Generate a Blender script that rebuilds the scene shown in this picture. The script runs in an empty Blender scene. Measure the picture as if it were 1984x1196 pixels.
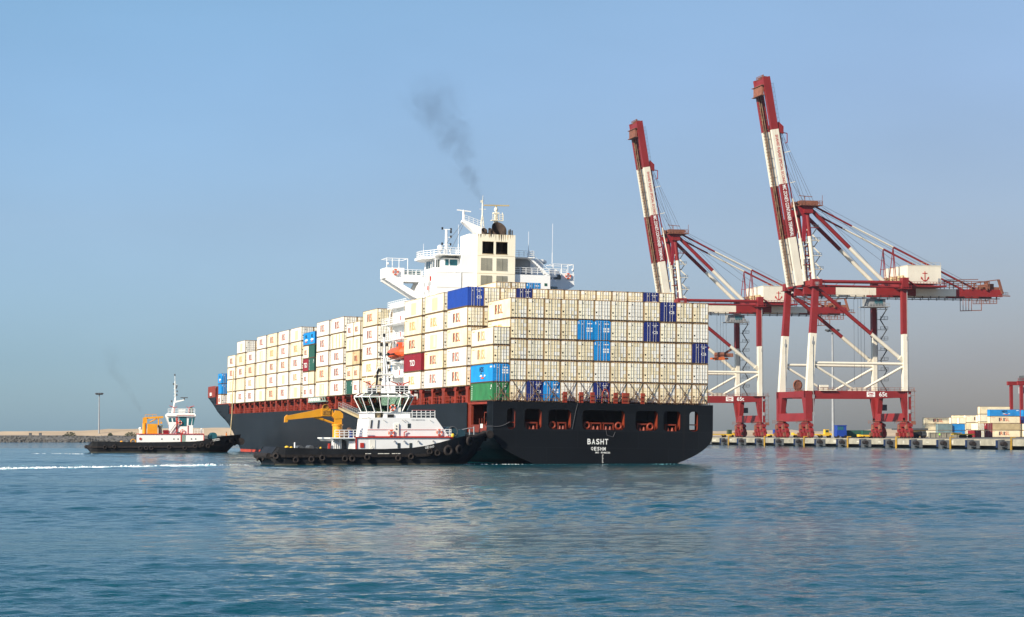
import bpy, math, random
import numpy as np
from mathutils import Matrix, Vector
random.seed(7)
SC = bpy.context.scene
COL = SC.collection
R = math.radians

# ---------------------------------------------------------------- camera
cam_data = bpy.data.cameras.new("camera")
cam = bpy.data.objects.new("camera", cam_data)
COL.objects.link(cam)
cam.location = (0, 0, 4.39)
cam.rotation_euler = (R(90 + 3.0796), 0, 0)
cam_data.sensor_width = 36
cam_data.lens = 80.95
cam_data.clip_start = 0.5
cam_data.clip_end = 60000
SC.camera = cam

# ---------------------------------------------------------------- sky, sun, exposure
SUN_AZ = math.atan2(-0.73, -0.68)          # clockwise from +Y
SUN_EL = R(30)
world = bpy.data.worlds.new("World")
SC.world = world
world.use_nodes = True
wn = world.node_tree
wn.nodes.clear()
sky = wn.nodes.new("ShaderNodeTexSky")
sky.sky_type = 'NISHITA'
sky.sun_disc = False
sky.sun_elevation = SUN_EL
sky.sun_rotation = SUN_AZ
sky.altitude = 0
sky.air_density = 1.15
sky.dust_density = 0.7
sky.ozone_density = 3.5
bg = wn.nodes.new("ShaderNodeBackground")
bg.inputs['Strength'].default_value = 0.09
wout = wn.nodes.new("ShaderNodeOutputWorld")
# dusty sea air: a grading of the sky by height, greyer and warmer towards the east (right)
wtc = wn.nodes.new("ShaderNodeTexCoord"); wsp = wn.nodes.new("ShaderNodeSeparateXYZ"); wn.links.new(wtc.outputs['Generated'], wsp.inputs[0])
def sky_ramp(stops):
    r = wn.nodes.new("ShaderNodeValToRGB"); wn.links.new(wsp.outputs[2], r.inputs[0]); e = r.color_ramp.elements
    e[0].position, e[0].color = stops[0][0], (*stops[0][1], 1); e[1].position, e[1].color = stops[-1][0], (*stops[-1][1], 1)
    for p, c in stops[1:-1]: k = e.new(p); k.color = (*c, 1)
    return r.outputs[0]
west = sky_ramp([(0.0, (0.54, 0.83, 1.32)), (0.03, (0.50, 0.73, 1.15)), (0.09, (0.65, 0.735, 0.965)), (0.15, (0.74, 0.84, 1.00)), (0.22, (0.80, 0.94, 0.99)), (0.6, (0.85, 0.92, 1.0))])
east = sky_ramp([(0.0, (0.43, 0.425, 0.53)), (0.03, (0.455, 0.445, 0.60)), (0.09, (0.61, 0.575, 0.70)), (0.15, (0.72, 0.69, 0.80)), (0.22, (0.84, 0.83, 0.87)), (0.6, (0.85, 0.92, 1.0))])
wmr = wn.nodes.new("ShaderNodeMapRange"); wmr.interpolation_type = 'SMOOTHSTEP'; wmr.inputs[1].default_value = -0.24; wmr.inputs[2].default_value = 0.24; wn.links.new(wsp.outputs[0], wmr.inputs[0])
wmx = wn.nodes.new("ShaderNodeMix"); wmx.data_type = 'RGBA'; wn.links.new(wmr.outputs[0], wmx.inputs[0]); wn.links.new(west, wmx.inputs[6]); wn.links.new(east, wmx.inputs[7])
wml = wn.nodes.new("ShaderNodeMix"); wml.data_type = 'RGBA'; wml.blend_type = 'MULTIPLY'; wml.inputs[0].default_value = 1.0; wn.links.new(sky.outputs[0], wml.inputs[6]); wn.links.new(wmx.outputs[2], wml.inputs[7])
wnz = wn.nodes.new("ShaderNodeTexNoise"); wnz.inputs['Scale'].default_value = 5.0; wnz.inputs['Detail'].default_value = 4; wmp = wn.nodes.new("ShaderNodeMapping"); wmp.inputs['Scale'].default_value = (1, 1, 2.5); wn.links.new(wtc.outputs['Generated'], wmp.inputs[0]); wn.links.new(wmp.outputs[0], wnz.inputs['Vector'])
wvr = wn.nodes.new("ShaderNodeMapRange"); wvr.inputs[1].default_value = 0.3; wvr.inputs[2].default_value = 0.7; wvr.inputs[3].default_value = 0.955; wvr.inputs[4].default_value = 1.045; wn.links.new(wnz.outputs['Fac'], wvr.inputs[0])
wvs = wn.nodes.new("ShaderNodeVectorMath"); wvs.operation = 'SCALE'; wn.links.new(wml.outputs[2], wvs.inputs[0]); wn.links.new(wvr.outputs[0], wvs.inputs['Scale']); wn.links.new(wvs.outputs[0], bg.inputs['Color'])
wn.links.new(bg.outputs[0], wout.inputs['Surface'])

sun_data = bpy.data.lights.new("sun", 'SUN')
sun_data.energy = 5.0
sun_data.angle = R(0.5)
sun_data.color = (1.0, 0.90, 0.74)
sun = bpy.data.objects.new("sun", sun_data)
COL.objects.link(sun)
to_sun = Vector((math.sin(SUN_AZ) * math.cos(SUN_EL), math.cos(SUN_AZ) * math.cos(SUN_EL), math.sin(SUN_EL)))
sun.rotation_euler = to_sun.to_track_quat('Z', 'Y').to_euler()
sun.location = (-200, -200, 200)

SC.view_settings.view_transform = 'Standard'
SC.view_settings.look = 'None'
SC.view_settings.gamma = 1
SC.view_settings.exposure = 0.62
SC.render.engine = 'CYCLES'
SC.cycles.use_denoising = True
SC.cycles.max_bounces = 6
SC.cycles.transparent_max_bounces = 12

# ---------------------------------------------------------------- materials
MAT = {}
def mat(name, col, rough=0.55, metal=0.0, var=0.12, scale=0.6, rust=0.0, rustcol=(0.16, 0.06, 0.025), stretch=0.25, spec=0.4, rscale=1.0):
    if name in MAT: return MAT[name]
    m = bpy.data.materials.new(name); m.use_nodes = True
    nt = m.node_tree; N = nt.nodes; L = nt.links
    b = N['Principled BSDF']
    b.inputs['Roughness'].default_value = rough
    b.inputs['Metallic'].default_value = metal
    b.inputs['Specular IOR Level'].default_value = spec
    tc = N.new('ShaderNodeTexCoord'); oi = N.new('ShaderNodeObjectInfo')
    mu = N.new('ShaderNodeMath'); mu.operation = 'MULTIPLY'; mu.inputs[1].default_value = 91.0
    L.new(oi.outputs['Random'], mu.inputs[0])
    ad = N.new('ShaderNodeVectorMath'); ad.operation = 'ADD'
    L.new(tc.outputs['Object'], ad.inputs[0]); L.new(mu.outputs[0], ad.inputs[1])
    n1 = N.new('ShaderNodeTexNoise'); n1.inputs['Scale'].default_value = scale; n1.inputs['Detail'].default_value = 5
    L.new(ad.outputs[0], n1.inputs['Vector'])
    mr = N.new('ShaderNodeMapRange'); mr.inputs[1].default_value = 0.3; mr.inputs[2].default_value = 0.7
    mr.inputs[3].default_value = 1 - var; mr.inputs[4].default_value = 1 + var
    L.new(n1.outputs['Fac'], mr.inputs[0])
    # a small shift of the whole tone from one object to the next
    mo = N.new('ShaderNodeMapRange'); mo.inputs[3].default_value = 1 - var * 0.5; mo.inputs[4].default_value = 1 + var * 0.4
    L.new(oi.outputs['Random'], mo.inputs[0])
    mm = N.new('ShaderNodeMath'); mm.operation = 'MULTIPLY'
    L.new(mr.outputs[0], mm.inputs[0]); L.new(mo.outputs[0], mm.inputs[1])
    sc = N.new('ShaderNodeVectorMath'); sc.operation = 'SCALE'; sc.inputs[0].default_value = col[:3]
    L.new(mm.outputs[0], sc.inputs['Scale'])
    out = sc.outputs[0]
    if rust > 0:
        mp = N.new('ShaderNodeMapping'); mp.inputs['Scale'].default_value = (2.2 * rscale, 2.2 * rscale, stretch * 2.2 * rscale)
        L.new(ad.outputs[0], mp.inputs[0])
        n2 = N.new('ShaderNodeTexNoise'); n2.inputs['Scale'].default_value = 1.0; n2.inputs['Detail'].default_value = 6; n2.inputs['Roughness'].default_value = 0.65
        L.new(mp.outputs[0], n2.inputs['Vector'])
        r2 = N.new('ShaderNodeMapRange'); r2.inputs[1].default_value = 0.72 - 0.35 * rust; r2.inputs[2].default_value = 0.86 - 0.3 * rust
        r2.inputs[3].default_value = 0; r2.inputs[4].default_value = min(1, 0.5 + rust)
        L.new(n2.outputs['Fac'], r2.inputs[0])
        mx = N.new('ShaderNodeMix'); mx.data_type = 'RGBA'
        L.new(r2.outputs[0], mx.inputs[0]); L.new(out, mx.inputs[6]); mx.inputs[7].default_value = (*rustcol, 1)
        out = mx.outputs[2]
    L.new(out, b.inputs['Base Color'])
    MAT[name] = m
    return m

def glass(name, col=(0.03, 0.045, 0.05)):
    if name in MAT: return MAT[name]
    m = mat(name, col, rough=0.06, var=0.1, spec=0.8)
    return m

# ---------------------------------------------------------------- mesh builder
_text_cache = {}
def text_geo(s, bold=0.018):
    """filled flat outline of a word: verts scaled to a unit box, polygons"""
    if (s, bold) in _text_cache: return _text_cache[(s, bold)]
    cu = bpy.data.curves.new('word', 'FONT'); cu.body = s; cu.resolution_u = 3; cu.fill_mode = 'FRONT'; cu.offset = bold
    ob = bpy.data.objects.new('word', cu); COL.objects.link(ob)
    dg = bpy.context.evaluated_depsgraph_get(); dg.update()
    me = ob.evaluated_get(dg).to_mesh()
    vs = [v.co.copy() for v in me.vertices]; fs = [tuple(p.vertices) for p in me.polygons]
    ob.evaluated_get(dg).to_mesh_clear()
    bpy.data.objects.remove(ob); bpy.data.curves.remove(cu)
    x0 = min(v.x for v in vs); x1 = max(v.x for v in vs); y0 = min(v.y for v in vs); y1 = max(v.y for v in vs)
    vs = [((v.x - x0) / max(x1 - x0, 1e-6), (v.y - y0) / max(y1 - y0, 1e-6)) for v in vs]
    _text_cache[(s, bold)] = (vs, fs)
    return vs, fs

def plate_geo(outer, holes):
    """2D outline with holes -> triangulated verts, faces"""
    cu = bpy.data.curves.new('outline', 'CURVE'); cu.dimensions = '2D'; cu.fill_mode = 'BOTH'
    for lp in [outer] + holes:
        sp = cu.splines.new('POLY'); sp.points.add(len(lp) - 1); sp.use_cyclic_u = True
        for p, q in zip(sp.points, lp): p.co = (q[0], q[1], 0, 1)
    ob = bpy.data.objects.new('outline', cu); COL.objects.link(ob)
    dg = bpy.context.evaluated_depsgraph_get(); dg.update()
    me = ob.evaluated_get(dg).to_mesh()
    vs = [tuple(v.co) for v in me.vertices]; fs = [tuple(p.vertices) for p in me.polygons]
    ob.evaluated_get(dg).to_mesh_clear()
    bpy.data.objects.remove(ob); bpy.data.curves.remove(cu)
    return vs, fs

def V3(p): return Vector(p)
class MB:
    def __init__(s): s.v = []; s.f = []; s.m = []; s.sm = []
    def add(s, vs, fs, mi=0, smooth=False):
        o = len(s.v); s.v += [tuple(p) for p in vs]
        for f in fs: s.f.append(tuple(i + o for i in f)); s.m.append(mi); s.sm.append(smooth)
        return s
    def box(s, x0, x1, y0, y1, z0, z1, mi=0):
        if x0 > x1: x0, x1 = x1, x0
        if y0 > y1: y0, y1 = y1, y0
        if z0 > z1: z0, z1 = z1, z0
        vs = [(x0, y0, z0), (x1, y0, z0), (x1, y1, z0), (x0, y1, z0), (x0, y0, z1), (x1, y0, z1), (x1, y1, z1), (x0, y1, z1)]
        return s.add(vs, [(3, 2, 1, 0), (4, 5, 6, 7), (0, 1, 5, 4), (1, 2, 6, 5), (2, 3, 7, 6), (3, 0, 4, 7)], mi)
    def bar(s, p, q, w, h=None, mi=0, up=(0, 0, 1), w2=None, h2=None):
        h = h or w; p = V3(p); q = V3(q); d = (q - p).normalized(); u = V3(up)
        if abs(d.dot(u)) > 0.98: u = V3((0, 1, 0))
        a = d.cross(u).normalized(); b = a.cross(d)
        w2 = w2 or w; h2 = h2 or h
        vs = [p + a * (i * w / 2) + b * (j * h / 2) for i, j in ((-1, -1), (1, -1), (1, 1), (-1, 1))]
        vs += [q + a * (i * w2 / 2) + b * (j * h2 / 2) for i, j in ((-1, -1), (1, -1), (1, 1), (-1, 1))]
        return s.add(vs, [(3, 2, 1, 0), (4, 5, 6, 7), (0, 1, 5, 4), (1, 2, 6, 5), (2, 3, 7, 6), (3, 0, 4, 7)], mi)
    def tube(s, p, q, r, n=8, mi=0, r2=None, caps=True):
        r2 = r if r2 is None else r2
        p = V3(p); q = V3(q); d = (q - p).normalized(); u = V3((0, 0, 1))
        if abs(d.dot(u)) > 0.98: u = V3((0, 1, 0))
        a = d.cross(u).normalized(); b = a.cross(d)
        vs = []
        for c, rr in ((p, r), (q, r2)):
            for i in range(n):
                t = 2 * math.pi * i / n; vs.append(c + a * (rr * math.cos(t)) + b * (rr * math.sin(t)))
        s.add(vs, [(i, (i + 1) % n, n + (i + 1) % n, n + i) for i in range(n)], mi, True)
        if caps: s.add(vs, [tuple(range(n))[::-1], tuple(range(n, 2 * n))], mi)
        return s
    def path(s, pts, r, n=6, mi=0):
        for a, b in zip(pts[:-1], pts[1:]): s.tube(a, b, r, n, mi)
        return s
    def prism(s, pts, axis, a0, a1, mi=0):
        """outline in the two other axes (in x,y,z order) extruded along axis"""
        def mk(p, a):
            return {'x': (a, p[0], p[1]), 'y': (p[0], a, p[1]), 'z': (p[0], p[1], a)}[axis]
        n = len(pts)
        vs = [mk(p, a0) for p in pts] + [mk(p, a1) for p in pts]
        return s.add(vs, [tuple(range(n)), tuple(range(2 * n - 1, n - 1, -1))] + [(i, n + i, n + (i + 1) % n, (i + 1) % n) for i in range(n)], mi)
    def torus(s, c, axis, r, t, n=20, k=8, mi=0):
        c = V3(c); ax = V3(axis).normalized(); u = V3((0, 0, 1)) if abs(ax.z) < 0.9 else V3((1, 0, 0))
        a = ax.cross(u).normalized(); b = ax.cross(a)
        vs = []
        for i in range(n):
            th = 2 * math.pi * i / n; d = a * math.cos(th) + b * math.sin(th)
            for j in range(k):
                ph = 2 * math.pi * j / k; vs.append(c + d * (r + t * math.cos(ph)) + ax * (t * math.sin(ph)))
        return s.add(vs, [(i * k + j, ((i + 1) % n) * k + j, ((i + 1) % n) * k + (j + 1) % k, i * k + (j + 1) % k) for i in range(n) for j in range(k)], mi, True)
    def ball(s, c, rx, ry=None, rz=None, n=12, k=8, mi=0):
        ry = ry or rx; rz = rz or rx
        vs = []; fs = []
        for j in range(k + 1):
            ph = math.pi * j / k
            for i in range(n):
                th = 2 * math.pi * i / n
                vs.append((c[0] + rx * math.sin(ph) * math.cos(th), c[1] + ry * math.sin(ph) * math.sin(th), c[2] + rz * math.cos(ph)))
        for j in range(k):
            for i in range(n):
                fs.append((j * n + i, (j + 1) * n + i, (j + 1) * n + (i + 1) % n, j * n + (i + 1) % n))
        return s.add(vs, fs, mi, True)
    def text(s, word, o, right, up, width, height, mi=0, bold=0.018):
        vs, fs = text_geo(word, bold); o = V3(o); r = V3(right).normalized(); u = V3(up).normalized()
        return s.add([o + r * (x * width) + u * (y * height) for x, y in vs], fs, mi)
    def rail(s, pts, h=1.05, r=0.035, step=2.0, mi=0, bars=3):
        """ship's railing along a line of points at deck level"""
        for a, b in zip(pts[:-1], pts[1:]):
            a = V3(a); b = V3(b); n = max(1, int(round((b - a).length / step)))
            for i in range(bars):
                z = V3((0, 0, h * (i + 1) / bars)); s.bar(a + z, b + z, 2 * r, mi=mi)
            for i in range(n + 1):
                p = a.lerp(b, i / n); s.bar(p, p + V3((0, 0, h)), 2 * r, mi=mi)
        return s
    def xform(s, M):
        s.v = [tuple(M @ V3(p)) for p in s.v]; return s
    def mesh(s, name, mats):
        me = bpy.data.meshes.new(name); me.from_pydata(s.v, [], s.f)
        for m in (mats if isinstance(mats, (list, tuple)) else [mats]): me.materials.append(m)
        me.polygons.foreach_set('material_index', s.m); me.polygons.foreach_set('use_smooth', s.sm)
        me.update(); return me
    def build(s, name, mats, parent=None, mw=None):
        o = bpy.data.objects.new(name, s.mesh(name, mats)); COL.objects.link(o)
        if parent: o.parent = parent
        if mw is not None: o.matrix_basis = mw
        return o

def rails(name, runs, mats, parent, *a, **k):
    for pts in runs: MB().rail(pts, *a, **k).build(name, mats, parent)
def each(name, shapes, mats, parent):
    for fn, args in shapes: getattr(MB(), fn)(*args).build(name, mats, parent)
def tag(o, label=None, cat=None, group=None, kind=None):
    if label: o['label'] = label
    if cat: o['category'] = cat
    if group: o['group'] = group
    if kind: o['kind'] = kind
    return o
def empty(name, label, cat, mw=None, group=None):
    o = bpy.data.objects.new(name, None); COL.objects.link(o)
    o.empty_display_size = 0.5
    if mw is not None: o.matrix_basis = mw
    return tag(o, label, cat, group)
def kids(o): return CH.get(o.name) or [c for c in bpy.data.objects if c.parent == o]
CH = {}
def copy_tree(o, parent=None):
    if o.name not in CH: CH[o.name] = [c for c in o.children]
    c = o.copy(); COL.objects.link(c)
    if parent: c.parent = parent
    for ch in CH[o.name]: copy_tree(ch, c)
    return c
def T(x, y, z): return Matrix.Translation((x, y, z))
def frame(x, y, z, ang): return T(x, y, z) @ Matrix.Rotation(ang, 4, 'Z')

# ---------------------------------------------------------------- palette
cream = mat('cream_paint', (0.79, 0.685, 0.46), 0.5, var=0.15, scale=0.5, rust=0.30, rustcol=(0.34, 0.20, 0.09))
cream2 = mat('pale_cream_paint', (0.82, 0.76, 0.58), 0.5, var=0.12, scale=0.5, rust=0.24, rustcol=(0.4, 0.27, 0.14))
offwhite = mat('off_white_paint', (0.82, 0.79, 0.70), 0.45, var=0.08, scale=0.5, rust=0.20, rustcol=(0.5, 0.38, 0.22))
tan = mat('tan_paint', (0.46, 0.36, 0.20), 0.55, var=0.15, rust=0.3, rustcol=(0.25, 0.14, 0.07))
patchm = mat('repainted_patch', (0.62, 0.58, 0.34), 0.6, var=0.06)
patchw = mat('pale_patch', (0.66, 0.64, 0.50), 0.6, var=0.06)
navy = mat('navy_paint', (0.012, 0.022, 0.14), 0.45, var=0.15, rust=0.04)
royal = mat('royal_blue_paint', (0.012, 0.05, 0.30), 0.4, var=0.1)
azure = mat('azure_paint', (0.01, 0.22, 0.55), 0.45, var=0.16, rust=0.06, rustcol=(0.02, 0.15, 0.34))
green = mat('green_paint', (0.03, 0.17, 0.06), 0.5, var=0.2, rust=0.3, rustcol=(0.10, 0.17, 0.07))
dkgreen = mat('dark_green_paint', (0.02, 0.085, 0.06), 0.5, var=0.12)
maroon = mat('maroon_paint', (0.22, 0.012, 0.02), 0.5, var=0.12)
frame_rust = mat('rusty_frame', (0.33, 0.21, 0.105), 0.8, var=0.3, scale=1.5, rust=0.5, rustcol=(0.11, 0.045, 0.018), stretch=1.0)
rail_dark = mat('dark_bottom_rail', (0.085, 0.052, 0.03), 0.85, var=0.4, scale=1.4)
gasket = mat('door_gasket', (0.30, 0.235, 0.14), 0.8, var=0.3)
lashm = mat('lashing_steel', (0.15, 0.095, 0.055), 0.7, var=0.3)
stainm = mat('funnel_stain', (0.42, 0.32, 0.19), 0.7, var=0.3, scale=2, rust=0.4, rustcol=(0.20, 0.14, 0.08))
rodm = mat('galvanised_rod', (0.42, 0.40, 0.38), 0.5, var=0.2)
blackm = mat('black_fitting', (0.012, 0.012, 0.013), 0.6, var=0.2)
whitem = mat('white_decal', (0.78, 0.78, 0.75), 0.5, var=0.04)
let_red = mat('red_lettering', (0.62, 0.085, 0.02), 0.6, var=0.15)
let_dark = mat('dark_lettering', (0.085, 0.055, 0.07), 0.6, var=0.2)
let_fade = mat('faded_lettering', (0.72, 0.34, 0.09), 0.6, var=0.2)
let_fade2 = mat('weak_lettering', (0.42, 0.33, 0.24), 0.6, var=0.2)
def hull_mat():
    m = mat('hull_paint', (0.0095, 0.0115, 0.0145), 0.45, spec=0.09, var=0.2, scale=0.06, rust=0.10, rustcol=(0.030, 0.031, 0.034), stretch=0.05, rscale=0.3)
    N = m.node_tree.nodes; L = m.node_tree.links; b = N['Principled BSDF']; src = b.inputs['Base Color'].links[0].from_socket
    tc = N.new('ShaderNodeTexCoord'); sp = N.new('ShaderNodeSeparateXYZ'); cb = N.new('ShaderNodeCombineXYZ')
    L.new(tc.outputs['Object'], sp.inputs[0]); ad = N.new('ShaderNodeMath'); ad.operation = 'ADD'; L.new(sp.outputs[0], ad.inputs[0]); L.new(sp.outputs[1], ad.inputs[1]); L.new(ad.outputs[0], cb.inputs[0]); L.new(sp.outputs[2], cb.inputs[1])
    br = N.new('ShaderNodeTexBrick'); br.inputs['Scale'].default_value = 1.0; br.inputs['Brick Width'].default_value = 9.0; br.inputs['Row Height'].default_value = 2.4; br.inputs['Mortar Size'].default_value = 0.035
    br.inputs['Color1'].default_value = (0.86, 0.86, 0.86, 1); br.inputs['Color2'].default_value = (1.12, 1.12, 1.12, 1); br.inputs['Mortar'].default_value = (1.45, 1.4, 1.35, 1); L.new(cb.outputs[0], br.inputs['Vector'])
    mx = N.new('ShaderNodeMix'); mx.data_type = 'RGBA'; mx.blend_type = 'MULTIPLY'; mx.inputs[0].default_value = 1.0; L.new(src, mx.inputs[6]); L.new(br.outputs['Color'], mx.inputs[7])
    # scuffs and rust runs
    mp = N.new('ShaderNodeMapping'); mp.inputs['Scale'].default_value = (0.5, 0.5, 0.035); L.new(tc.outputs['Object'], mp.inputs[0])
    n = N.new('ShaderNodeTexNoise'); n.inputs['Scale'].default_value = 1.4; n.inputs['Detail'].default_value = 6; n.inputs['Roughness'].default_value = 0.7; L.new(mp.outputs[0], n.inputs['Vector'])
    r = N.new('ShaderNodeMapRange'); r.inputs[1].default_value = 0.63; r.inputs[2].default_value = 0.76; r.inputs[3].default_value = 0; r.inputs[4].default_value = 0.5; L.new(n.outputs['Fac'], r.inputs[0])
    m2 = N.new('ShaderNodeMix'); m2.data_type = 'RGBA'; L.new(r.outputs[0], m2.inputs[0]); L.new(mx.outputs[2], m2.inputs[6]); m2.inputs[7].default_value = (0.030, 0.022, 0.017, 1)
    L.new(m2.outputs[2], b.inputs['Base Color']); return m
hullgrey = hull_mat()
boot = mat('boot_topping_red', (0.40, 0.045, 0.02), 0.6, var=0.2)
deckred = mat('deck_red_oxide', (0.23, 0.030, 0.014), 0.6, var=0.2, scale=0.5, rust=0.18, rustcol=(0.12, 0.025, 0.012))
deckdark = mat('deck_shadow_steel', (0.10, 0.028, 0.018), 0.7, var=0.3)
orangered = mat('orange_red_steel', (0.18, 0.025, 0.009), 0.55, var=0.2, rust=0.15)
shipwhite = mat('ship_white_paint', (0.80, 0.80, 0.79), 0.4, var=0.03, scale=0.3, rust=0.05, rustcol=(0.6, 0.52, 0.4), stretch=0.1)
funnelcream = mat('funnel_cream_paint', (0.81, 0.745, 0.59), 0.5, var=0.05, scale=0.3, rust=0.14, rustcol=(0.42, 0.27, 0.12), stretch=0.12)
soot = mat('sooty_steel', (0.035, 0.022, 0.016), 0.8, var=0.5, scale=1.0, rust=0.3)
louvre = mat('louvre_grey', (0.26, 0.25, 0.20), 0.6, var=0.15)
dkglass = glass('dark_glass')
tealglass = glass('teal_glass', (0.02, 0.12, 0.15))
greenglass = glass('green_glass', (0.03, 0.06, 0.035))
lifeorange = mat('lifeboat_orange', (0.68, 0.09, 0.025), 0.4, var=0.1)
tugblack = mat('tug_black', (0.011, 0.012, 0.014), 0.6, spec=0.2, var=0.4, rust=0.10, rustcol=(0.035, 0.022, 0.015), stretch=0.5)
rubber = mat('tyre_rubber', (0.020, 0.016, 0.015), 0.8, spec=0.25, var=0.4, scale=2, rust=0.32, rustcol=(0.075, 0.036, 0.026), stretch=1)
tugwhite = mat('tug_white', (0.80, 0.80, 0.78), 0.45, var=0.03, rust=0.08, rustcol=(0.55, 0.4, 0.25), stretch=0.12)
tugred = mat('tug_red', (0.42, 0.03, 0.02), 0.5, var=0.15)
yellowm = mat('crane_yellow', (0.66, 0.29, 0.015), 0.45, var=0.1, rust=0.12, rustcol=(0.36, 0.14, 0.02))
yellow2 = mat('plant_yellow', (0.68, 0.42, 0.03), 0.5, var=0.15)
bluem = mat('barrel_blue', (0.012, 0.05, 0.30), 0.45)
greym = mat('grey_steel', (0.28, 0.29, 0.30), 0.6, var=0.15)
dkgrey = mat('dark_grey_steel', (0.07, 0.075, 0.08), 0.6, var=0.2)
greengrey = mat('grey_green_paint', (0.22, 0.30, 0.26), 0.6, var=0.1)
crred = mat('crane_red', (0.205, 0.0155, 0.016), 0.5, var=0.12, scale=0.2, rust=0.10, rustcol=(0.26, 0.04, 0.03))
crwhite = mat('crane_white', (0.68, 0.63, 0.52), 0.5, var=0.07, scale=0.25, rust=0.34, rustcol=(0.46, 0.34, 0.2), stretch=0.15)
crbrown = mat('crane_machinery', (0.20, 0.075, 0.045), 0.7, var=0.3, scale=1)
ropem = mat('wire_rope', (0.10, 0.10, 0.11), 0.6)
concrete = mat('quay_concrete', (0.29, 0.27, 0.21), 0.85, var=0.25, scale=0.3, rust=0.3, rustcol=(0.22, 0.20, 0.15), stretch=0.6)
# ---------------------------------------------------------------- water, shore, terminal ground
def water_mat():
    m = bpy.data.materials.new("sea_water"); m.use_nodes = True
    N = m.node_tree.nodes; L = m.node_tree.links; b = N['Principled BSDF']
    b.inputs['Base Color'].default_value = (0.001, 0.054, 0.074, 1)
    b.inputs['Roughness'].default_value = 0.06
    b.inputs['IOR'].default_value = 1.333; b.inputs['Specular IOR Level'].default_value = 0.18
    tc = N.new('ShaderNodeTexCoord')
    def noise(sx, sy, scale, detail, rot=0.0, rough=0.5):
        mp = N.new('ShaderNodeMapping'); mp.inputs['Scale'].default_value = (sx, sy, 1); mp.inputs['Rotation'].default_value = (0, 0, rot)
        L.new(tc.outputs['Object'], mp.inputs[0])
        n = N.new('ShaderNodeTexNoise'); n.inputs['Scale'].default_value = scale; n.inputs['Detail'].default_value = detail; n.inputs['Roughness'].default_value = rough
        L.new(mp.outputs[0], n.inputs['Vector']); return n.outputs['Fac']
    def math_(op, a, bv):
        q = N.new('ShaderNodeMath'); q.operation = op
        for i, x in enumerate((a, bv)):
            if isinstance(x, (int, float)): q.inputs[i].default_value = x
            else: L.new(x, q.inputs[i])
        return q.outputs[0]
    w1 = math_('MULTIPLY', noise(0.6, 1.0, 3.6, 4, 0.2, 0.65), 0.07)
    w2 = math_('MULTIPLY', noise(0.6, 1.0, 0.7, 4, -0.25, 0.65), 0.15)
    pt = noise(0.25, 1.0, 0.02, 3, 0.05)                                # patches smoothed or roughened by the wind
    mr = N.new('ShaderNodeMapRange'); mr.inputs[1].default_value = 0.38; mr.inputs[2].default_value = 0.62; mr.inputs[3].default_value = 0.6; mr.inputs[4].default_value = 1.2
    L.new(pt, mr.inputs[0])
    h = math_('MULTIPLY', math_('ADD', w1, w2), mr.outputs[0])
    bp = N.new('ShaderNodeBump'); bp.inputs['Strength'].default_value = 1.0; bp.inputs['Distance'].default_value = 1.0
    L.new(h, bp.inputs['Height']); L.new(bp.outputs[0], b.inputs['Normal'])
    return m
def sea():
    side = [0.36]
    while side[-1] < 6: side.append(side[-1] + min(0.6, 0.0022 * (side[-1] / 0.36) ** 2.2))
    side = np.array(side[1:]); tz = np.concatenate([-side[::-1], np.linspace(-0.36, 0.36, 380), side])
    zr = [-300.0, 0.0, 20.0, 30.0]
    while zr[-1] < 640: zr.append(zr[-1] + max(0.10, 0.0024 * zr[-1]))
    while zr[-1] < 12000: zr.append(zr[-1] * 1.04)
    zr = np.array(zr); Zg, Tg = np.meshgrid(zr, tz, indexing='ij')
    X = Tg * np.maximum(Zg, 60.0); Y = Zg.copy(); H = np.zeros_like(X)
    sp = np.maximum(0.0024 * np.abs(Zg), np.gradient(tz)[None, :] * np.maximum(Zg, 60.0)); sp = np.where((Zg < 30) | (Zg > 650), 1e6, sp)
    r = np.random.default_rng(12)
    for k in range(90):
        lam = 0.34 * (8 / 0.34) ** r.random(); ang = r.normal() * 0.6 - 1.45
        slope = 0.040 * (1.0 if lam < 0.9 else (0.9 / lam) ** 0.65); amp = slope * lam / 6.283
        kx, ky = math.cos(ang) * 6.283 / lam, math.sin(ang) * 6.283 / lam; ph = r.random() * 6.283
        fade = np.clip((lam / sp - 2.2) / 2.0, 0, 1)
        H += fade * amp * np.sin(kx * X + ky * Y + ph + 0.8 * np.sin(0.05 * X + 0.031 * Y + k))
    gust = 0.75 + 0.35 * np.sin(0.021 * X + 1.3) * np.sin(0.052 * Y + 0.01 * X + 0.4) + 0.2 * np.sin(0.11 * Y - 0.03 * X)
    H *= gust
    n, c = X.shape
    me = bpy.data.meshes.new('water'); co = np.stack([X, Y, H], -1).reshape(-1, 3)
    me.vertices.add(n * c); me.vertices.foreach_set('co', co.ravel().astype(np.float32))
    i = np.arange((n - 1) * (c - 1)); a = (i // (c - 1)) * c + i % (c - 1)
    q = np.stack([a, a + 1, a + c + 1, a + c], -1).astype(np.int32)
    me.loops.add(q.size); me.loops.foreach_set('vertex_index', q.ravel())
    me.polygons.add(len(q)); me.polygons.foreach_set('loop_start', (np.arange(len(q)) * 4).astype(np.int32))
    me.polygons.foreach_set('use_smooth', np.ones(len(q), bool)); me.update(calc_edges=True); me.validate()
    me.materials.append(water_mat()); o = bpy.data.objects.new('water', me); COL.objects.link(o); return o
tag(sea(), 'blue green rippled harbour water', 'water', kind='structure')

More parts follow.
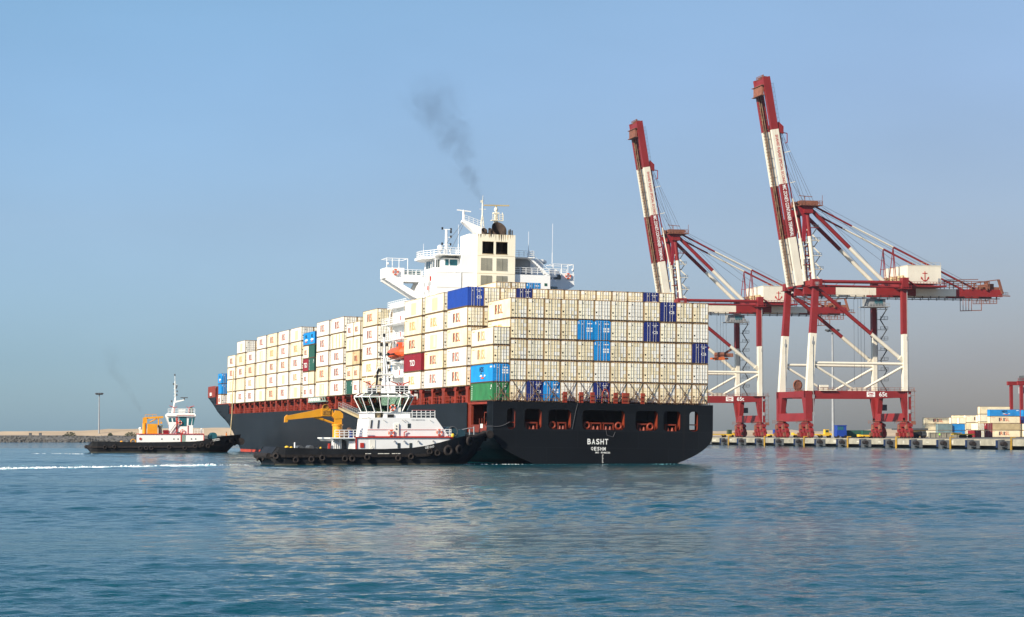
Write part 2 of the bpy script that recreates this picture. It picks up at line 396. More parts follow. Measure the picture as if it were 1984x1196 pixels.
# far sandy breakwater on the left
sand = mat('sand', (0.47, 0.36, 0.24), 0.95, var=0.16, scale=0.05)
rockm = mat('rubble_stone', (0.115, 0.11, 0.10), 0.9, var=0.5, scale=0.6)
rng = np.random.default_rng(3)
def lerp_tab(tab, x):
    xs = [t[0] for t in tab]; ys = [t[1] for t in tab]; return float(np.interp(x, xs, ys))
CREST = [(-900, 4.6), (-300, 4.8), (-220, 4.9), (-200, 5.1), (-188, 5.9), (-165, 6.2), (-140, 6.5), (-60, 6.4), (60, 6.0)]
def bank():
    xs = np.arange(-900, 70, 6.0); prof = [(1010, -1.5), (1016, 0.2), (1024, 2.0), (1032, 2.6), (1040, 3.0), (1052, None), (1064, None), (1120, None), (1500, 3.0)]
    vs = []; fs = []
    for i, x in enumerate(xs):
        c = lerp_tab(CREST, x) + 0.12 * math.sin(x * 0.11) + 0.08 * math.sin(x * 0.37 + 1)
        for k, (y, z) in enumerate(prof):
            if z is None: z = {5: 0.86, 6: 1.0, 7: 0.97}[k] * c
            vs.append((x, y + 1.2 * math.sin(x * 0.2 + k), z + (rng.normal() * 0.08 if 2 <= k <= 7 else 0)))
    n = len(prof); m = MB()
    for i in range(len(xs) - 1):
        for k in range(n - 1): fs.append((i * n + k, (i + 1) * n + k, (i + 1) * n + k + 1, i * n + k + 1))
    for j, f in enumerate(fs): m.f.append(f); m.m.append(1 if j % (n - 1) < 4 else 0); m.sm.append(True)
    m.v = vs; return m
tag(bank().build('sand_bank', [sand, rockm]), 'long low sand bank across the harbour', 'sand bank', kind='structure')
rk = MB()
for i in range(3600):
    x = rng.uniform(-330, -60); t = rng.uniform(0, 1); y = 1013.5 + 16 * t; z = -0.1 + 2.5 * t + rng.normal() * 0.15
    s = rng.uniform(0.3, 0.85)
    a = Vector((rng.uniform(0.7, 1.3), rng.uniform(0.7, 1.2), rng.uniform(0.5, 0.9))) * s
    b = rng.uniform(0, 6)
    vs = [(math.cos(b) * a.x, math.sin(b) * a.y, -.3 * s), (math.cos(b + 2.1) * a.x, math.sin(b + 2.1) * a.y, -.3 * s), (math.cos(b + 4.2) * a.x, math.sin(b + 4.2) * a.y, -.3 * s),
          (math.cos(b + 1) * a.x * .7, math.sin(b + 1) * a.y * .7, a.z), (math.cos(b + 3.1) * a.x * .7, math.sin(b + 3.1) * a.y * .7, a.z * .8), (math.cos(b + 5.2) * a.x * .7, math.sin(b + 5.2) * a.y * .7, a.z)]
    rk.add([(v[0] + x, v[1] + y, v[2] + z) for v in vs], [(0, 1, 3), (1, 4, 3), (1, 2, 4), (2, 5, 4), (2, 0, 5), (0, 3, 5), (3, 4, 5)])
tag(rk.build('rubble', rockm), 'grey rock armour along the foot of the sand bank', 'rocks', kind='stuff')

# quay line: point and directions
QA = math.atan2(0.2288, 0.9735)
QG = Vector((math.cos(QA), math.sin(QA), 0)); QD = Vector((-math.sin(QA), math.cos(QA), 0))
QO = Vector((94.6, 733.7, 0)) - QG * 3.5          # waterside edge abreast the near crane
def qp(t, g=0.0, z=0.0): p = QO + QD * t + QG * g; return Vector((p.x, p.y, z))
asphalt = mat('terminal_pavement', (0.17, 0.155, 0.13), 0.9, var=0.15, scale=0.05)
gd = MB(); a, b, c, d = qp(-420, 1.2, 2.5), qp(330, 1.2, 2.5), qp(330, 1500, 2.5), qp(-420, 1500, 2.5)
gd.add([a, d, c, b], [(0, 1, 2, 3)])
tag(gd.build('terminal_ground', asphalt), 'flat paved container terminal behind the quay', 'ground', kind='structure')
# sandy hills beyond the terminal
hm = MB(); xs = np.arange(60, 900, 8.0); vs = []; fs = []
for i, x in enumerate(xs):
    c = 6.4 + 1.0 * math.sin(x * 0.021 + 1) + 0.55 * math.sin(x * 0.083) + 0.35 * math.sin(x * 0.21 + 2) + rng.normal() * 0.12
    for k, (y, f) in enumerate(((1380, 0.35), (1420, 0.62), (1455, 0.86), (1490, 1.0), (1700, 0.4))):
        vs.append((x, y + 6 * math.sin(x * 0.05 + k), c * f))
for i in range(len(xs) - 1):
    for k in range(4): fs.append((i * 5 + k, (i + 1) * 5 + k, (i + 1) * 5 + k + 1, i * 5 + k + 1))
hm.add(vs, fs, 0, True)
tag(hm.build('sand_hills', sand), 'low sandy hills beyond the terminal', 'hills', kind='structure')

# ---------------------------------------------------------------- ship frame: x = starboard, y = forward, z = up (slight list)
SHIP = Matrix(((0.9628376, -0.2697155, 0.0140447, -3.2040), (0.2696917, 0.9629400, 0.0036021, 322.940), (-0.0144957, 0.0003196, 0.9998949, 0.001), (0, 0, 0, 1)))
CW, TH = 2.464, 2.915
ZM, ZS = 11.14, 8.81             # bases of the container tiers: main deck, stern
BAY = {1: 233.15, 2: 218.80, 3: 204.53, 4: 189.98, 5: 175.87, 6: 161.56, 7: 146.90, 8: 132.6, 9: 118.37, 10: 104.01, 11: 89.4, 12: 75.05, 13: 42.23, 14: 27.89, 15: 13.44, 16: -1.23}

# ---------------------------------------------------------------- containers
COLS = {'cream': (cream, 'cream'), 'pale': (cream2, 'pale cream'), 'white': (offwhite, 'off-white'), 'tan': (tan, 'brownish tan'), 'navy': (navy, 'navy blue'), 'royal': (royal, 'royal blue'),
        'azure': (azure, 'bright blue'), 'green': (green, 'green'), 'dkgreen': (dkgreen, 'dark green'), 'slate': (mat('slate_paint', (0.15, 0.22, 0.23), 0.55, var=0.15), 'slate grey'), 'maroon': (maroon, 'dark red')}
W_ = 2.438
_protos = {}
def build_container(key):
    col, logo, ln, ht, door, dv = key
    L = 12.19 if ln == 40 else 6.058
    H = 2.896 if ht == 'h' else 2.591
    m = COLS[col][0]; reefer = col in ('cream', 'pale', 'white')
    b = MB()
    i = 0.035
    if reefer:
        b.box(i, W_ - i, i, L - i, 0.12, H - i)
    else:                                                   # corrugated sheet sides
        prof = []; y = 0.12; p = 0.278
        while y < L - 0.3:
            prof += [(i, y), (i, y + 0.07), (i + 0.036, y + 0.105), (i + 0.036, y + 0.175)]; y += p if L < 7 else p * 1.0
        prof += [(i, L - 0.1)]
        b.prism(prof + [(W_ - q[0], q[1]) for q in prof[::-1]], 'z', 0.14, H - 0.10)
    if logo == 'patch': b.box(i - 0.012, i, L * 0.34, L * 0.62, H * 0.14, H * 0.80, 1)
    if logo == 'patchw': b.box(i - 0.012, i, L * 0.34, L * 0.70, H * 0.10, H * 0.86, 1); b.box(i - 0.02, i, L * 0.40, L * 0.52, H * 0.2, H * 0.8, 2)
    if logo == 'stripes':
        for a, c in ((0.08, 0.14), (0.3, 0.36), (0.55, 0.6), (0.82, 0.9)): b.box(i - 0.012, i, L * a, L * c, H * 0.08, H * 0.94, 1)
    root = b.build('shipping_container', [m, patchm if logo != 'stripes' else tan, patchw])
    # steel frame: posts, rails, corner castings
    f = MB(); fm = frame_rust if reefer or col == 'tan' else m
    for x in (0, W_ - 0.10):
        for y in (0, L - 0.10): f.box(x, x + 0.10, y, y + 0.10, 0.17, H - 0.17, 0)
    for y in (0.012, L - 0.112):
        f.box(0.17, W_ - 0.17, y, y + 0.10, H - 0.13, H - 0.012, 0); f.box(0.17, W_ - 0.17, y, y + 0.10, 0.012, 0.15, 1)
    for x in (0.012, W_ - 0.082):
        f.box(x, x + 0.07, 0.17, L - 0.17, H - 0.09, H - 0.012, 0); f.box(x, x + 0.07, 0.17, L - 0.17, 0.012, 0.17, 1)
        if reefer:
            for k in range(int(L * 1.1)):
                y = 0.5 + k * (L - 1) / (L * 1.1); f.box(x - 0.006, x + 0.076, y, y + 0.36, 0.04, 0.13, 0)
    for x in (0, W_ - 0.17):
        for y in (0, L - 0.17):
            for z in (0, H - 0.12): f.box(x - 0.003, x + 0.173, y - 0.003, y + 0.173, z, z + 0.12, 1)
    f.build('frame', [fm, rail_dark], root)
    if door:
        rr = random.Random(dv * 17 + len(col))
        for s in (0, 1):
            x0, x1 = (0.11, 1.212) if s == 0 else (1.226, W_ - 0.11)
            d = MB()
            d.box(x0, x1, -0.004, 0.03, 0.15, H - 0.13, 1 if reefer else 0)
            if reefer:
                cx = (x0, x0 + 0.5, x0 + 0.86, x1) if s == 0 else (x0, x0 + 0.26, x0 + 0.64, x1)
                zz = [0.16, 0.70, 1.22, 1.72, 2.22, H - 0.14] if H > 2.7 else [0.16, 0.62, 1.1, 1.55, 2.0, H - 0.14]
                for a in range(3):
                    for c in range(5):
                        pale = (s == 1 and rr.random() < 0.45) or (s == 0 and c == 4 and a == 0)
                        d.box(cx[a] + 0.025, cx[a + 1] - 0.025, -0.022, -0.002, zz[c] + 0.02, zz[c + 1] - 0.02, 3 if pale else 0)
                if s == 0:
                    d.box(x0 + 0.10, x0 + 0.30, -0.035, -0.02, 1.0, 1.24, 2)
                    if dv % 2 == 0: d.box(x0 + 0.58, x0 + 0.72, -0.035, -0.02, 2.3, 2.45, 2)
                for a in (0.16, 0.55) if s == 0 else (0.34, 0.78): d.box(x0 + a, x0 + a + 0.22, -0.05, -0.02, 0.60, 0.65, 2)
            else:
                for k in range(4):
                    z0 = 0.3 + k * (H - 0.5) / 4; d.box(x0 + 0.06, x1 - 0.06, -0.018, -0.003, z0, z0 + (H - 0.5) / 4 - 0.12, 0)
                if s == 1:
                    if col == 'azure':
                        for a, c in ((0.15, 1.25), (0.62, 1.25), (0.15, 1.6), (0.62, 1.6)): d.box(x0 + a, x0 + a + 0.38, -0.03, -0.015, c, c + 0.24, 3)
                        d.box(x0 + 0.2, x0 + 0.95, -0.03, -0.015, H - 0.55, H - 0.42, 3)
                    if col == 'navy' or col == 'royal':
                        d.box(x0 + 0.1, x0 + 0.95, -0.03, -0.015, H - 0.5, H - 0.44, 3); d.box(x0 + 0.35, x0 + 0.6, -0.03, -0.015, H - 0.72, H - 0.64, 3)
                        d.text('CB', (x0 + 0.15, -0.03, 1.2), (1, 0, 0), (0, 0, 1), 0.75, 0.42, 3)
                    if col == 'green':
                        d.box(x0 + 0.55, x0 + 0.75, -0.03, -0.015, 1.3, 1.5, 3); d.box(x0 + 0.5, x0 + 0.8, -0.03, -0.015, H - 0.6, H - 0.5, 3)
                else:
                    d.box(x0 + 0.55, x0 + 0.68, -0.03, -0.015, H - 0.62, H - 0.46, 3)
                    if col == 'azure': d.box(x0 + 0.05, x0 + 0.16, -0.03, -0.015, H - 0.55, H - 0.2, 3)
            dd = d.build('door', [m, gasket, blackm, whitem if not reefer else offwhite], root)
            for a in (0.5, 0.86) if s == 0 else (0.26, 0.64):
                r = MB(); r.tube((x0 + a, -0.05, 0.1), (x0 + a, -0.05, H - 0.08), 0.028, 6)
                r.box(x0 + a - 0.05, x0 + a + 0.05, -0.07, -0.02, 0.12, 0.2); r.box(x0 + a - 0.05, x0 + a + 0.05, -0.07, -0.02, H - 0.22, H - 0.14)
                r.build('lock_rod', rodm, dd)
    if logo in ('bold', 'mid', 'fade', 'cut'):
        t = MB(); word = 'IRISL'; wts = (0.14, 0.24, 0.14, 0.22, 0.19)
        wid = 4.3 if L > 7 else 2.6
        hh = 1.36 if L > 7 else 0.95
        y = L / 2 + wid / 2 + 0.35; z = H * 0.30
        cm = {'bold': (1, 0, 1, 0, 0), 'mid': (1, 0, 1, 0, 1), 'fade': (3, 2, 2, 2, 2), 'cut': (1, 2, 3, 2, 3)}[logo]
        for ch, w, k in zip(word, wts, cm):
            w *= wid; t.text(ch, (-0.02 + i, y, z), (0, -1, 0), (0, 0, 1), w * 0.9, hh, k, 0.012); y -= w * 1.12
        t.build('lettering', [let_red, let_dark, let_fade, let_fade2], root); t = MB(); t.box(-0.02 + i, i, L - 1.9, L - 0.6, H - 0.42, H - 0.34); t.build('placard', let_red, root)
    if logo == 'hds':
        t = MB(); t.text('HDS', (0.0, L / 2 + 1.2, H * 0.60), (0, -1, 0), (0, 0, 1), 2.2, 0.72, 0)
        t.build('lettering', [blackm], root); t = MB()
        for a, c, w, k in ((0.50, 0.9, 1.0, 1), (0.36, 1.1, 1.5, 2), (0.36, -1.2, 1.0, 2), (0.24, 0.7, 2.2, 3)):
            y0 = L / 2 + c; t.prism([(y0, H * a), (y0 - w * 0.5, H * (a + 0.09)), (y0 - w, H * (a + 0.02)), (y0 - w * 0.5, H * (a - 0.03))], 'x', 0.0, 0.02, k)
        t.build('emblem', [blackm, dkgreen, whitem, let_red], root); t = MB(); t.box(0, 0.02, 0.5, 1.5, H - 0.5, H - 0.3); t.build('placard', whitem, root)
    if logo == 'ship':
        t = MB()
        t.prism([(L / 2 + 1.7, H * .38), (L / 2 + 0.4, H * .50), (L / 2 - 1.6, H * .46), (L / 2 - 1.9, H * .38), (L / 2, H * .33)], 'x', 0.0, 0.02, 0)
        t.prism([(L / 2 + 1.2, H * .26), (L / 2 + 0.2, H * .31), (L / 2 - 1.4, H * .28), (L / 2, H * .22)], 'x', 0.0, 0.02, 1)
        t.build('emblem', [whitem, let_red], root); t = MB(); t.text('HDS', (0.0, L / 2 + 0.9, H * .58), (0, -1, 0), (0, 0, 1), 1.7, 0.6); t.build('lettering', blackm, root)
    if logo == 'tsd':
        t = MB(); t.text('TSD', (0.0, L / 2 + 1.9, H * 0.33), (0, -1, 0), (0, 0, 1), 3.6, 0.95, 0)
        t.build('lettering', [whitem], root)
    if logo == 'marks':
        t = MB(); t.box(0, 0.02, 0.6, 0.9, H - 0.7, H - 0.3); t.box(0, 0.02, 0.9, 1.2, H - 0.95, H - 0.78); t.build('placard', whitem, root); t = MB()
        for k in range(7): t.box(0, 0.02, L - 0.9, L - 0.7, 0.3 + k * 0.3, 0.48 + k * 0.3)
        t.build('lettering', [whitem], root)
    return root
def container(col, logo, ln, ht, door, mw, label, group, dv=0):
    key = (col, logo, ln, ht, door, dv if door else 0)
    if key not in _protos: o = _protos[key] = build_container(key)
    else: o = copy_tree(_protos[key])
    o.matrix_basis = mw
    return tag(o, label, 'container', group)
def con(col, logo, ln, ht, door, v, u, z, label, group, dv=0):
    return container(col, logo, ln, ht, door, SHIP @ T(v + rng.normal() * 0.01, u, z), label, group, dv)
ORD = ['bottom', 'second', 'third', 'fourth', 'fifth', 'sixth']
NTH = ['first', 'second', 'third', 'fourth', 'fifth', 'sixth', 'seventh', 'eighth', 'ninth', 'tenth', 'eleventh', 'twelfth', 'thirteenth']
CN = lambda c: COLS[c][1]

# the wall of doors at the stern: twelve stacks of five, one lower stack at the port corner
SPEC = {(4, 3): 'azure', (5, 3): 'azure', (5, 2): 'azure', (8, 3): 'navy', (9, 4): 'navy', (11, 2): 'navy', (1, 0): 'navy', (2, 0): 'azure', (5, 0): 'navy'}
WH = {(5, 4), (5, 1), (7, 4), (9, 2), (11, 3), (11, 1), (3, 0), (4, 0)}
for c in range(12):
    for t in range(5):
        col = SPEC.get((c, t)) or ('white' if (c, t) in WH else random.choice(['cream', 'cream', 'cream', 'pale']))
        lg = 'none'
        if c == 0 and t == 4: lg = 'bold'
        if c == 0 and t == 3: lg = 'fade'
        con(col, lg, 40, 'h', True, (c + 1) * CW, BAY[16], ZS + t * TH,
            '%s container, %s tier, %s stack of the stern wall counted from its port corner' % (CN(col), 'top' if t == 4 else ORD[t], NTH[c]), 'containers in the stern wall', random.randrange(9))
for t, (col, lg) in enumerate((('green', 'marks'), ('azure', 'hds'), ('cream', 'cut'), ('pale', 'cut'))):
    con(col, lg, 40, 's', True, 0, BAY[16], ZS + t * 2.61, '%s container, %s of the low corner stack beside the stern wall' % (CN(col), ('bottom one', 'second one', 'third one', 'topmost one')[t]), 'containers in the port stern corner stack', t)
# the next bay forward: outboard stack, and the row that looks over the stern wall
for t, (col, lg) in enumerate((('pale', 'bold'), ('white', 'mid'), ('cream', 'bold'), ('pale', 'bold'), ('royal', 'none'))):
    con(col, lg, 40, 'h', True, 0, BAY[15], ZM + t * TH, '%s container%s, %s tier, outboard stack just ahead of the stern bay' % (CN(col), ' with red lettering' if lg != 'none' else '', 'top' if t == 4 else ORD[t]), 'outboard containers aft of the bridge', t)
for c in range(1, 13):
    for t in ((3, 4) if c < 3 else (4,)):
        col = 'navy' if c in (3, 11) and t == 4 else random.choice(['cream', 'cream', 'pale', 'cream'])
        con(col, 'none', 40, 'h', True, c * CW, BAY[15], ZM + t * TH, '%s container, %s stack, %s of the row looking over the stern wall' % (CN(col), NTH[c], 'top tier' if t == 4 else 'tier below the top'), 'containers behind the stern wall', random.randrange(4))
for t, (col, lg) in enumerate((('white', 'mid'), ('cream', 'mid'), ('white', 'patchw'), ('pale', 'fade'), ('pale', 'patch'))):
    con(col, lg, 40, 'h', True, 0, BAY[14], ZM + t * TH, '%s container, %s tier, middle one of three outboard stacks aft of the bridge' % (CN(col), 'top' if t == 4 else ORD[t]), 'outboard containers aft of the bridge', t)
for t, (col, lg) in enumerate((('white', 'fade'), ('maroon', 'tsd'), ('cream', 'mid'), ('cream', 'fade'), ('pale', 'patch'))):
    con(col, lg, 40, 'h', True, 0, BAY[13], ZM + t * TH, '%s container, %s tier of the outboard stack next to the orange lifeboat' % (CN(col), 'top' if t == 4 else ORD[t]), 'outboard containers aft of the bridge', t)
for c in (5, 6, 7):
    col = 'azure' if c == 7 else 'cream'
    con(col, 'none', 40, 'h', True, c * CW - 0.15, BAY[13], ZM + 5 * TH, '%s container%s, highest tier, right below the funnel' % (CN(col), {5: ' with its long side in view', 6: ' between a cream and a blue one', 7: ''}[c]), 'highest containers below the funnel', c)
for c in range(1, 13):
    con('cream' if c % 3 else 'pale', 'none', 40, 'h', False, c * CW, BAY[13], ZM + 4 * TH, 'cream container in the cross row below the funnel, %s stack' % NTH[c], 'cross row below the funnel')
# forward of the bridge
FW = {12: (40, 'h', [('cream', 'mid'), ('pale', 'fade'), ('white', 'bold'), ('white', 'bold'), ('cream', 'bold')]),
      10: (40, 'h', [('white', 'bold'), ('white', 'mid'), ('white', 'mid'), ('pale', 'stripes'), ('white', 'mid')]),
      9: (40, 'h', [('pale', 'patchw'), ('cream', 'mid'), ('white', 'mid'), ('white', 'bold'), ('white', 'bold')]),
      7: (40, 'h', [('pale', 'patch'), ('white', 'fade'), ('white', 'bold'), ('cream', 'fade'), ('white', 'patch')]),
      6: (40, 'h', [('white', 'bold'), ('white', 'patch'), ('pale', 'bold'), ('white', 'bold'), ('white', 'bold')]),
      5: (40, 'h', [('cream', 'bold'), ('white', 'bold'), ('pale', 'bold'), ('cream', 'fade'), ('cream', 'bold')]),
      4: (40, 'h', [('pale', 'patch'), ('cream', 'patchw'), ('white', 'patchw'), ('white', 'patchw'), ('white', 'bold')]),
      3: (40, 'h', [('white', 'bold'), ('white', 'fade'), ('cream', 'bold'), ('white', 'bold')]),
      2: (40, 'h', [('white', 'bold'), ('cream', 'none'), ('pale', 'bold'), ('cream', 'fade'), ('white', 'patch')]),
      1: (40, 'h', [('pale', 'patch'), ('pale', 'patchw'), ('pale', 'bold'), ('pale', 'bold')])}
DESC = {'mid': 'with red and grey lettering', 'bold': 'with red lettering', 'fade': 'with faded lettering', 'patch': 'with a blanked patch', 'patchw': 'with a pale patch', 'none': 'without lettering', 'stripes': 'with scraped stripes'}
for b, (ln, ht, st) in FW.items():
    for t, (col, lg) in enumerate(st):
        con(col, lg, ln, ht, b in (2, 7, 10, 12), 0, BAY[b], ZM + t * TH, '%s container %s, %s tier, outboard, %s bay from bow' % (CN(col), DESC[lg], ORD[t], NTH[b - 1]), 'outboard containers ahead of the bridge', t % 4)
F20 = {(8, 0): [('white', 'mid'), ('cream', 'none'), ('dkgreen', 'marks'), ('dkgreen', 'none'), ('azure', 'ship')], (8, 1): [('white', 'bold'), ('white', 'mid'), ('maroon', 'tsd'), ('pale', 'bold'), ('azure', 'ship')],
       (11, 0): [('white', 'mid'), ('cream', 'bold'), ('tan', 'bold'), ('pale', 'patch'), ('pale', 'bold')], (11, 1): [('dkgreen', 'marks'), ('cream', 'mid'), ('cream', 'none'), ('pale', 'patch'), ('white', 'bold')]}
for (b, h), st in F20.items():
    for t, (col, lg) in enumerate(st):
        con(col, lg, 20, 's', False, 0, BAY[b] + h * 6.15, ZM + t * 2.62, 'short %s container, %s tier, %s stack of the twenty foot pair in %s bay' % (CN(col), ORD[t], 'aft' if h == 0 else 'forward', NTH[b - 1]), 'short containers ahead of the bridge')
for t, (col, lg) in enumerate((('white', 'bold'), ('royal', 'none'), ('azure', 'ship'))):
    con(col if t != 1 else 'azure', lg, 20, 's', True, 0.3, 256.6, ZM - 0.05 + t * 2.62, 'short %s container at the bow, %s of the foremost stack' % (CN(col if t != 1 else 'azure'), ('bottom one', 'middle one', 'top one')[t]), 'foremost container stack', t)
# inboard stacks whose ends show above or beside the outboard ones
for b, cs in ((2, (1,)), (7, (1, 2, 3)), (10, (1, 2, 3)), (12, (1, 2, 3))):
    for c in cs:
        for t in ((4,) if b != 12 else range(5)):
            col = 'azure' if (b, c, t) == (12, 1, 1) else random.choice(['cream', 'pale', 'cream'])
            con(col, 'none', 40, 'h', True, c * CW, BAY[b], ZM + t * TH, '%s container, %s tier, %s stack inboard, %s bay from bow' % (CN(col), ORD[t], NTH[c - 1], NTH[b - 1]), 'inboard containers ahead of the bridge', (c + t) % 4)
con('white', 'none', 40, 'h', False, 2 * CW, BAY[11], ZM + 4 * TH + 0.4, 'off-white container peeping over the twenty foot pair by the bridge', 'inboard containers ahead of the bridge')
# ---------------------------------------------------------------- the container ship
ship = empty('container_ship', 'big black hulled container ship stacked with cream containers, seen from its stern', 'ship', SHIP)
ZT = [(-4, 0.12), (0.0, 0.60), (1.0, 0.77), (2.0, 0.88), (3.0, 0.965), (4.3, 1.0), (9, 1.0)]
BOWT = [(-4, 214, 62, 1.6), (0.1, 215, 61.8, 1.61), (2.6, 222.6, 56.6, 1.74), (4.2, 226.7, 53.3, 1.82), (5.95, 233, 49.7, 1.92), (7.36, 240.5, 46.8, 1.99), (9.03, 251.7, 43.4, 2.08), (11.27, 261.1, 38.8, 2.2), (13.1, 270.5, 35, 2.3), (16, 271, 35, 2.3)]
def bowp(z): return [float(np.interp(z, [r[0] for r in BOWT], [r[k] for r in BOWT])) for k in (1, 2, 3)]
HB, VC = 16.25, 15.9
def half(u, z):
    b = HB
    tz = 0.60 + 0.40 * (1 - max(0, 1 - z / 4.6) ** 2.2) if z > 0 else lerp_tab(ZT, z)
    ue = 8 + 50 * max(0, 1 - z / 4.4)
    k = min(1, max(0, (u + 3) / ue)); k = k * k * (3 - 2 * k)
    b *= tz + (1 - tz) * k
    u0, L, p = bowp(z)
    if u > u0: b *= max(0.0, 1 - min(1, (u - u0) / L) ** p)
    return b
def hull_grid(us, zs, side, skip=None, mi=lambda z, u: 0):
    """us: list of functions z->u ; port side -1, starboard +1"""
    m = MB(); n = len(zs); vs = []; fs = []; ms = []
    for fu in us:
        for z in zs: u = fu(z); vs.append((VC + side * half(u, z), u, z))
    for i in range(len(us) - 1):
        for k in range(n - 1):
            if skip and skip(us[i](5), us[i + 1](5), zs[k]): continue
            q = (i * n + k, (i + 1) * n + k, (i + 1) * n + k + 1, i * n + k + 1)
            m.add([vs[j] for j in q], [(0, 1, 2, 3) if side > 0 else (3, 2, 1, 0)], mi(zs[k], us[i](5)))
    return m
fixed = [-3, -1.5, 0.35, 2.2, 6, 11.5, 16, 24, 34, 48, 70, 100, 140, 180, 200]
us = [(lambda z, a=a: a) for a in fixed] + [(lambda z, t=t: 200 + (sum(bowp(z)[:2]) - 200) * t) for t in np.linspace(0.08, 1, 22)]
zs = [-2, 0.5, 0.9, 1.3, 1.7, 2.1, 2.6, 3.1, 3.6, 4.0, 4.35, 5.2, 6.2, 7.36, 8.2, 8.72]
h = MB()
for side in (-1, 1):
    g = hull_grid(us, zs, side, lambda a, b, z, s=side: z >= 4.3 and (a >= (0.3 if s < 0 else 2.0)) and b <= (11.6), lambda z, u: 1 if z < 0.3 and u > 140 else 0)
    o = len(h.v); h.v += g.v; h.f += [tuple(i + o for i in f) for f in g.f]; h.m += g.m; h.sm += [False] * len(g.f)
# transom with its seven mooring openings
def rrect(x0, x1, z0, z1, r, n=4):
    pts = []
    for cx, cz, a in ((x1 - r, z1 - r, 0), (x0 + r, z1 - r, 90), (x0 + r, z0 + r, 180), (x1 - r, z0 + r, 270)):
        for k in range(n + 1): t = R(a + 90 * k / n); pts.append((cx + r * math.cos(t), cz + r * math.sin(t)))
    return pts
OPEN = [(1.68, 2.92, 4.86, 7.79), (4.22, 6.74, 4.92, 7.76), (7.68, 11.04, 4.98, 7.70), (12.67, 18.96, 5.0, 7.70), (20.54, 23.89, 4.96, 7.75), (24.71, 27.30, 4.93, 7.75), (28.60, 29.95, 4.90, 7.74)]
outl = [(VC - half(-3, z), z) for z in (8.72, 7.4, 6.2, 5.2, 4.35, 4.0, 3.6, 3.1, 2.6, 2.1, 1.7, 1.3, 0.9, 0.5, -2)]
outl = outl + [(2 * VC - x, z) for x, z in outl[::-1]]
pv, pf = plate_geo(outl, [rrect(a, b, c, d, 0.55 if b - a > 1.5 else 0.5) for a, b, c, d in OPEN])
for uu in (-3.0, -2.72): h.add([(x, uu, z) for x, z, _ in pv], pf, 0)
# pillar between transom and side opening, bottom sills
h.box(VC - HB, VC - HB + 0.5, -2.9, 0.35, 4.35, 8.70, 0); h.box(VC + HB - 0.5, VC + HB, -2.9, 2.2, 4.35, 8.70, 0)
hull = h.build('hull', [hullgrey, boot], ship)
# forecastle sides and bulwark
fo = MB()
uo = [(lambda z, a=a: a) for a in (240, 243, 246, 250, 254, 258, 262, 264)] + [(lambda z, t=t: 264 + (sum(bowp(z)[:2]) - 264) * t) for t in np.linspace(0.12, 1, 14)]
for side in (-1, 1):
    g = hull_grid(uo, [8.7, 9.5, 10.3, 11.15], side)
    o = len(fo.v); fo.v += g.v; fo.f += [tuple(i + o for i in f) for f in g.f]; fo.m += g.m; fo.sm += g.sm
    g = hull_grid(uo[6:], [11.15, 12.1, 13.1], side)
    o = len(fo.v); fo.v += g.v; fo.f += [tuple(i + o for i in f) for f in g.f]; fo.m += g.m; fo.sm += g.sm
fo.build('forecastle', hullgrey, ship)
bw = MB()
for side in (-1, 1):
    g = hull_grid(uo[6:], [13.1, 14.2, 15.9], side); o = len(bw.v); bw.v += g.v; bw.f += [tuple(i + o for i in f) for f in g.f]; bw.m += g.m; bw.sm += g.sm
for k in range(6): bw.box(0.05 + 0.1 * k, 0.35, 264 + 3.2 * k, 264.25 + 3.2 * k, 13.2, 15.8, 0)
bw.box(-0.1, 32, 262, 262.3, 11.2, 15.8); bw.box(-0.25, 0.1, 240, 262, 11.05, 11.35)
blw = bw.build('bulwark', deckred, ship)
fl = MB(); fl.box(-0.62, -0.3, 268.4, 270.2, 13.5, 14.3); fl.build('fairlead', whitem, blw)  # solid white block, painted for the bright sky through the fairlead hole
# decks, deckhouse under the cargo
dk = MB(); dk.box(0.1, 31.6, 11.6, 244, 8.5, 8.69); dk.box(1, 31, 240, 262, 10.9, 11.1); dk.box(3, 29, 262, 268, 12.8, 13.0)
dk.box(-0.2, 32.0, -2.7, 11.6, 8.40, 8.70)
dk.build('cargo_deck', deckred, ship)
for b in range(1, 16):
    u = BAY[b]; ln = 12.3; cm = MB()
    cm.box(2.4, 29.6, u + 0.3, u + ln - 0.3, 8.69, 10.7, 0); cm.box(1.8, 30.2, u, u + ln, 10.7, 11.08, 1)
    cm.build('hatch_cover', [deckdark, deckred], ship)
# pillars that carry the outboard stacks
def pillar(u, w, hi=11.05):
    p = MB(); p.box(-0.12, 0.30, u - w / 2, u + w / 2, 8.70, hi, 0)
    if w > 0.9:
        p.box(-0.14, -0.12, u - 0.18, u + 0.18, 9.2, 10.6, 1)
    p.prism([(u - w / 2, hi), (u + w / 2, hi), (u + w / 2 + 0.5, hi - 0.02), (u + w / 2, hi - 0.55), (u - w / 2, hi - 0.55), (u - w / 2 - 0.5, hi - 0.02)], 'x', -0.10, 0.28, 0)
    p.build('stanchion', [deckred, deckdark], ship)
for b in list(range(1, 13)) + [13, 14, 15]:
    u = BAY[b]
    pillar(u + 6.1, 0.75); pillar(u - 1.0 if b != 13 else u - 0.6, 1.5)
pillar(BAY[1] + 12.6, 1.2); pillar(BAY[12] - 0.8, 1.4); pillar(BAY[13] + 12.5, 1.3)
sr = random.Random(5)
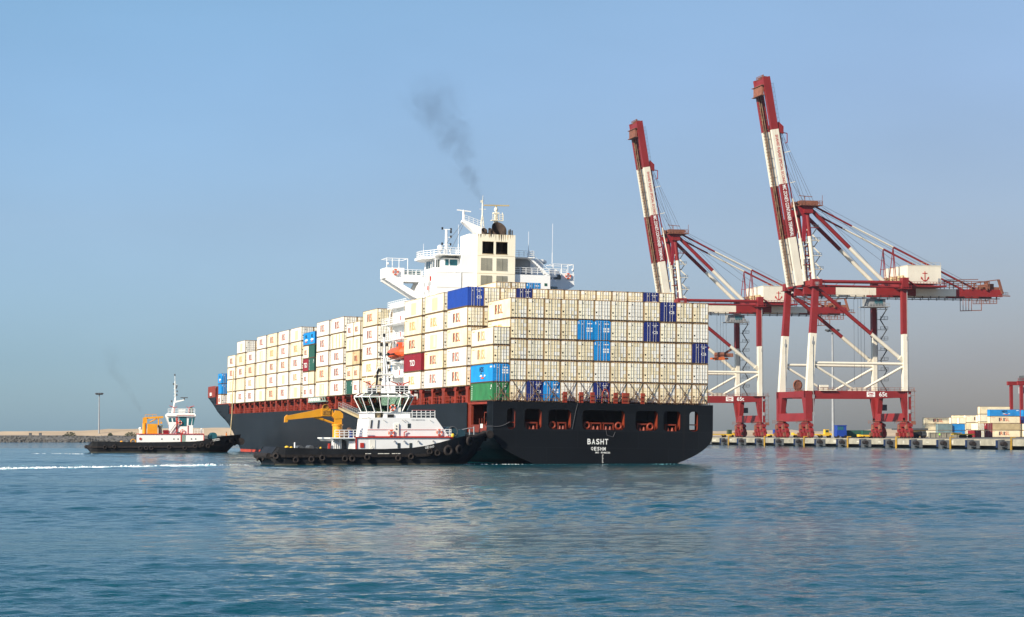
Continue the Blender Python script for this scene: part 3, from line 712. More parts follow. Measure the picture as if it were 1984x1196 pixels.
for b in range(1, 16):
    u = BAY[b]
    for k in range(5):
        a = u + 0.6 + k * 2.5; hh = sr.choice((1.0, 1.3, 1.5, 1.1)); st = MB(); st.box(0.9, 1.3, a, a + sr.uniform(1.2, 2.2), 8.7, 8.7 + hh)
        if sr.random() < 0.5: st.box(0.6, 0.9, a + 0.3, a + 0.8, 8.7, 9.5)
        st.build('deck_box', deckred, ship)
        if sr.random() < 0.6: st = MB(); st.tube((0.5, a + 0.4, 8.7), (0.5, a + 0.4, 8.7 + sr.uniform(0.7, 1.2)), 0.18, 8); st.build('deck_vent', deckred, ship)
    st = MB(); st.box(-0.05, 0.02, u - 0.6, u + 12.6, 9.72, 9.78); st.box(-0.05, 0.02, u - 0.6, u + 12.6, 9.2, 9.25)
    for k in range(7): st.box(-0.05, 0.02, u - 0.5 + k * 2.1, u - 0.42 + k * 2.1, 8.7, 9.78)
    st.build('side_rail', deckred, ship)
st = MB(); st.box(1.5, 1.7, 57, 75, 8.7, 10.4); st.build('deck_bulkhead', deckred, ship)
st = MB(); st.box(0.5, 2.2, 11.6, 13.2, 8.7, 13.6); st.box(-0.2, 0.3, 11.6, 12.2, 4.5, 11.0); st.build('lashing_bridge', deckred, ship)
# mooring deck seen through the openings
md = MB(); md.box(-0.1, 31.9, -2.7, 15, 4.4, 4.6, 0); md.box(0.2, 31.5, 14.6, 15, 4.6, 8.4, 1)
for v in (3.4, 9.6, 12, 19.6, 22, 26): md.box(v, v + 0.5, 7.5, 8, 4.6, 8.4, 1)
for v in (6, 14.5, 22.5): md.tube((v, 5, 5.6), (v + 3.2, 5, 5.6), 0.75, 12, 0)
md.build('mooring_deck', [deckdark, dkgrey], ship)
sd = MB(); sd.box(-0.15, 0.2, 9.8, 11.5, 4.5, 8.45); sd.box(-0.12, 0.1, 0.4, 9.8, 4.5, 5.5); sd.box(0.2, 2.0, 11.2, 11.5, 4.6, 8.4); sd.box(1.9, 2.2, 3, 9, 4.6, 6.0)
for u in (5.6, 4.2, 2.6): sd.tube((0.0, u, 5.5), (0.0, u, 6.4), 0.06, 6)
sd.path([(-0.1, 0.5, 5.5), (-0.1, 0.5, 7.2), (-0.1, 2.4, 7.2), (-0.1, 2.6, 5.5)], 0.07)
so = sd.build('side_mooring_port', orangered, ship)
fl = MB(); fl.torus((-0.14, 1.0, 5.2), (1, 0, 0), 0.38, 0.14); fl.build('fairlead', orangered, so)
fl = MB(); fl.box(-0.16, -0.12, 3.3, 4.6, 5.0, 5.6); fl.build('notice_board', whitem, so)
for a, b, c, d in OPEN:
    f = MB(); r = 0.5
    f.box(b - 0.02, b + 0.14, -2.70, -1.5, c, d); f.box(a, b, -2.70, -1.5, c - 0.12, c + 0.02); f.box(b + 0.14, b + 0.5, -1.8, -1.5, c, d)
    pf_ = f.build('mooring_port', orangered, ship)
    if b - a > 2:
        n = 2 if b - a > 5 else 1
        f = MB()
        for k in range(n):
            x0 = a + 0.35 if n == 1 else a + 1.35 + k * 1.85; x1 = b - 0.5 if n == 1 and b - a < 2.7 else x0 + 1.6
            if (a, b) == (7.68, 11.04): x0, x1 = a + 1.5, b - 0.6
            f.box(x0, x1, -2.55, -2.2, c + 0.8, c + 1.0); f.box(x0, x0 + 0.15, -2.55, -2.2, c, c + 0.9); f.box(x1 - 0.15, x1, -2.55, -2.2, c, c + 0.9)
            for q in (0.3, 0.68): f.tube((x0 + (x1 - x0) * q, -2.4, c), (x0 + (x1 - x0) * q, -2.4, c + 0.5), 0.26, 8, 0, 0.12)
        f.build('roller_fairlead', orangered, pf_)
        if b - a > 3:
            for x in ((a + 0.8, b - 0.8) if n == 2 else ((a + 0.75,) if a < 12 else (b - 1.0,))):
                f = MB(); f.torus((x, -2.5, c + 0.55), (0, 1, 0), 0.42, 0.17, 16, 8); f.build('fairlead', orangered, pf_)
    else:
        f = MB(); f.box(a, b, -2.5, -2.2, c + 0.9, c + 1.05); f.box(a, b, -2.3, -1.6, c, c + 0.3); f.build('roller_fairlead', orangered, pf_)
# stern lettering, draught marks, mooring line
t = MB()
for i, ch in enumerate('BASHT'): t.text(ch, (13.43 + i * 0.64, -3.02, 2.92), (1, 0, 0), (0, 0, 1), 0.50, 0.78)
for i, ch in enumerate('QESHM'): t.text(ch, (13.97 + i * 0.455, -3.02, 2.06), (1, 0, 0), (0, 0, 1), 0.34, 0.5)
t.text('IMO', (14.62, -3.02, 1.66), (1, 0, 0), (0, 0, 1), 0.52, 0.24); t.text('9346536', (15.42, -3.02, 1.66), (1, 0, 0), (0, 0, 1), 1.38, 0.24)
for i in range(9): t.box(15.62, 15.74 if i % 4 else 15.84, -3.02, -3.0, 0.38 + i * 0.13, 0.44 + i * 0.13)
t.build('name_lettering', whitem, ship)
ml = MB(); pts = []
for i in range(9): k = i / 8; pts.append((-0.45 + 2.5 * k, -3.12, 5.25 + 0.65 * k - 1.1 * k * (1 - k)))
ml.path([(-0.5, 1.0, 5.25)] + pts, 0.035, 5); ml.build('mooring_line', ropem, ship); ml = MB(); ml.path([(11.9, -3.1, 8.6), (11.6, -3.1, 7.4), (11.15, -3.1, 5.0)], 0.025, 5); ml.build('mooring_line', ropem, ship); ml = MB()
ml.path([(16.1, -3.1, 5.1), (16.3, -3.06, 4.2), (17.2, -3.06, 4.0), (17.5, -3.06, 4.7)], 0.03, 5)
ml.build('mooring_line', ropem, ship)
# gear on the stern edge: lashing rods, red posts, rail
for c in range(13):
    v = c * CW
    for a, b in ((0.35, 2.2), (2.2, 0.35), (0.12, 1.5), (2.33, 1.0)):
        lr = MB(); lr.tube((v + a, -1.62, 8.85), (v + b, -1.36, ZS + (2.9 if abs(a - b) > 1.6 else 1.6)), 0.04, 5); lr.build('lashing_rod', lashm, ship)
for v in (10.05, 12.45, 14.1, 17.55, 18.8, 19.3, 21.6):
    p = MB(); p.box(v, v + 0.52, -2.35, -1.9, 8.7, 10.25); p.build('deck_post', deckred, ship)
p = MB(); p.path([(15.75, -2.2, 8.7), (15.85, -2.2, 10.2), (16.1, -2.2, 10.65), (16.45, -2.2, 10.65), (16.7, -2.2, 10.2), (16.8, -2.2, 8.7)], 0.11); p.bar((15.8, -2.2, 9.5), (16.75, -2.2, 9.5), 0.15); p.build('rope_gallows', deckred, ship)
p = MB(); p.rail([(0, -2.5, 8.7), (31.8, -2.5, 8.7)], 1.1, 0.03, 2.46, bars=2)
for c in range(26): x = c * 1.23; p.bar((x, -1.7, 8.72), (x + 0.5 * (1 if c % 2 else -1), -1.7, 9.5), 0.09)
p.build('stern_rail', lashm, ship)
# accommodation ladders on the port side
g = MB(); a, b = Vector((-0.7, 100.4, 8.75)), Vector((-0.7, 77, 6.4))
for s in (0, 0.75): g.bar(a + Vector((-s, 0, 0)), b + Vector((-s, 0, 0)), 0.10, 0.34, 0)
n = 30
for i in range(n + 1):
    p = a.lerp(b, i / n); g.box(p.x - 0.75, p.x, p.y - 0.16, p.y + 0.16, p.z - 0.04, p.z + 0.02, 0)
for s in (0, -0.75):
    for i in range(0, n + 1, 2): p = a.lerp(b, i / n) + Vector((s, 0, 0)); g.bar(p, p + Vector((0, 0, 1.05)), 0.05, mi=1)
    for z in (0.55, 1.05): g.bar(a + Vector((s, 0, z)), b + Vector((s, 0, z)), 0.05, mi=1)
g.build('accommodation_ladder', [tan, greym], ship)
g = MB(); g.box(-0.75, -0.25, 116.5, 134.5, 10.15, 10.3)
for z in (10.3, 11.0): g.box(-0.75, -0.65, 116.5, 134.5, z, z + 0.12)
for i in range(8): g.bar((-0.7, 117 + 2.3 * i, 10.3), (-0.7, 118 + 2.3 * i, 11.0), 0.16)
g.box(-0.7, -0.6, 123, 134.5, 10.3, 11.0, 1); g.build('stowed_ladder', [greengrey, offwhite], ship)
ch = MB(); ch.path([(-0.4, 233.3, 19), (-0.5, 233.4, 8.7), (-0.75, 233.6, 4.0), (0.5, 236, 2.0)], 0.12, 6); ch.build('pilot_rope', tan, ship)

# ------------------------------------------------ accommodation, bridge and funnel
sup = MB()
sup.box(0.9, 31.2, 57, 73, 8.7, 10.9); sup.box(2.2, 30, 57.5, 73, 10.9, 26.3)
sup.box(5.88, 25.5, 57, 72.5, 26.3, 30.98)                    # upper house
sup.box(1.4, 5.9, 60, 72, 25.6, 26.3); sup.box(25.5, 30.8, 60, 72, 25.6, 26.3)
sup.box(10.14, 13.0, 57.004, 66, 30.98, 34.05); sup.box(11.41, 13.0, 57.0, 63, 34.05, 37.50)
house = sup.build('accommodation_block', shipwhite, ship)
# seams on the aft wall
sm = MB()
for z in (28.4, 30.95): sm.box(5.9, 12.7, 56.975, 57.0, z, z + 0.05)
sm.box(10.1, 10.2, 56.94, 57.0, 26.3, 31.0); sm.box(19.25, 19.32, 56.94, 57.0, 26.3, 31.0)
sm.build('wall_seam', greym, house)
fn = MB()
x0, x1, uF, zt = 12.65, 19.2, 56.45, 37.47
holes = [(13.51, 15.45, 34.22, 36.23), (15.86, 17.85, 34.22, 36.23)]
pv2, pf2 = plate_geo([(x0, 26), (x1, 26), (x1, zt), (x0, zt)], [[(a, c), (b, c), (b, d), (a, d)] for a, b, c, d in holes])
fn.add([(x, uF, z) for x, z, _ in pv2], pf2, 0)
fn.box(x0, x0 + 0.1, uF + 0.002, 64, 26, zt - 0.002); fn.box(x1 - 0.1, x1, uF + 0.002, 64, 26, zt - 0.002); fn.box(x0 + 0.1, x1 - 0.1, uF + 0.004, 64, zt - 0.12, zt - 0.006)
for z in (33.85, 30.9): fn.box(x0, x1, uF - 0.02, uF, z, z + 0.05, 1)
funnel = fn.build('funnel', [funnelcream, tan], ship)
fr = random.Random(4)
for i in range(15):
    a = x0 + 0.15 + i * 0.42 + fr.uniform(-.1, .1); w = fr.uniform(0.10, 0.34); d_ = fr.uniform(0.25, 0.75) + (0.6 if 3.0 < a - x0 < 5.6 else 0); k = MB(); k.prism([(a, zt - 0.01), (a + w, zt - 0.01), (a + w * 0.75, zt - d_ * 0.6), (a + w * 0.5, zt - d_), (a + w * 0.2, zt - d_ * 0.55)], 'y', uF - 0.012, uF); k.build('stain', stainm if fr.random() < 0.6 else soot, funnel)
for a, b, c, d in holes: k = MB(); k.box(a - 0.06, b + 0.06, uF - 0.05, uF, c - 0.1, c); k.box(a - 0.06, b + 0.06, uF - 0.03, uF, d, d + 0.06); k.build('opening_trim', stainm, funnel)
vd = MB(); vd.box(x0 + 0.12, x1 - 0.12, 60.5, 60.7, 33.5, 37.3)
for x in (13.9, 14.7, 16.3, 17.2): vd.tube((x, 58.6, 33.8), (x, 58.6, 37.2), 0.42, 10)
for x in (13.9, 16.4):
    for z in (34.6, 35.2): vd.box(x, x + 0.9, 57.5, 57.6, z, z + 0.06)
vd.build('exhaust_trunk', soot, funnel)
for a, b, c, d in ((13.29, 15.22, 31.48, 33.5), (15.97, 17.87, 31.48, 33.5), (13.31, 15.24, 28.55, 30.6), (15.98, 17.9, 28.55, 30.6)):
    lv = MB()
    n = 12
    for i in range(n): z = c + (d - c) * i / n; lv.prism([(uF - 0.03, z), (uF - 0.06, z + 0.02), (uF - 0.01, z + (d - c) / n)], 'x', a, b)
    lv.box((a + b) / 2 - 0.05, (a + b) / 2 + 0.05, uF - 0.08, uF, c, d); lv.box(a - 0.04, b + 0.04, uF - 0.05, uF, c - 0.06, c, 0)
    lv.build('louvre', louvre, funnel)
def cowl(cx, cy, z0, r, hgt, tilt, nm, par):
    m = MB(); n = 24; vs = []
    for i in range(n):
        t = 2 * math.pi * i / n; vs.append((cx + r * math.cos(t), cy + r * math.sin(t), z0))
    for i in range(n):
        t = 2 * math.pi * i / n; vs.append((cx + r * math.cos(t), cy + r * math.sin(t), z0 + hgt + tilt * r * math.sin(t)))
    fs = [(i, (i + 1) % n, n + (i + 1) % n, n + i) for i in range(n)]
    m.add(vs, fs, 0, True)
    vs2 = [(cx + (p[0] - cx) * 0.94, cy + (p[1] - cy) * 0.94, p[2]) for p in vs]
    m.add(vs2, [f[::-1] for f in fs], 0, True)
    return m.build(nm, soot, par)
cowl(16.95, 58.6, 37.3, 1.24, 1.35, 1.0, 'exhaust_cowl', funnel)
cowl(14.35, 58.4, 37.3, 0.48, 1.0, 0.9, 'exhaust_pipe', funnel); cowl(15.35, 58.4, 37.3, 0.33, 1.2, 0.7, 'exhaust_pipe', funnel); cowl(14.9, 57.6, 37.3, 0.4, 0.35, 0.5, 'exhaust_pipe', funnel)
m = MB(); m.tube((18.5, 58, 37.4), (18.5, 58, 38.2), 0.22, 8); m.tube((18.75, 58, 37.4), (18.75, 58, 38.6), 0.08, 6); m.ball((18.6, 58, 38.3), 0.25); m.box(18.95, 19.15, 57.9, 58.1, 37.4, 38.4); m.build('vent_pipe', dkgrey, funnel)
# radar platform and masts ahead of the funnel
m = MB()
m.prism([(11.0, 39.75), (13.2, 37.9), (14.6, 37.5), (14.6, 38.8), (11.2, 40.1)], 'y', 60, 61.6)
m.rail([(11.3, 60.1, 39.9), (14.4, 60.1, 38.9)], 1.0, 0.03, 0.9)
m.tube((11.35, 60.8, 39.9), (11.35, 60.8, 41.5), 0.22, 8); m.bar((10.2, 60.8, 41.75), (12.6, 60.8, 41.55), 0.16, 0.2); m.tube((11.35, 60.8, 41.4), (11.35, 60.8, 41.8), 0.12, 8)
plat = m.build('radar_platform', shipwhite, ship)
m = MB()
for dx, dy in ((-0.55, 0), (0.55, 0), (0, 0.6)): m.tube((14.6 + dx, 61 + dy, 37.5), (14.7, 61.2, 41.5), 0.07, 6)
for z in (38.3, 39.0, 39.7, 40.4): m.bar((14.1 + (z - 38) * 0.14, 61, z), (15.2 - (z - 38) * 0.14, 61, z), 0.06)
m.tube((14.7, 61.2, 40.8), (14.7, 61.2, 43.6), 0.12, 8); m.tube((14.7, 61.2, 43.6), (14.75, 61.2, 44.4), 0.04, 6); m.box(14.4, 14.6, 61.1, 61.3, 43.2, 43.6)
m.bar((14.2, 61.2, 42.1), (15.3, 61.2, 42.1), 0.07); m.build('lattice_mast', funnelcream, ship)
m = MB()
for dx in (-0.45, 0.45): m.tube((17.0 + dx, 61, 37.5), (17.0 + dx * 0.4, 61, 41.6), 0.09, 6)
m.tube((17.0, 61, 38.5), (17.0, 61, 42.4), 0.16, 8); m.box(16.5, 17.5, 60.6, 61.4, 41.4, 41.6); m.ball((17, 61, 42.1), 0.34, 0.34, 0.4)
m.rail([(16.3, 60.6, 40.3), (18.2, 60.6, 40.3)], 1.0, 0.03, 0.6); m.box(16.2, 18.2, 60.5, 61.5, 40.2, 40.3)
m.tube((18.1, 60.8, 40.3), (18.1, 60.8, 41.6), 0.07, 6)
m.build('radar_mast', funnelcream, ship)
m = MB(); m.bar((14.9, 61, 42.75), (19.3, 61, 42.85), 0.22, 0.22); m.tube((17, 61, 42.3), (17, 61, 42.7), 0.15, 8); m.build('radar_scanner', tan, ship)
m = MB()
m.path([(11.2, 60.5, 39.7), (7.4, 62, 34.4)], 0.03, 4); m.build('stay_wire', ropem, ship); m = MB(); m.path([(11.4, 60.5, 39.6), (9.0, 61, 34.4)], 0.03, 4); m.build('stay_wire', ropem, ship)
# wheelhouse
m = MB()
m.prism([(6.6, 61), (6.6, 68.5), (7.8, 71), (24.2, 71), (25.4, 68.5), (25.4, 61)], 'z', 30.98, 33.55)
m.box(7.4, 10.1, 58.5, 61, 30.98, 33.4); m.box(9.2, 10.2, 57.2, 58.5, 30.98, 31.9)
wh = m.build('wheelhouse', shipwhite, ship)
m = MB(); m.prism([(4.9, 64), (4.9, 68.8), (6.8, 71.8), (25.2, 71.8), (26.9, 68.8), (26.9, 64), (25.4, 60.8), (6.6, 60.8)], 'z', 33.55, 33.95); m.build('roof', shipwhite, wh)
for a, b in ((61.3, 62.3), (62.8, 63.5), (64.2, 65.6), (65.9, 67.3)):
    g = MB(); g.box(6.56, 6.60, a, b, 32.05, 33.3); g.build('window', dkglass, wh)
for a, b in ((7.7, 8.3), (8.5, 9.8)):
    g = MB(); g.box(a, b, 58.46, 58.5, 32.2, 33.2); g.build('window', tealglass, wh)
for a, b in ((6.75, 6.95), (7.05, 7.35)):
    g = MB(); g.box(a, b, 60.96, 61.0, 32.0, 33.3); g.build('window', dkglass, wh)
rails('bridge_railing', ([(5.2, 66, 33.95), (5.2, 68.6, 33.95), (7, 71.6, 33.95)], [(5.2, 66, 33.95), (7, 61, 33.95), (11.3, 61, 33.95)], [(6.3, 57.3, 33.95), (10.2, 57.3, 34.05)], [(10.3, 57.3, 34.05), (11.4, 57.3, 34.05)], [(19.4, 58, 34.0), (22.9, 58, 34.0), (22.9, 62, 34)], [(19.3, 57.2, 31.1), (28.4, 57.2, 31.1)]), shipwhite, ship, 1.05, 0.038, 1.0)
m = MB(); m.box(6.2, 10.2, 57.2, 60.8, 33.85, 33.95); m.build('deck_slab', shipwhite, ship); m = MB(); m.box(19.2, 23, 57.8, 63, 33.85, 34.0); m.build('deck_slab', shipwhite, ship)
m = MB()
for i in range(10): k = i / 9; m.box(22.2 + 3.0 * k, 22.7 + 3.0 * k, 58.2, 59.2, 33.8 - 2.7 * k, 33.9 - 2.7 * k)
for u in (58.15, 59.25): m.bar((22.2, u, 33.9), (25.6, u, 31.0), 0.1, 0.28); m.bar((22.2, u, 34.9), (25.6, u, 32.0), 0.06)
m.build('outside_stair', shipwhite, ship)
m = MB(); m.box(19.2, 23.0, 60.5, 60.7, 31, 33.9); m.build('wall_panel', greym, ship)
# bridge wings
for s in (0, 1):
    X = (lambda v: v) if s == 0 else (lambda v: 31.6 - v)
    m = MB()
    def bx(a, b, *r): m.box(X(a), X(b), *r)
    bx(-0.7, 6.6, 65.6, 70, 30.35, 30.65); bx(-0.72, 2.4, 65.55, 65.7, 30.35, 32.05); bx(-0.75, -0.6, 65.7, 70, 30.35, 32.05); bx(-0.6, 6.6, 69.9, 70.05, 30.65, 31.9)
    for u in (65.5, 69.3):
        pts = [(X(-0.75), 30.36), (X(-0.75), 29.95), (X(4.2), 27.2), (X(5.9), 26.4), (X(5.9), 30.36)]
        hol = [(X(2.25), 29.75), (X(2.25), 29.25), (X(4.2), 28.15), (X(4.95), 29.75)]
        v2, f2 = plate_geo(pts, [hol])
        for uu in (u, u + 0.45): m.add([(x, uu, z) for x, z, _ in v2], f2, 0)
        m.bar((X(-0.7), u + 0.22, 29.97), (X(4.2), u + 0.22, 27.2), 0.45, 0.12, 0)
    wg = m.build('bridge_wing', shipwhite, ship)
    m = MB()
    for v in (-0.6, 0.35, 1.5, 3.0): m.tube((X(v), 65.7, 32.0), (X(v), 65.7, 33.65), 0.06, 6)
    m.bar((X(-0.6), 65.7, 33.65), (X(3.0), 65.7, 33.65), 0.09); m.bar((X(-0.6), 69.8, 33.65), (X(3.0), 69.8, 33.65), 0.09); m.bar((X(-0.6), 65.7, 33.65), (X(-0.6), 69.8, 33.65), 0.09); m.bar((X(3), 65.7, 33.65), (X(3), 69.8, 33.65), 0.09)
    m.bar((X(3.0), 65.7, 30.6), (X(3.0), 65.7, 32.0), 0.1); m.ball((X(-0.45), 65.5, 32.7), 0.22)
    m.rail([(X(2.4), 65.65, 30.65), (X(6.6), 65.65, 30.65)], 1.15, 0.035, 0.7, bars=4)
    m.build('wing_frame', shipwhite, wg)
    m = MB()
    for a, b in ((2.45, 2.95), (3.2, 4.4), (4.6, 5.4)): m.box(X(a), X(b), 65.9, 65.95, 31.0, 31.7)
    m.build('windbreak', tealglass if s == 0 else dkglass, wg)
def lifebuoy(label, mw, r=0.33):
    m = MB(); m.torus((0, 0, 0), (0, 1, 0), r, r * 0.26, 20, 8, 0)
    for k in range(4):
        t = R(45 + 90 * k); c, s = math.cos(t), math.sin(t)
        m.bar((c * r * 0.72, -0.02, s * r * 0.72), (c * r * 1.28, -0.02, s * r * 1.28), 0.14, r * 0.56, 1, up=(0, 1, 0))
    return tag(m.build('lifebuoy', [lifeorange, whitem], None, mw), label, 'lifebuoy', 'lifebuoys')
lifebuoy('orange lifebuoy on the white port bridge wing of the big ship', SHIP @ T(0.85, 65.35, 31.3), 0.42)
lifebuoy('orange lifebuoy on the starboard bridge wing beside the dark window', SHIP @ T(31.2, 65.35, 31.6), 0.42)
# signal mast and satellite dome
m = MB(); m.tube((9.2, 64, 33.9), (9.2, 64, 38.6), 0.28, 10, 0, 0.2)
for z, a, b in ((38.7, -0.7, 0.8), (37.4, -0.15, 0.8), (36.1, -0.7, 0.75)): m.bar((9.2 + a, 64, z), (9.2 + b, 64, z), 0.1)
m.tube((9.5, 64, 34), (9.2, 64, 36.3), 0.05, 6); m.tube((10.3, 64, 33.9), (9.4, 64, 36), 0.05, 6)
sg = m.build('signal_mast', shipwhite, ship)
for z, x in ((38.85, 8.5), (38.75, 10.0), (37.5, 10.0), (36.25, 8.5), (36.2, 9.95), (38.3, 10.0)):
    m = MB(); m.box(x - 0.13, x + 0.13, 63.9, 64.15, z - 0.2, z + 0.2); m.build('signal_lamp', blackm, sg)
m = MB(); m.tube((8.0, 63.5, 33.9), (8.0, 63.5, 35.2), 0.14, 8); m.tube((8.0, 63.5, 35.1), (8.0, 63.5, 35.6), 0.45, 14); m.ball((8.0, 63.5, 35.6), 0.45, 0.45, 0.42, 14, 8); m.box(7.4, 8.6, 63, 64, 33.95, 34.1); m.build('satellite_dome', shipwhite, ship)
for v, u, z0, z1 in ((10.8, 62, 34, 39.4), (22.5, 60, 34, 38.5), (27.3, 62, 32, 40.2), (6.0, 67, 34.0, 36.4)):
    m = MB(); m.tube((v, u, z0), (v, u, z0 + 0.4 * (z1 - z0)), 0.06, 6); m.tube((v, u, z0 + 0.4 * (z1 - z0)), (v, u, z1), 0.03, 5); m.tube((v, u, z0), (v, u, z0 + 0.3), 0.14, 8); m.build('whip_antenna', shipwhite, ship)
m = MB(); m.box(26.9, 27.9, 61, 62, 31.1, 32.3); m.tube((26.6, 61, 31.1), (26.6, 61, 32.2), 0.08); m.build('equipment_locker', shipwhite, ship)
# port side of the house: decks, rails, ladders, fire boxes
for z in (13.6, 16.4, 19.9, 22.6, 25.5):
    lo = z < 24; m = MB(); m.box(0.2 if lo else 1.2, 2.4, 57.5 if lo else 59, 73, z - 0.14, z)
    m.rail([(0.3 if lo else 1.3, 57.6 if lo else 59.2, z), (0.3 if lo else 1.3, 72.8, z)], 1.05, 0.035, 1.5); dkp = m.build('side_gallery', shipwhite, ship)
    if z < 25:
        f = MB(); f.box(0.26, 0.3, 58.2, 58.7, z + 0.2, z + 1.0); f.build('fire_box', tugred, dkp)
m = MB(); m.box(0.4, 2.3, 66, 72.8, 8.7, 13.5); m.build('side_house', shipwhite, ship)
for z0, z1, u0, u1 in ((13.6, 16.4, 67, 70), (16.4, 19.9, 70, 67), (19.9, 22.6, 67, 70), (22.6, 25.5, 70, 67)):
    m = MB()
    for v in (0.7, 1.5): m.bar((v, u0, z0), (v, u1, z1), 0.08, 0.25)
    for i in range(9): k = (i + 0.5) / 9; m.box(0.7, 1.5, u0 + (u1 - u0) * k - 0.12, u0 + (u1 - u0) * k + 0.12, z0 + (z1 - z0) * k, z0 + (z1 - z0) * k + 0.05)
    m.build('side_stair', shipwhite, ship)
pr_ = random.Random(11)
for i in range(16):
    u = pr_.uniform(60, 71.5); z = pr_.choice((27.0, 27.6, 28.4, 29.0)); m = MB(); m.box(5.80, 5.88, u, u + pr_.uniform(0.15, 0.5), z, z + pr_.uniform(0.2, 0.7)); m.build('wall_fitting', pr_.choice((greym, greym, offwhite)), house)
for u in (61.2, 64.5, 68): m = MB(); m.tube((5.75, u, 26.3), (5.75, u, 30.9), 0.07, 6, 0); m.build('pipe', greym, house)
m = MB()
for u in (65.6, 66.2): m.box(5.7, 5.76, u, u + 0.07, 26.3, 31.0)
for i in range(10): m.box(5.7, 5.76, 65.6, 66.27, 26.6 + i * 0.42, 26.66 + i * 0.42)
m.build('wall_ladder', greym, house)
for u, z in ((62.3, 28.2), (66.9, 27.4), (70.2, 27.9), (60.5, 29.7)):
    m = MB(); m.box(5.7, 5.88, u, u + 0.35, z, z + 0.75); m.build('fire_box', tugred, house)
for a in (20.0, 21.3, 24.5):
    m = MB(); m.box(a, a + 0.45, 56.95, 57.0, 29.2, 29.65); m.build('porthole', dkgreen, house)
# starboard dark windows on wing
m = MB(); m.box(29.0, 29.9, 65.4, 65.5, 31.0, 31.8); m.build('wing_window', dkglass, ship)

# lifeboat and its davit
lb = empty('lifeboat', 'orange enclosed lifeboat hanging on the port side by the bridge', 'lifeboat', SHIP @ T(0.2, 59.3, 16.4))
def boat_body():
    m = MB(); n = 14; ks = 12; vs = []
    for i in range(n + 1):
        t = -1 + 2 * i / n; w = 1.55 * max(0, 1 - abs(t) ** 2.6) ** 0.6 + 0.02; y = 4.9 * t
        for k in range(ks):
            a = 2 * math.pi * k / ks; zz = math.sin(a)
            vs.append((w * math.cos(a), y, (1.15 * zz * (0.55 + 0.45 * (1 - t * t)) if zz > 0 else 1.0 * zz * (1 - 0.25 * t * t)) + 0.25 * t * t + 0.9))
    for i in range(n):
        for k in range(ks): m.add([vs[i * ks + k], vs[i * ks + (k + 1) % ks], vs[(i + 1) * ks + (k + 1) % ks], vs[(i + 1) * ks + k]], [(0, 1, 2, 3)], 0, True)
    return m
hb = boat_body().build('hull', lifeorange, lb)
m = MB(); m.prism([(-3.9, 1.6), (-1.6, 1.6), (-1.9, 2.7), (-3.5, 2.7)], 'x', -0.8, 0.8); ck = m.build('cockpit', lifeorange, lb)
m = MB(); m.box(-0.84, -0.8, -3.3, -2.2, 2.0, 2.5); m.build('window', dkglass, ck)
m = MB(); m.box(-1.58, -1.5, -3.8, 3.8, 0.75, 0.92); m.build('rubbing_strake', blackm, lb)
for u in (55.5, 63):
    m = MB(); m.path([(2.2, u, 13.6), (1.2, u, 15.0), (1.0, u, 18.5), (0.4, u, 20.2), (-0.1, u, 20.2)], 0.17, 8); m.tube((0.1, u, 20.1), (0.1, u, 18.4), 0.04, 5); m.box(-0.2, 2.2, u - 0.25, u + 0.25, 15.6, 16.1); m.build('boat_davit', shipwhite, ship)
m = MB(); m.box(0.2, 2.2, 56, 62.7, 15.9, 16.08); m.build('boat_cradle', shipwhite, ship)
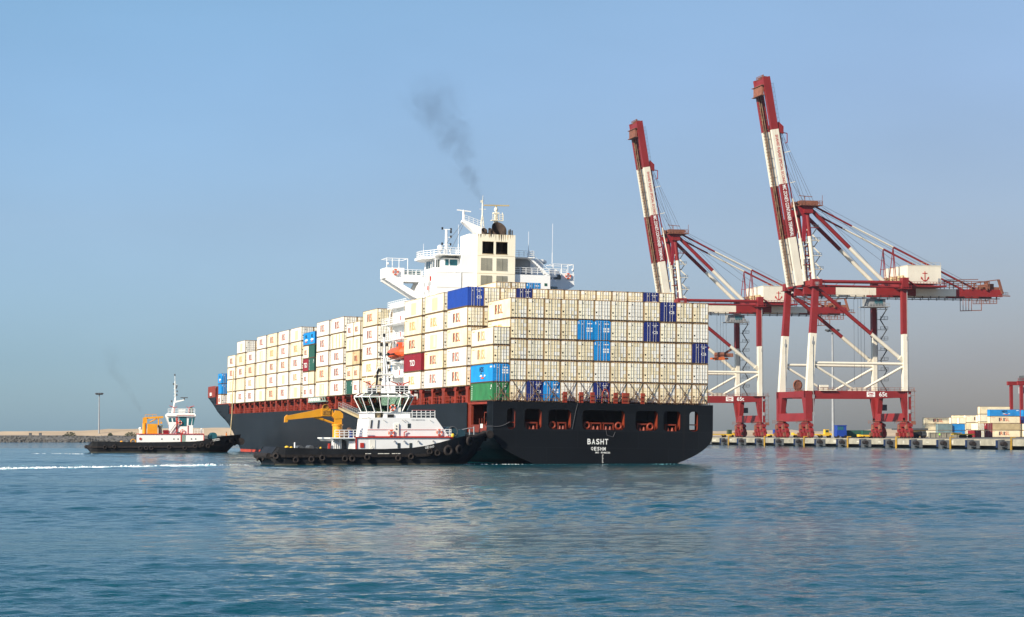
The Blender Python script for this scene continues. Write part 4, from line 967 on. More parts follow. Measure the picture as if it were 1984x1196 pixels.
# ---------------------------------------------------------------- people
skin = mat('skin', (0.34, 0.19, 0.12), 0.6, var=0.05)
hairm = mat('hair', (0.012, 0.010, 0.009), 0.7, var=0.1)
def person(label, mw, shirt, trousers, arm=0.15, lean=0.0):
    """one continuous skinned body, feet at the origin, facing +y"""
    vs = []; es = []; rad = []
    def pt(p, r, parent=None):
        vs.append(p); rad.append(r)
        if parent is not None: es.append((parent, len(vs) - 1))
        return len(vs) - 1
    pel = pt((0, 0, 0.95), 0.15); sp = pt((0, 0.01 + lean, 1.15), 0.135, pel); chs = pt((0, 0.02 + lean, 1.36), 0.155, sp)
    nk = pt((0, 0.03 + lean, 1.51), 0.06, chs); hd = pt((0, 0.05 + lean, 1.62), 0.092, nk); pt((0, 0.045 + lean, 1.72), 0.085, hd); pt((0, 0.145 + lean, 1.615), 0.018, hd)
    for s in (-1, 1):
        pt((s * 0.095, 0.04 + lean, 1.63), 0.02, hd)
        hip = pt((s * 0.10, 0, 0.88), 0.10, pel); kn = pt((s * 0.11, 0.03, 0.49), 0.066, hip); an = pt((s * 0.12, -0.01, 0.09), 0.045, kn); pt((s * 0.13, 0.16, 0.045), 0.042, an)
        sh = pt((s * 0.20, 0.01 + lean, 1.42), 0.065, chs); el = pt((s * 0.27, 0.03 + lean, 1.15), 0.047, sh); wr = pt((s * 0.27, 0.03 + arm + lean, 0.95), 0.032, el)
        pm = pt((s * 0.27, 0.06 + arm + lean, 0.88), 0.035, wr)
        for k, (dx, ln) in enumerate(((-0.024, 0.075), (-0.008, 0.088), (0.008, 0.082), (0.022, 0.062))):
            f = pt((s * (0.27 + dx), 0.07 + arm + lean, 0.84), 0.010, pm); pt((s * (0.268 + dx), 0.088 + arm + lean, 0.84 - ln * 0.7), 0.008, f)
        pt((s * 0.235, 0.10 + arm + lean, 0.87), 0.010, pm)
    me = bpy.data.meshes.new('person'); me.from_pydata(vs, es, [])
    o = bpy.data.objects.new('person', me); COL.objects.link(o)
    sk = o.modifiers.new('skin', 'SKIN'); sb = o.modifiers.new('smooth', 'SUBSURF'); sb.levels = 1; sb.render_levels = 1
    for i, r in enumerate(rad): me.skin_vertices[0].data[i].radius = (r, r)
    me.skin_vertices[0].data[0].use_root = True
    dg = bpy.context.evaluated_depsgraph_get(); dg.update()
    m2 = bpy.data.meshes.new_from_object(o.evaluated_get(dg)); o.modifiers.clear(); o.data = m2
    m2.materials.clear()
    for q in (skin, shirt, trousers, blackm): m2.materials.append(q)
    for p in m2.polygons:
        c = p.center; p.use_smooth = True
        p.material_index = 0 if c.z > 1.49 or (abs(c.x) > 0.2 and c.z < 1.0) else 1 if c.z > 0.93 else 2 if c.z > 0.10 else 3
    hb = MB(); hb.ball((0, 0.03 + lean, 1.69), 0.105, 0.115, 0.10, 12, 8); hb.build('hair', hairm, o)
    e = MB()
    for s in (-1, 1): e.ball((s * 0.035, 0.128 + lean, 1.645), 0.012, 0.01, 0.009, 6, 4)
    e.build('eye', blackm, o); e = MB(); e.box(-0.028, 0.028, 0.122 + lean, 0.136 + lean, 1.565, 1.575); e.build('mouth', let_red, o)
    o.matrix_basis = mw
    return tag(o, label, 'person')
shirt_o = mat('orange_shirt', (0.55, 0.17, 0.03), 0.8); shirt_b = mat('blue_shirt', (0.25, 0.35, 0.55), 0.8); vest = mat('lime_vest', (0.25, 0.65, 0.05), 0.7); trs = mat('dark_trousers', (0.02, 0.022, 0.03), 0.8)
person('person in pale blue shirt at the starboard bridge wing of the big ship', SHIP @ T(29.6, 66.2, 30.65) @ Matrix.Rotation(R(200), 4, 'Z'), shirt_b, trs)

# ---------------------------------------------------------------- tugs: local x forward, y away from the viewer, z up
def tug_hull(root, sheer, tip, x0=0.0, beam=10.4):
    """sheer: (x, top z) table"""
    yc = beam / 2
    def hb(x, z):
        w = min(1, max(0, (z + 1) / 2.2)); b = beam / 2
        x1 = 22 + 0.8 * w * 2; tipz = tip - 3.2 * (1 - min(1, max(0, z / 3.2)))
        if x > x1: b *= max(0, 1 - ((x - x1) / (tipz - x1)) ** 2.9) if x < tipz else 0
        if x < x0 + 2.0: b *= 0.86 + 0.14 * max(0, (x - x0) / 2.0) ** 0.5
        return b * (0.94 + 0.06 * w)
    m = MB(); xs = [x0, x0 + 0.8, x0 + 2, 4.6, 7, 10, 14, 18, 22, 24, 26] + [26 + (tip - 26) * k for k in (0.2, 0.4, 0.55, 0.7, 0.8, 0.88, 0.94, 0.98, 1.0)]
    lv = [(-1.5, 0), (0.22, 0), (0.9, 0), (1.5, 0), (None, 1)]
    for s in (-1, 1):
        P = []
        for x in xs:
            top = lerp_tab(sheer, x); row = []
            for z, t in lv:
                zz = top if z is None else min(z, top - 0.2); xx = x if x > x0 + 1 else x + (0.6 if zz < 0.8 else (max(0, zz - 1.3) * 0.75 if x == x0 else max(0, zz - 1.3) * 0.3))
                tz = tip - 3.2 * (1 - min(1, max(0, zz / 3.2))); xx = min(xx, tz)
                row.append((xx, yc + s * hb(xx, zz), zz))
            # inside of the bulwark
            xi = x - (0.2 if x > tip - 1 else 0) + (0.95 if x == x0 else 0.4 if x < x0 + 1 else 0); row.append((xi, yc + s * max(0, hb(max(x0, x - 0.25), top) - 0.22), top)); row.append((xi, yc + s * max(0, hb(max(x0, x - 0.3), top) - 0.25), top - 0.95))
            P.append(row)
        for i in range(len(xs) - 1):
            for k in range(6):
                q = [P[i][k], P[i + 1][k], P[i + 1][k + 1], P[i][k + 1]]
                m.add(q, [(3, 2, 1, 0) if s > 0 else (0, 1, 2, 3)], 1 if k == 0 else 0)
    # stern plate and deck
    tz = lerp_tab(sheer, x0); w_ = hb(x0, 2); xt = x0 + (tz - 1.3) * 0.75
    for q in ([(x0 + 0.6, -hb(x0, 0), -1.5), (x0 + 0.6, hb(x0, 0), -1.5), (x0 + 0.6, hb(x0, 0.7), 0.8), (x0 + 0.6, -hb(x0, 0.7), 0.8)], [(x0 + 0.6, -w_, 0.8), (x0 + 0.6, w_, 0.8), (x0, w_, 1.3), (x0, -w_, 1.3)], [(x0, -w_, 1.3), (x0, w_, 1.3), (xt, w_, tz), (xt, -w_, tz)]): m.add([(a_, yc + b_, c_) for a_, b_, c_ in q], [(3, 2, 1, 0)])
    hl = m.build('hull', [tugblack, mat('tug_bottom_paint', (0.05, 0.045, 0.03), 0.7, var=0.4, scale=1)], root)
    d = MB()
    for i in range(len(xs) - 1):
        a, b = xs[i], xs[i + 1]; za, zb = lerp_tab(sheer, a) - 0.95, lerp_tab(sheer, b) - 0.95
        d.add([(a, yc - max(0, hb(a, 3) - .25), za), (b, yc - max(0, hb(b, 3) - .25), zb), (b, yc + max(0, hb(b, 3) - .25), zb), (a, yc + max(0, hb(a, 3) - .25), za)], [(0, 1, 2, 3)])
    d.build('deck', dkgrey, root)
    # rubbing strake and stern roll
    f = MB()
    for s in (-1, 1):
        pts = [(x, yc + s * (hb(x, 1.2) + 0.05), 1.25 + max(0, (lerp_tab(sheer, x) - 2.4)) * 0.45) for x in xs[:-3]]
        for a, b in zip(pts[:-1], pts[1:]): f.bar(a, b, 0.28, 0.36)
    f.tube((x0 - 0.15, 0.7, 1.25), (x0 - 0.15, beam - 0.7, 1.25), 0.42, 12)
    f.build('rubbing_strake', rubber, root)
    return hb
def tyre(root, x, y, z, r, ang=0.0):
    m = MB(); m.torus((0, 0, 0), (0, 1, 0), r * 0.70, r * 0.30, 22, 8); m.tube((0, 0, r * .8), (-0.1, 0.15, r * 1.7), 0.025, 5)
    o = m.build('tyre_fender', rubber, root); o.matrix_basis = T(x, y, z) @ Matrix.Rotation(ang, 4, 'Z') @ Matrix.Rotation(R(random.uniform(-8, 8)), 4, 'X')
    return o
def monitor(root, x, y, z, flip=1):
    m = MB(); m.tube((0, 0, 0), (0, 0, 1.0), 0.13, 8); m.tube((0, 0, 1.0), (0.25 * flip, 0, 1.35), 0.11, 8); m.tube((0.25 * flip, 0, 1.3), (1.1 * flip, -0.1, 1.6), 0.085, 8, 0, 0.06); m.tube((0, 0, 1.0), (-0.6 * flip, 0, 1.45), 0.06, 6)
    o = m.build('fire_monitor', tugred, root); o.location = (x, y, z); return o
def wheelhouse(root, xb0, xb1, xt0, xt1, zb, zt, zr, y0, y1, wins, glassm, frm):
    """outward sloping glazed house; wins on the viewer's side: (x0,x1) fractions, 'd' door"""
    m = MB(); c = 0.9
    def ring(a, b, ya, yb, z): return [(a + c, ya, z), (b - c, ya, z), (b, ya + c, z), (b, yb - c, z), (b - c, yb, z), (a + c, yb, z), (a, yb - c, z), (a, ya + c, z)]
    o = 0.62
    r0 = ring(xb0, xb1, y0, y1, zb - 0.15); r1 = ring(xb0, xb1, y0, y1, zb); r2 = ring(xt0, xt1, y0 - o, y1 + o, zt); r3 = ring(xt0, xt1, y0 - o, y1 + o, zt + 0.14); r4 = ring(xt0 + 0.6, xt1 - 0.6, y0 + 0.1, y1 - 0.1, zr)
    vs = r0 + r1 + r2 + r3 + r4
    for k in (0, 2): m.add(vs, [(k * 8 + i, k * 8 + (i + 1) % 8, k * 8 + 8 + (i + 1) % 8, k * 8 + 8 + i) for i in range(8)])
    m.add(r4, [tuple(range(8))]); m.add(r0, [tuple(range(7, -1, -1))])
    for i in range(8): m.bar(r1[i], r2[i], 0.12, 0.12); m.bar(r3[i], r4[i], 0.12, 0.12)
    for w in wins:
        x0 = xb0 + c + (xb1 - xb0 - 2 * c) * w; x1 = xt0 + c + (xt1 - xt0 - 2 * c) * w
        for ya, yb in ((y0, y0 - o), (y1, y1 + o)): m.bar((x0, ya, zb), (x1, yb, zt), 0.10, 0.10)
    o_ = m.build('wheelhouse', frm, root)
    names = []
    for i in range(8):
        j = (i + 1) % 8
        ks = [0] + list(wins) + [1] if i in (0, 4) else ([0, 0.5, 1] if i in (2, 6) else [0, 1])
        if i == 4: ks = [0] + sorted(1 - w for w in wins) + [1]
        for a, b in zip(ks[:-1], ks[1:]):
            L_ = lambda p, q, t: tuple(p[k] + (q[k] - p[k]) * t for k in range(3))
            g = MB(); q = [L_(r1[i], r1[j], a), L_(r1[i], r1[j], b), L_(r2[i], r2[j], b), L_(r2[i], r2[j], a)]
            cen = V3(((xb0 + xb1) / 2, (y0 + y1) / 2, (zb + zt) / 2)); nrm = (V3(q[1]) - V3(q[0])).cross(V3(q[3]) - V3(q[0])).normalized()
            q2 = [V3(p) - nrm * 0.04 for p in q]
            g.add(q + q2, [(0, 1, 2, 3), (7, 6, 5, 4), (0, 4, 5, 1), (1, 5, 6, 2), (2, 6, 7, 3), (3, 7, 4, 0)]); g.build('window', glassm, o_)
            g = MB(); q = [L_(L_(r3[i], r3[j], a + 0.06 * (b - a)), L_(r4[i], r4[j], a + 0.06 * (b - a)), 0.12), L_(L_(r3[i], r3[j], b - 0.06 * (b - a)), L_(r4[i], r4[j], b - 0.06 * (b - a)), 0.12), L_(L_(r3[i], r3[j], b - 0.1 * (b - a)), L_(r4[i], r4[j], b - 0.1 * (b - a)), 0.86), L_(L_(r3[i], r3[j], a + 0.1 * (b - a)), L_(r4[i], r4[j], a + 0.1 * (b - a)), 0.86)]
            if i in (0, 1, 7): g.add([V3(p) + V3((0, -0.02, 0.02)) for p in q], [(0, 1, 2, 3)]); g.build('skylight', glassm, o_)
    return o_
glassclear = bpy.data.materials.new('cabin_glass'); glassclear.use_nodes = True
_b = glassclear.node_tree.nodes['Principled BSDF']; _b.inputs['Base Color'].default_value = (0.42, 0.54, 0.46, 1); _b.inputs['Transmission Weight'].default_value = 1.0; _b.inputs['Roughness'].default_value = 0.02; _b.inputs['IOR'].default_value = 1.02; _b.inputs['Specular IOR Level'].default_value = 0.8

# ---- near tug
NT = frame(-31.964, 306.0, 0, R(17)) @ T(-1.94, 0, 0) @ Matrix.Diagonal((0.971, 1, 1, 1))
nt = empty('tugboat', 'near black and white tugboat pushing at the stern quarter of the big ship', 'tugboat', NT)
SH1 = [(-1, 2.3), (0.5, 2.35), (2.2, 2.48), (7, 2.26), (14, 2.17), (19, 2.16), (21.8, 2.29), (24.7, 2.7), (27.4, 3.4), (29.6, 3.9), (31.5, 4.1), (36, 4.2)]
hb1 = tug_hull(nt, SH1, 34.4, 2.0)
tyre(nt, 1.6, 3.4, 0.95, .46, R(-90)); tyre(nt, 1.6, 7.4, 0.95, .46, R(-90))
for x, z, r in ((2.68, 1.25, .46), (5.43, 0.72, .46), (7.6, 0.79, .46), (9.11, 0.99, .46), (12.3, 0.86, .46), (13.32, 0.86, .46), (15.43, 1.06, .46), (19.85, 0.9, .46), (21.67, 1.14, .46), (24.38, 1.81, .48), (25.5, 1.6, .48), (27.11, 1.9, .76), (28.9, 2.0, .72), (30.6, 3.2, .72)):
    y = 5.2 - hb1(x, z) - 0.32
    tyre(nt, x, y, z, r, math.atan2((hb1(x - .4, z) - hb1(x + .4, z)), .8))
m = MB(); pts = []
for k in range(9): x = 30.2 + 4.3 * k / 8; pts.append((x, 5.2 - hb1(min(x, 34.4), 3.6) - 0.1, 3.45 + 0.1 * k))
m.path(pts, 0.36, 10); m.tube((34.3, 3.6, 4.1), (34.3, 6.8, 4.1), 0.55, 12); m.build('bow_fender', rubber, nt)
m = MB()
m.prism([(14.2, 1.6), (14.2, 3.62), (27.4, 3.78), (27.85, 3.4), (27.85, 1.9)], 'y', 1.2, 9.2); dh = m.build('deckhouse', tugwhite, nt)
m = MB(); m.box(14.0, 28.0, 1.02, 9.4, 3.66, 3.80); m.box(14.1, 14.3, 1.1, 1.2, 1.7, 3.66); m.box(27.86, 28.2, 1.2, 2.2, 2.6, 3.7); m.build('red_trim', tugred, dh)
for x in (20.3, 22.0): w = MB(); w.box(x - 0.2, x + 0.2, 1.16, 1.2, 2.28, 2.95); w.build('window', dkglass, dh)
m = MB(); m.box(14.75, 15.3, 1.1, 1.2, 2.35, 2.98); m.build('fire_box', tugred, dh)
m = MB(); m.box(16.1, 16.9, 1.15, 1.2, 1.9, 3.4); m.torus((16.5, 1.12, 2.35), (0, 1, 0), 0.16, 0.03, 12, 5); m.build('door', offwhite, dh)
for x in (19.6, 21.0, 23.0, 25.2): m = MB(); m.tube((x, 1.18, 3.3), (x + 0.05, 0.95, 3.15), 0.07, 6); m.box(x - 0.1, x + 0.12, 0.9, 1.05, 3.05, 3.2); m.build('deck_light', greym, dh)
m = MB(); m.box(25.8, 26.5, 0.9, 1.19, 2.6, 3.0); m.build('deck_light', greym, dh)
m = MB(); m.prism([(15.9, 3.8), (16.2, 6.25), (16.9, 6.38), (25.8, 6.38), (27.75, 3.8)], 'y', 1.9, 8.5); ac = m.build('accommodation_block', tugwhite, nt)
m = MB(); m.box(15.9, 26.9, 1.86, 1.9, 4.72, 4.78); m.box(15.85, 27.8, 1.80, 1.9, 3.80, 3.88); m.build('red_trim', tugred, ac)
for x, z, w_, h_ in ((21.95, 5.3, .22, .3),): w = MB(); w.box(x - w_, x + w_, 1.86, 1.9, z - h_, z + h_); w.build('window', dkglass, ac)
for x in (16.35, 17.35): w = MB(); w.prism([(x, 4.95), (x + 0.12, 6.05), (x + 0.34, 6.05), (x + 0.22, 4.95)], 'y', 1.85, 1.9); w.build('window', dkgrey, ac)
m = MB(); m.box(19.75, 20.5, 1.84, 1.9, 3.9, 5.6); m.build('door', offwhite, ac)
m = MB(); m.tube((20.1, 1.8, 5.25), (20.1, 1.86, 5.25), 0.09, 8); m.tube((20.1, 1.8, 4.85), (20.1, 1.86, 4.85), 0.13, 8); m.bar((20.48, 1.8, 4.0), (20.48, 1.8, 5.5), 0.05); m.build('door_fitting', dkgrey, ac)
m = MB()
for x in (18.2, 20.9, 21.3, 24.9): m.bar((x, 1.85, 6.1), (x + 0.28, 1.75, 5.9), 0.08)
m.text('NO SMOKING', (22.3, 1.87, 6.0), (1, 0, 0), (0, 0, 1), 1.9, 0.16); m.build('stencil', greym, ac)
m = MB(); m.path([(21.2, 1.7, 3.85), (21.2, 1.7, 4.4), (21.6, 1.7, 4.55)], 0.07, 6); m.build('vent_pipe', tugred, ac)
m = MB(); m.box(18.45, 22.3, 2.6, 7.8, 6.38, 7.12); m.box(16.2, 17.2, 2.6, 7.8, 6.38, 7.12); m.box(17.2, 18.45, 4.2, 7.8, 6.38, 7.12); m.box(16.0, 22.6, 2.5, 7.9, 7.05, 7.12); tw = m.build('tower', tugwhite, nt)
m = MB(); m.box(19.0, 19.9, 2.45, 2.6, 6.4, 6.85); m.build('locker', blackm, tw)
m = MB(); m.tube((17.75, 3.2, 6.1), (17.75, 3.2, 7.5), 0.42, 16); m.tube((17.75, 3.2, 7.5), (17.75, 3.2, 7.7), 0.46, 16); m.torus((17.75, 3.2, 6.5), (0, 0, 1), 0.43, 0.04); ex = m.build('exhaust_stack', tan, nt)
m = MB(); m.tube((17.75, 3.2, 7.7), (17.5, 3.0, 8.35), 0.44, 14); m.build('exhaust_cap', soot, ex)
wheelhouse(nt, 16.3, 22.0, 15.4, 22.85, 7.2, 9.2, 9.72, 2.6, 7.8, (0.24, 0.47, 0.80), glassclear, tugwhite)
m = MB(); m.box(16.6, 21.8, 2.9, 7.5, 7.12, 7.16, 0); m.box(17.2, 18.6, 4.2, 6.0, 7.16, 8.0, 0); m.box(20.2, 21.2, 4.6, 6.4, 7.16, 8.2, 0); m.box(18.4, 18.9, 5.6, 6.2, 7.16, 8.4, 0); m.box(16.9, 21.6, 7.0, 7.1, 7.2, 8.1, 1); m.build('console', [dkgrey, greengrey], nt)
m = MB(); m.box(19.35, 20.9, 2.42, 2.5, 7.15, 8.0); m.build('door', offwhite, nt)
lifebuoy('orange lifebuoy on the wheelhouse door of the near tug', NT @ T(19.7, 2.3, 7.75), 0.36)
lifebuoy('orange lifebuoy beside the white door below the near tug wheelhouse', NT @ T(19.35, 1.72, 4.3), 0.36)
lifebuoy('orange lifebuoy on the sloping front of the near tug deckhouse', NT @ T(26.3, 1.72, 4.4), 0.36)
rails('railing', ([(22.4, 1.95, 6.4), (25.7, 1.95, 6.4)], [(27.0, 1.3, 3.8), (27.9, 1.3, 3.8), (27.9, 9.1, 3.8)], [(11.2, 1.3, 3.7), (15.8, 1.3, 3.7)], [(16.2, 3.0, 9.72), (22.2, 3.0, 9.72)]), tugwhite, nt, 1.0, 0.042, 0.7)
m = MB(); m.box(22.4, 25.7, 1.9, 2.0, 7.38, 7.44); m.build('red_rail', tugred, nt); m = MB(); m.box(16.2, 22.2, 2.96, 3.04, 10.74, 10.8); m.build('red_rail', tugred, nt)
for x, f in ((17.0, -1), (21.6, 1), (21.0, -1)): monitor(nt, x, 4.2, 9.75, f)
m = MB(); m.box(20.4, 22.2, 3.4, 4.0, 9.85, 10.7); m.build('nameboard', tugblack, nt)
m = MB()
for a, b in (((19.2, 4.8, 9.7), (19.1, 5, 14.6)), ((19.9, 4.8, 9.7), (19.3, 5, 14.6)), ((19.5, 5.6, 9.7), (19.2, 5.2, 14.6))): m.tube(a, b, 0.14, 6)
for k in range(8): z = 10 + k * 0.58; m.bar((19.2, 4.9, z), (19.75 - k * 0.05, 4.9, z + 0.3), 0.07)
m.tube((19.2, 5, 14.4), (19.1, 5, 17.6), 0.14, 6); m.tube((19.1, 5, 17.6), (19.15, 5, 18.5), 0.035, 5)
for z, w in ((11.4, 0.9), (12.7, 1.2), (13.7, 0.8), (14.9, 1.0), (16.2, 0.8)): m.bar((19.2 - w * 0.6, 5, z), (19.2 + w * 0.6, 5, z + 0.05), 0.08)
m.path([(17.6, 5, 12.0), (18.3, 5, 13.3), (19.1, 5, 13.5)], 0.06, 5); ms = m.build('mast', tugwhite, nt)
m = MB(); m.tube((18.0, 5.4, 9.7), (18.3, 5.2, 13.2), 0.16, 8); m.bar((17.7, 5.2, 11.9), (18.9, 5.2, 12.2), 0.14); m.bar((17.9, 5.2, 10.8), (18.7, 5.2, 10.9), 0.14); m.build('exhaust_mast', blackm, nt)
for x, z in ((16.6, 12.4), (17.3, 11.9), (22.0, 12.6)): m = MB(); m.tube((x, 5, 9.7), (x, 5, z), 0.04, 5); m.build('whip_antenna', offwhite, nt)
m = MB(); m.ball((20.3, 5, 12.0), 0.32); m.tube((20.3, 5, 11.4), (20.3, 5, 11.8), 0.2, 8); m.bar((19.2, 5, 11.5), (20.3, 5, 11.4), 0.1); m.build('radome', offwhite, nt)
m = MB(); m.box(16.6, 17.6, 3.6, 4.4, 9.75, 10.5); m.build('roof_locker', dkgrey, nt)
for z, x in ((11.6, 18.6), (11.6, 19.8), (12.9, 18.5), (12.95, 19.9), (13.9, 19.7), (15.1, 18.6), (15.1, 19.7), (16.4, 18.7), (16.4, 19.5), (17.7, 19.1), (10.6, 18.9)):
    m = MB(); m.tube((x, 5, z - 0.22), (x, 5, z + 0.22), 0.19, 8); m.build('navigation_light', blackm, ms)
m = MB(); m.bar((18.2, 4.8, 12.3), (20.3, 4.8, 12.35), 0.14, 0.16); m.build('radar_scanner', offwhite, ms)
# aft working deck: canopy, crane, winches
m = MB(); m.box(10.5, 14.2, 1.1, 9.2, 3.55, 3.70); m.tube((11.3, 2.2, 1.3), (11.3, 2.2, 3.6), 0.35, 10); m.tube((12.2, 2.6, 1.3), (12.2, 2.6, 3.6), 0.28, 10); m.box(13.3, 14.15, 1.6, 4, 1.3, 3.2)
for k in range(5): m.tube((10.9 + k * 0.25, 1.7, 1.4), (11.0 + k * 0.25, 1.8, 3.5), 0.06, 6)
m.prism([(10.5, 3.55), (10.95, 3.55), (10.95, 3.2)], 'y', 1.2, 9); m.build('canopy', tugwhite, nt)
m = MB(); m.box(12.6, 13.1, 3, 5, 1.3, 3.4); m.box(10.6, 11, 2.8, 3.4, 1.3, 2.6); m.build('locker', dkgrey, nt)
m = MB(); m.box(10.35, 10.6, 1.5, 1.9, 1.9, 2.9); m.build('fire_box', tugred, nt)
cr = MB(); cr.tube((12.06, 3.5, 3.65), (12.06, 3.5, 5.35), 0.68, 18); cr.tube((12.06, 3.5, 5.3), (12.06, 3.5, 5.5), 0.78, 18)
cr.box(11.55, 12.6, 3.05, 3.25, 5.5, 7.0); cr.box(11.55, 12.6, 3.75, 3.95, 5.5, 7.0); cr.box(12.35, 12.6, 3.25, 3.75, 5.5, 7.0)
cr.prism([(11.2, 6.55), (11.7, 7.35), (12.3, 7.3), (12.75, 6.9), (12.75, 6.3), (11.6, 6.2)], 'y', 3.0, 4.0); crn = cr.build('deck_crane', yellowm, nt)
m = MB(); m.prism([(11.6, 6.55), (11.3, 7.4), (9.9, 7.65), (8.4, 7.3), (5.0, 6.65), (4.75, 6.45), (4.75, 6.15), (5.2, 6.1), (9.9, 6.55)], 'y', 3.15, 3.85); m.prism([(4.55, 5.75), (4.9, 5.75), (5.25, 6.5), (4.9, 6.75), (4.6, 6.5)], 'y', 3.2, 3.8); m.box(9.7, 11.0, 3.05, 3.95, 6.6, 7.6); bm = m.build('boom', yellowm, crn)
m = MB(); m.tube((11.6, 3.5, 5.6), (8.9, 3.5, 6.5), 0.15, 8); m.tube((10, 3.5, 6.15), (8.7, 3.5, 6.58), 0.22, 8); m.build('luffing_cylinder', yellowm, crn)
m = MB(); m.tube((10.3, 3.2, 7.75), (10.3, 3.8, 7.75), 0.42, 12); m.torus((10.3, 3.1, 7.75), (0, 1, 0), 0.4, 0.07, 14, 5); m.box(9.9, 10.9, 3.0, 3.06, 6.75, 7.3); m.build('hoist_winch', mat('worn_yellow', (0.30, 0.14, 0.02), 0.7, var=0.5, scale=3), crn)
m = MB(); m.tube((13.6, 1.8, 3.7), (13.6, 1.8, 4.55), 0.32, 14)
for z in (3.95, 4.3): m.torus((13.6, 1.8, z), (0, 0, 1), 0.32, 0.03, 14, 5)
tag(m.build('oil_drum', bluem, None, NT), 'blue drum behind the white rail of the near tug', 'drum')
m = MB(); m.ball((12.9, 3.2, 4.2), 0.9, 0.7, 0.55); m.ball((13.7, 3.4, 4.7), 0.45, 0.4, 0.35); tag(m.build('tarpaulin_bundle', mat('brown_tarpaulin', (0.13, 0.075, 0.05), 0.9, var=0.4, scale=2), None, NT), 'brown tarpaulin bundle on the canopy of the near tug', 'bundle')
m = MB(); m.tube((5.8, 2.4, 1.3), (5.8, 2.4, 3.05), 0.11, 8); m.box(5.5, 6.1, 2.2, 2.6, 1.3, 1.5); m.build('bollard', tugwhite, nt)
m = MB(); m.tube((6.7, 2.6, 2.2), (6.7, 5, 2.2), 0.42, 12); m.box(6.4, 9.2, 3, 6, 1.3, 2.35); m.tube((8.2, 2.6, 2.3), (8.2, 5, 2.3), 0.35, 12); m.build('towing_winch', dkgrey, nt)
each('mooring_bollard', (('ball', ((4.6, 2.0, 2.35), 0.32, 0.3, 0.25)), ('ball', ((5.2, 1.9, 2.3), 0.26, 0.25, 0.22)), ('ball', ((9.4, 2.2, 2.3), 0.15))), yellow2, nt)
m = MB(); m.tube((28.6, 3, 4.45), (28.6, 7.4, 4.45), 0.75, 16); m.tube((29.9, 3, 4.3), (29.9, 7.2, 4.3), 0.5, 14); m.box(28, 30.4, 2.9, 3.1, 3.0, 4.6); wi = m.build('bow_winch', mat('winch_teal', (0.012, 0.04, 0.055), 0.6, var=0.3), nt)
m = MB(); m.torus((28.6, 2.95, 4.45), (0, 1, 0), 0.7, 0.09, 18, 6); m.build('winch_rim', dkgrey, wi)
m = MB(); m.path([(30.2, 4.6, 4.7), (31.4, 4.8, 4.95), (32.4, 5, 5.0)], 0.07, 6); m.tube((32.2, 4.6, 3.6), (32.2, 4.6, 5.2), 0.10, 8); m.tube((31.5, 4.4, 3.6), (31.5, 4.4, 4.8), 0.10, 8); m.build('bow_bitt', greym, nt)
m = MB(); m.ball((28.1, 1.2, 3.95), 0.25, 0.15, 0.3); m.build('lifting_hook', yellow2, nt)
t = MB()
for i, ch in enumerate('GENNO'): x = 23.75 + i * 0.27; y = 5.2 - hb1(x, 2.3) - 0.04; t.text(ch, (x, y, lerp_tab(SH1, x) - 0.40), (1, 0.03, 0.12), (0, 0, 1), 0.22, 0.30)
t.build('name_lettering', whitem, nt)
m = MB()
for a, b in ((15.2, 16.0), (17.0, 17.8), (17.9, 18.6), (19.0, 19.5), (19.6, 20.2)): m.box(a, b, -0.06, 0.05, 1.5, 1.58)
m.build('freeing_port', offwhite, nt)
# ---- far tug
FT = frame(-91.354, 497.0, 0, R(12))
ft = empty('tugboat', 'far black and white tugboat with yellow locker and crane nudging the bow', 'tugboat', FT)
SH2 = [(-1, 2.3), (0.7, 2.35), (3.8, 2.43), (10, 2.27), (16, 2.27), (22, 2.4), (24.7, 2.6), (27.2, 3.1), (30.3, 3.65), (34, 4.0)]
hb2 = tug_hull(ft, SH2, 33.4)
for x, z, r in ((3.6, 1.2, .45), (5.6, 1.3, .45), (11.2, 1.0, .5), (12.4, 1.0, .48), (13.5, 1.0, .48), (17.35, 1.2, .5), (20.7, 0.95, .5), (22.9, 1.4, .5), (24.4, 1.7, .5), (25.7, 1.4, .5), (26.6, 2.0, .5), (30.9, 2.6, .66), (31.9, 2.2, .75)):
    tyre(ft, x, 5.2 - hb2(x, z) - 0.32, z, r, math.atan2((hb2(x - .4, z) - hb2(x + .4, z)), .8))
m = MB(); m.tube((33.2, 3.4, 2.4), (33.2, 7.0, 2.4), 0.8, 14); m.build('bow_fender', rubber, ft)
m = MB(); m.prism([(10.8, 1.4), (10.8, 3.95), (24.8, 3.95), (24.8, 1.6)], 'y', 1.2, 9.2); dh = m.build('deckhouse', tugwhite, ft)
m = MB(); m.box(10.7, 24.95, 1.05, 9.3, 3.95, 4.12); m.box(24.8, 24.95, 1.05, 1.3, 2.6, 3.95); m.box(19.85, 20.1, 1.12, 1.2, 2.0, 3.95); m.build('red_trim', tugred, dh)
for x in (15.8, 18.4, 19.3, 22.2, 23.1): w = MB(); w.tube((x, 1.15, 2.95), (x, 1.2, 2.95), 0.15, 10); w.build('porthole', dkglass, dh)
m = MB(); m.box(20.1, 20.9, 1.15, 1.2, 1.9, 3.8); m.build('door', greengrey, dh)
m = MB(); m.tube((11.2, 1.1, 3.0), (11.2, 1.2, 3.0), 0.28, 12); m.build('fire_box', tugred, dh)
m = MB(); m.path([(20.9, 0.9, 2.6), (21.4, 0.9, 2.1), (22.8, 0.9, 2.1), (23.3, 0.9, 2.6)], 0.1, 6); m.build('boarding_step', whitem, dh)
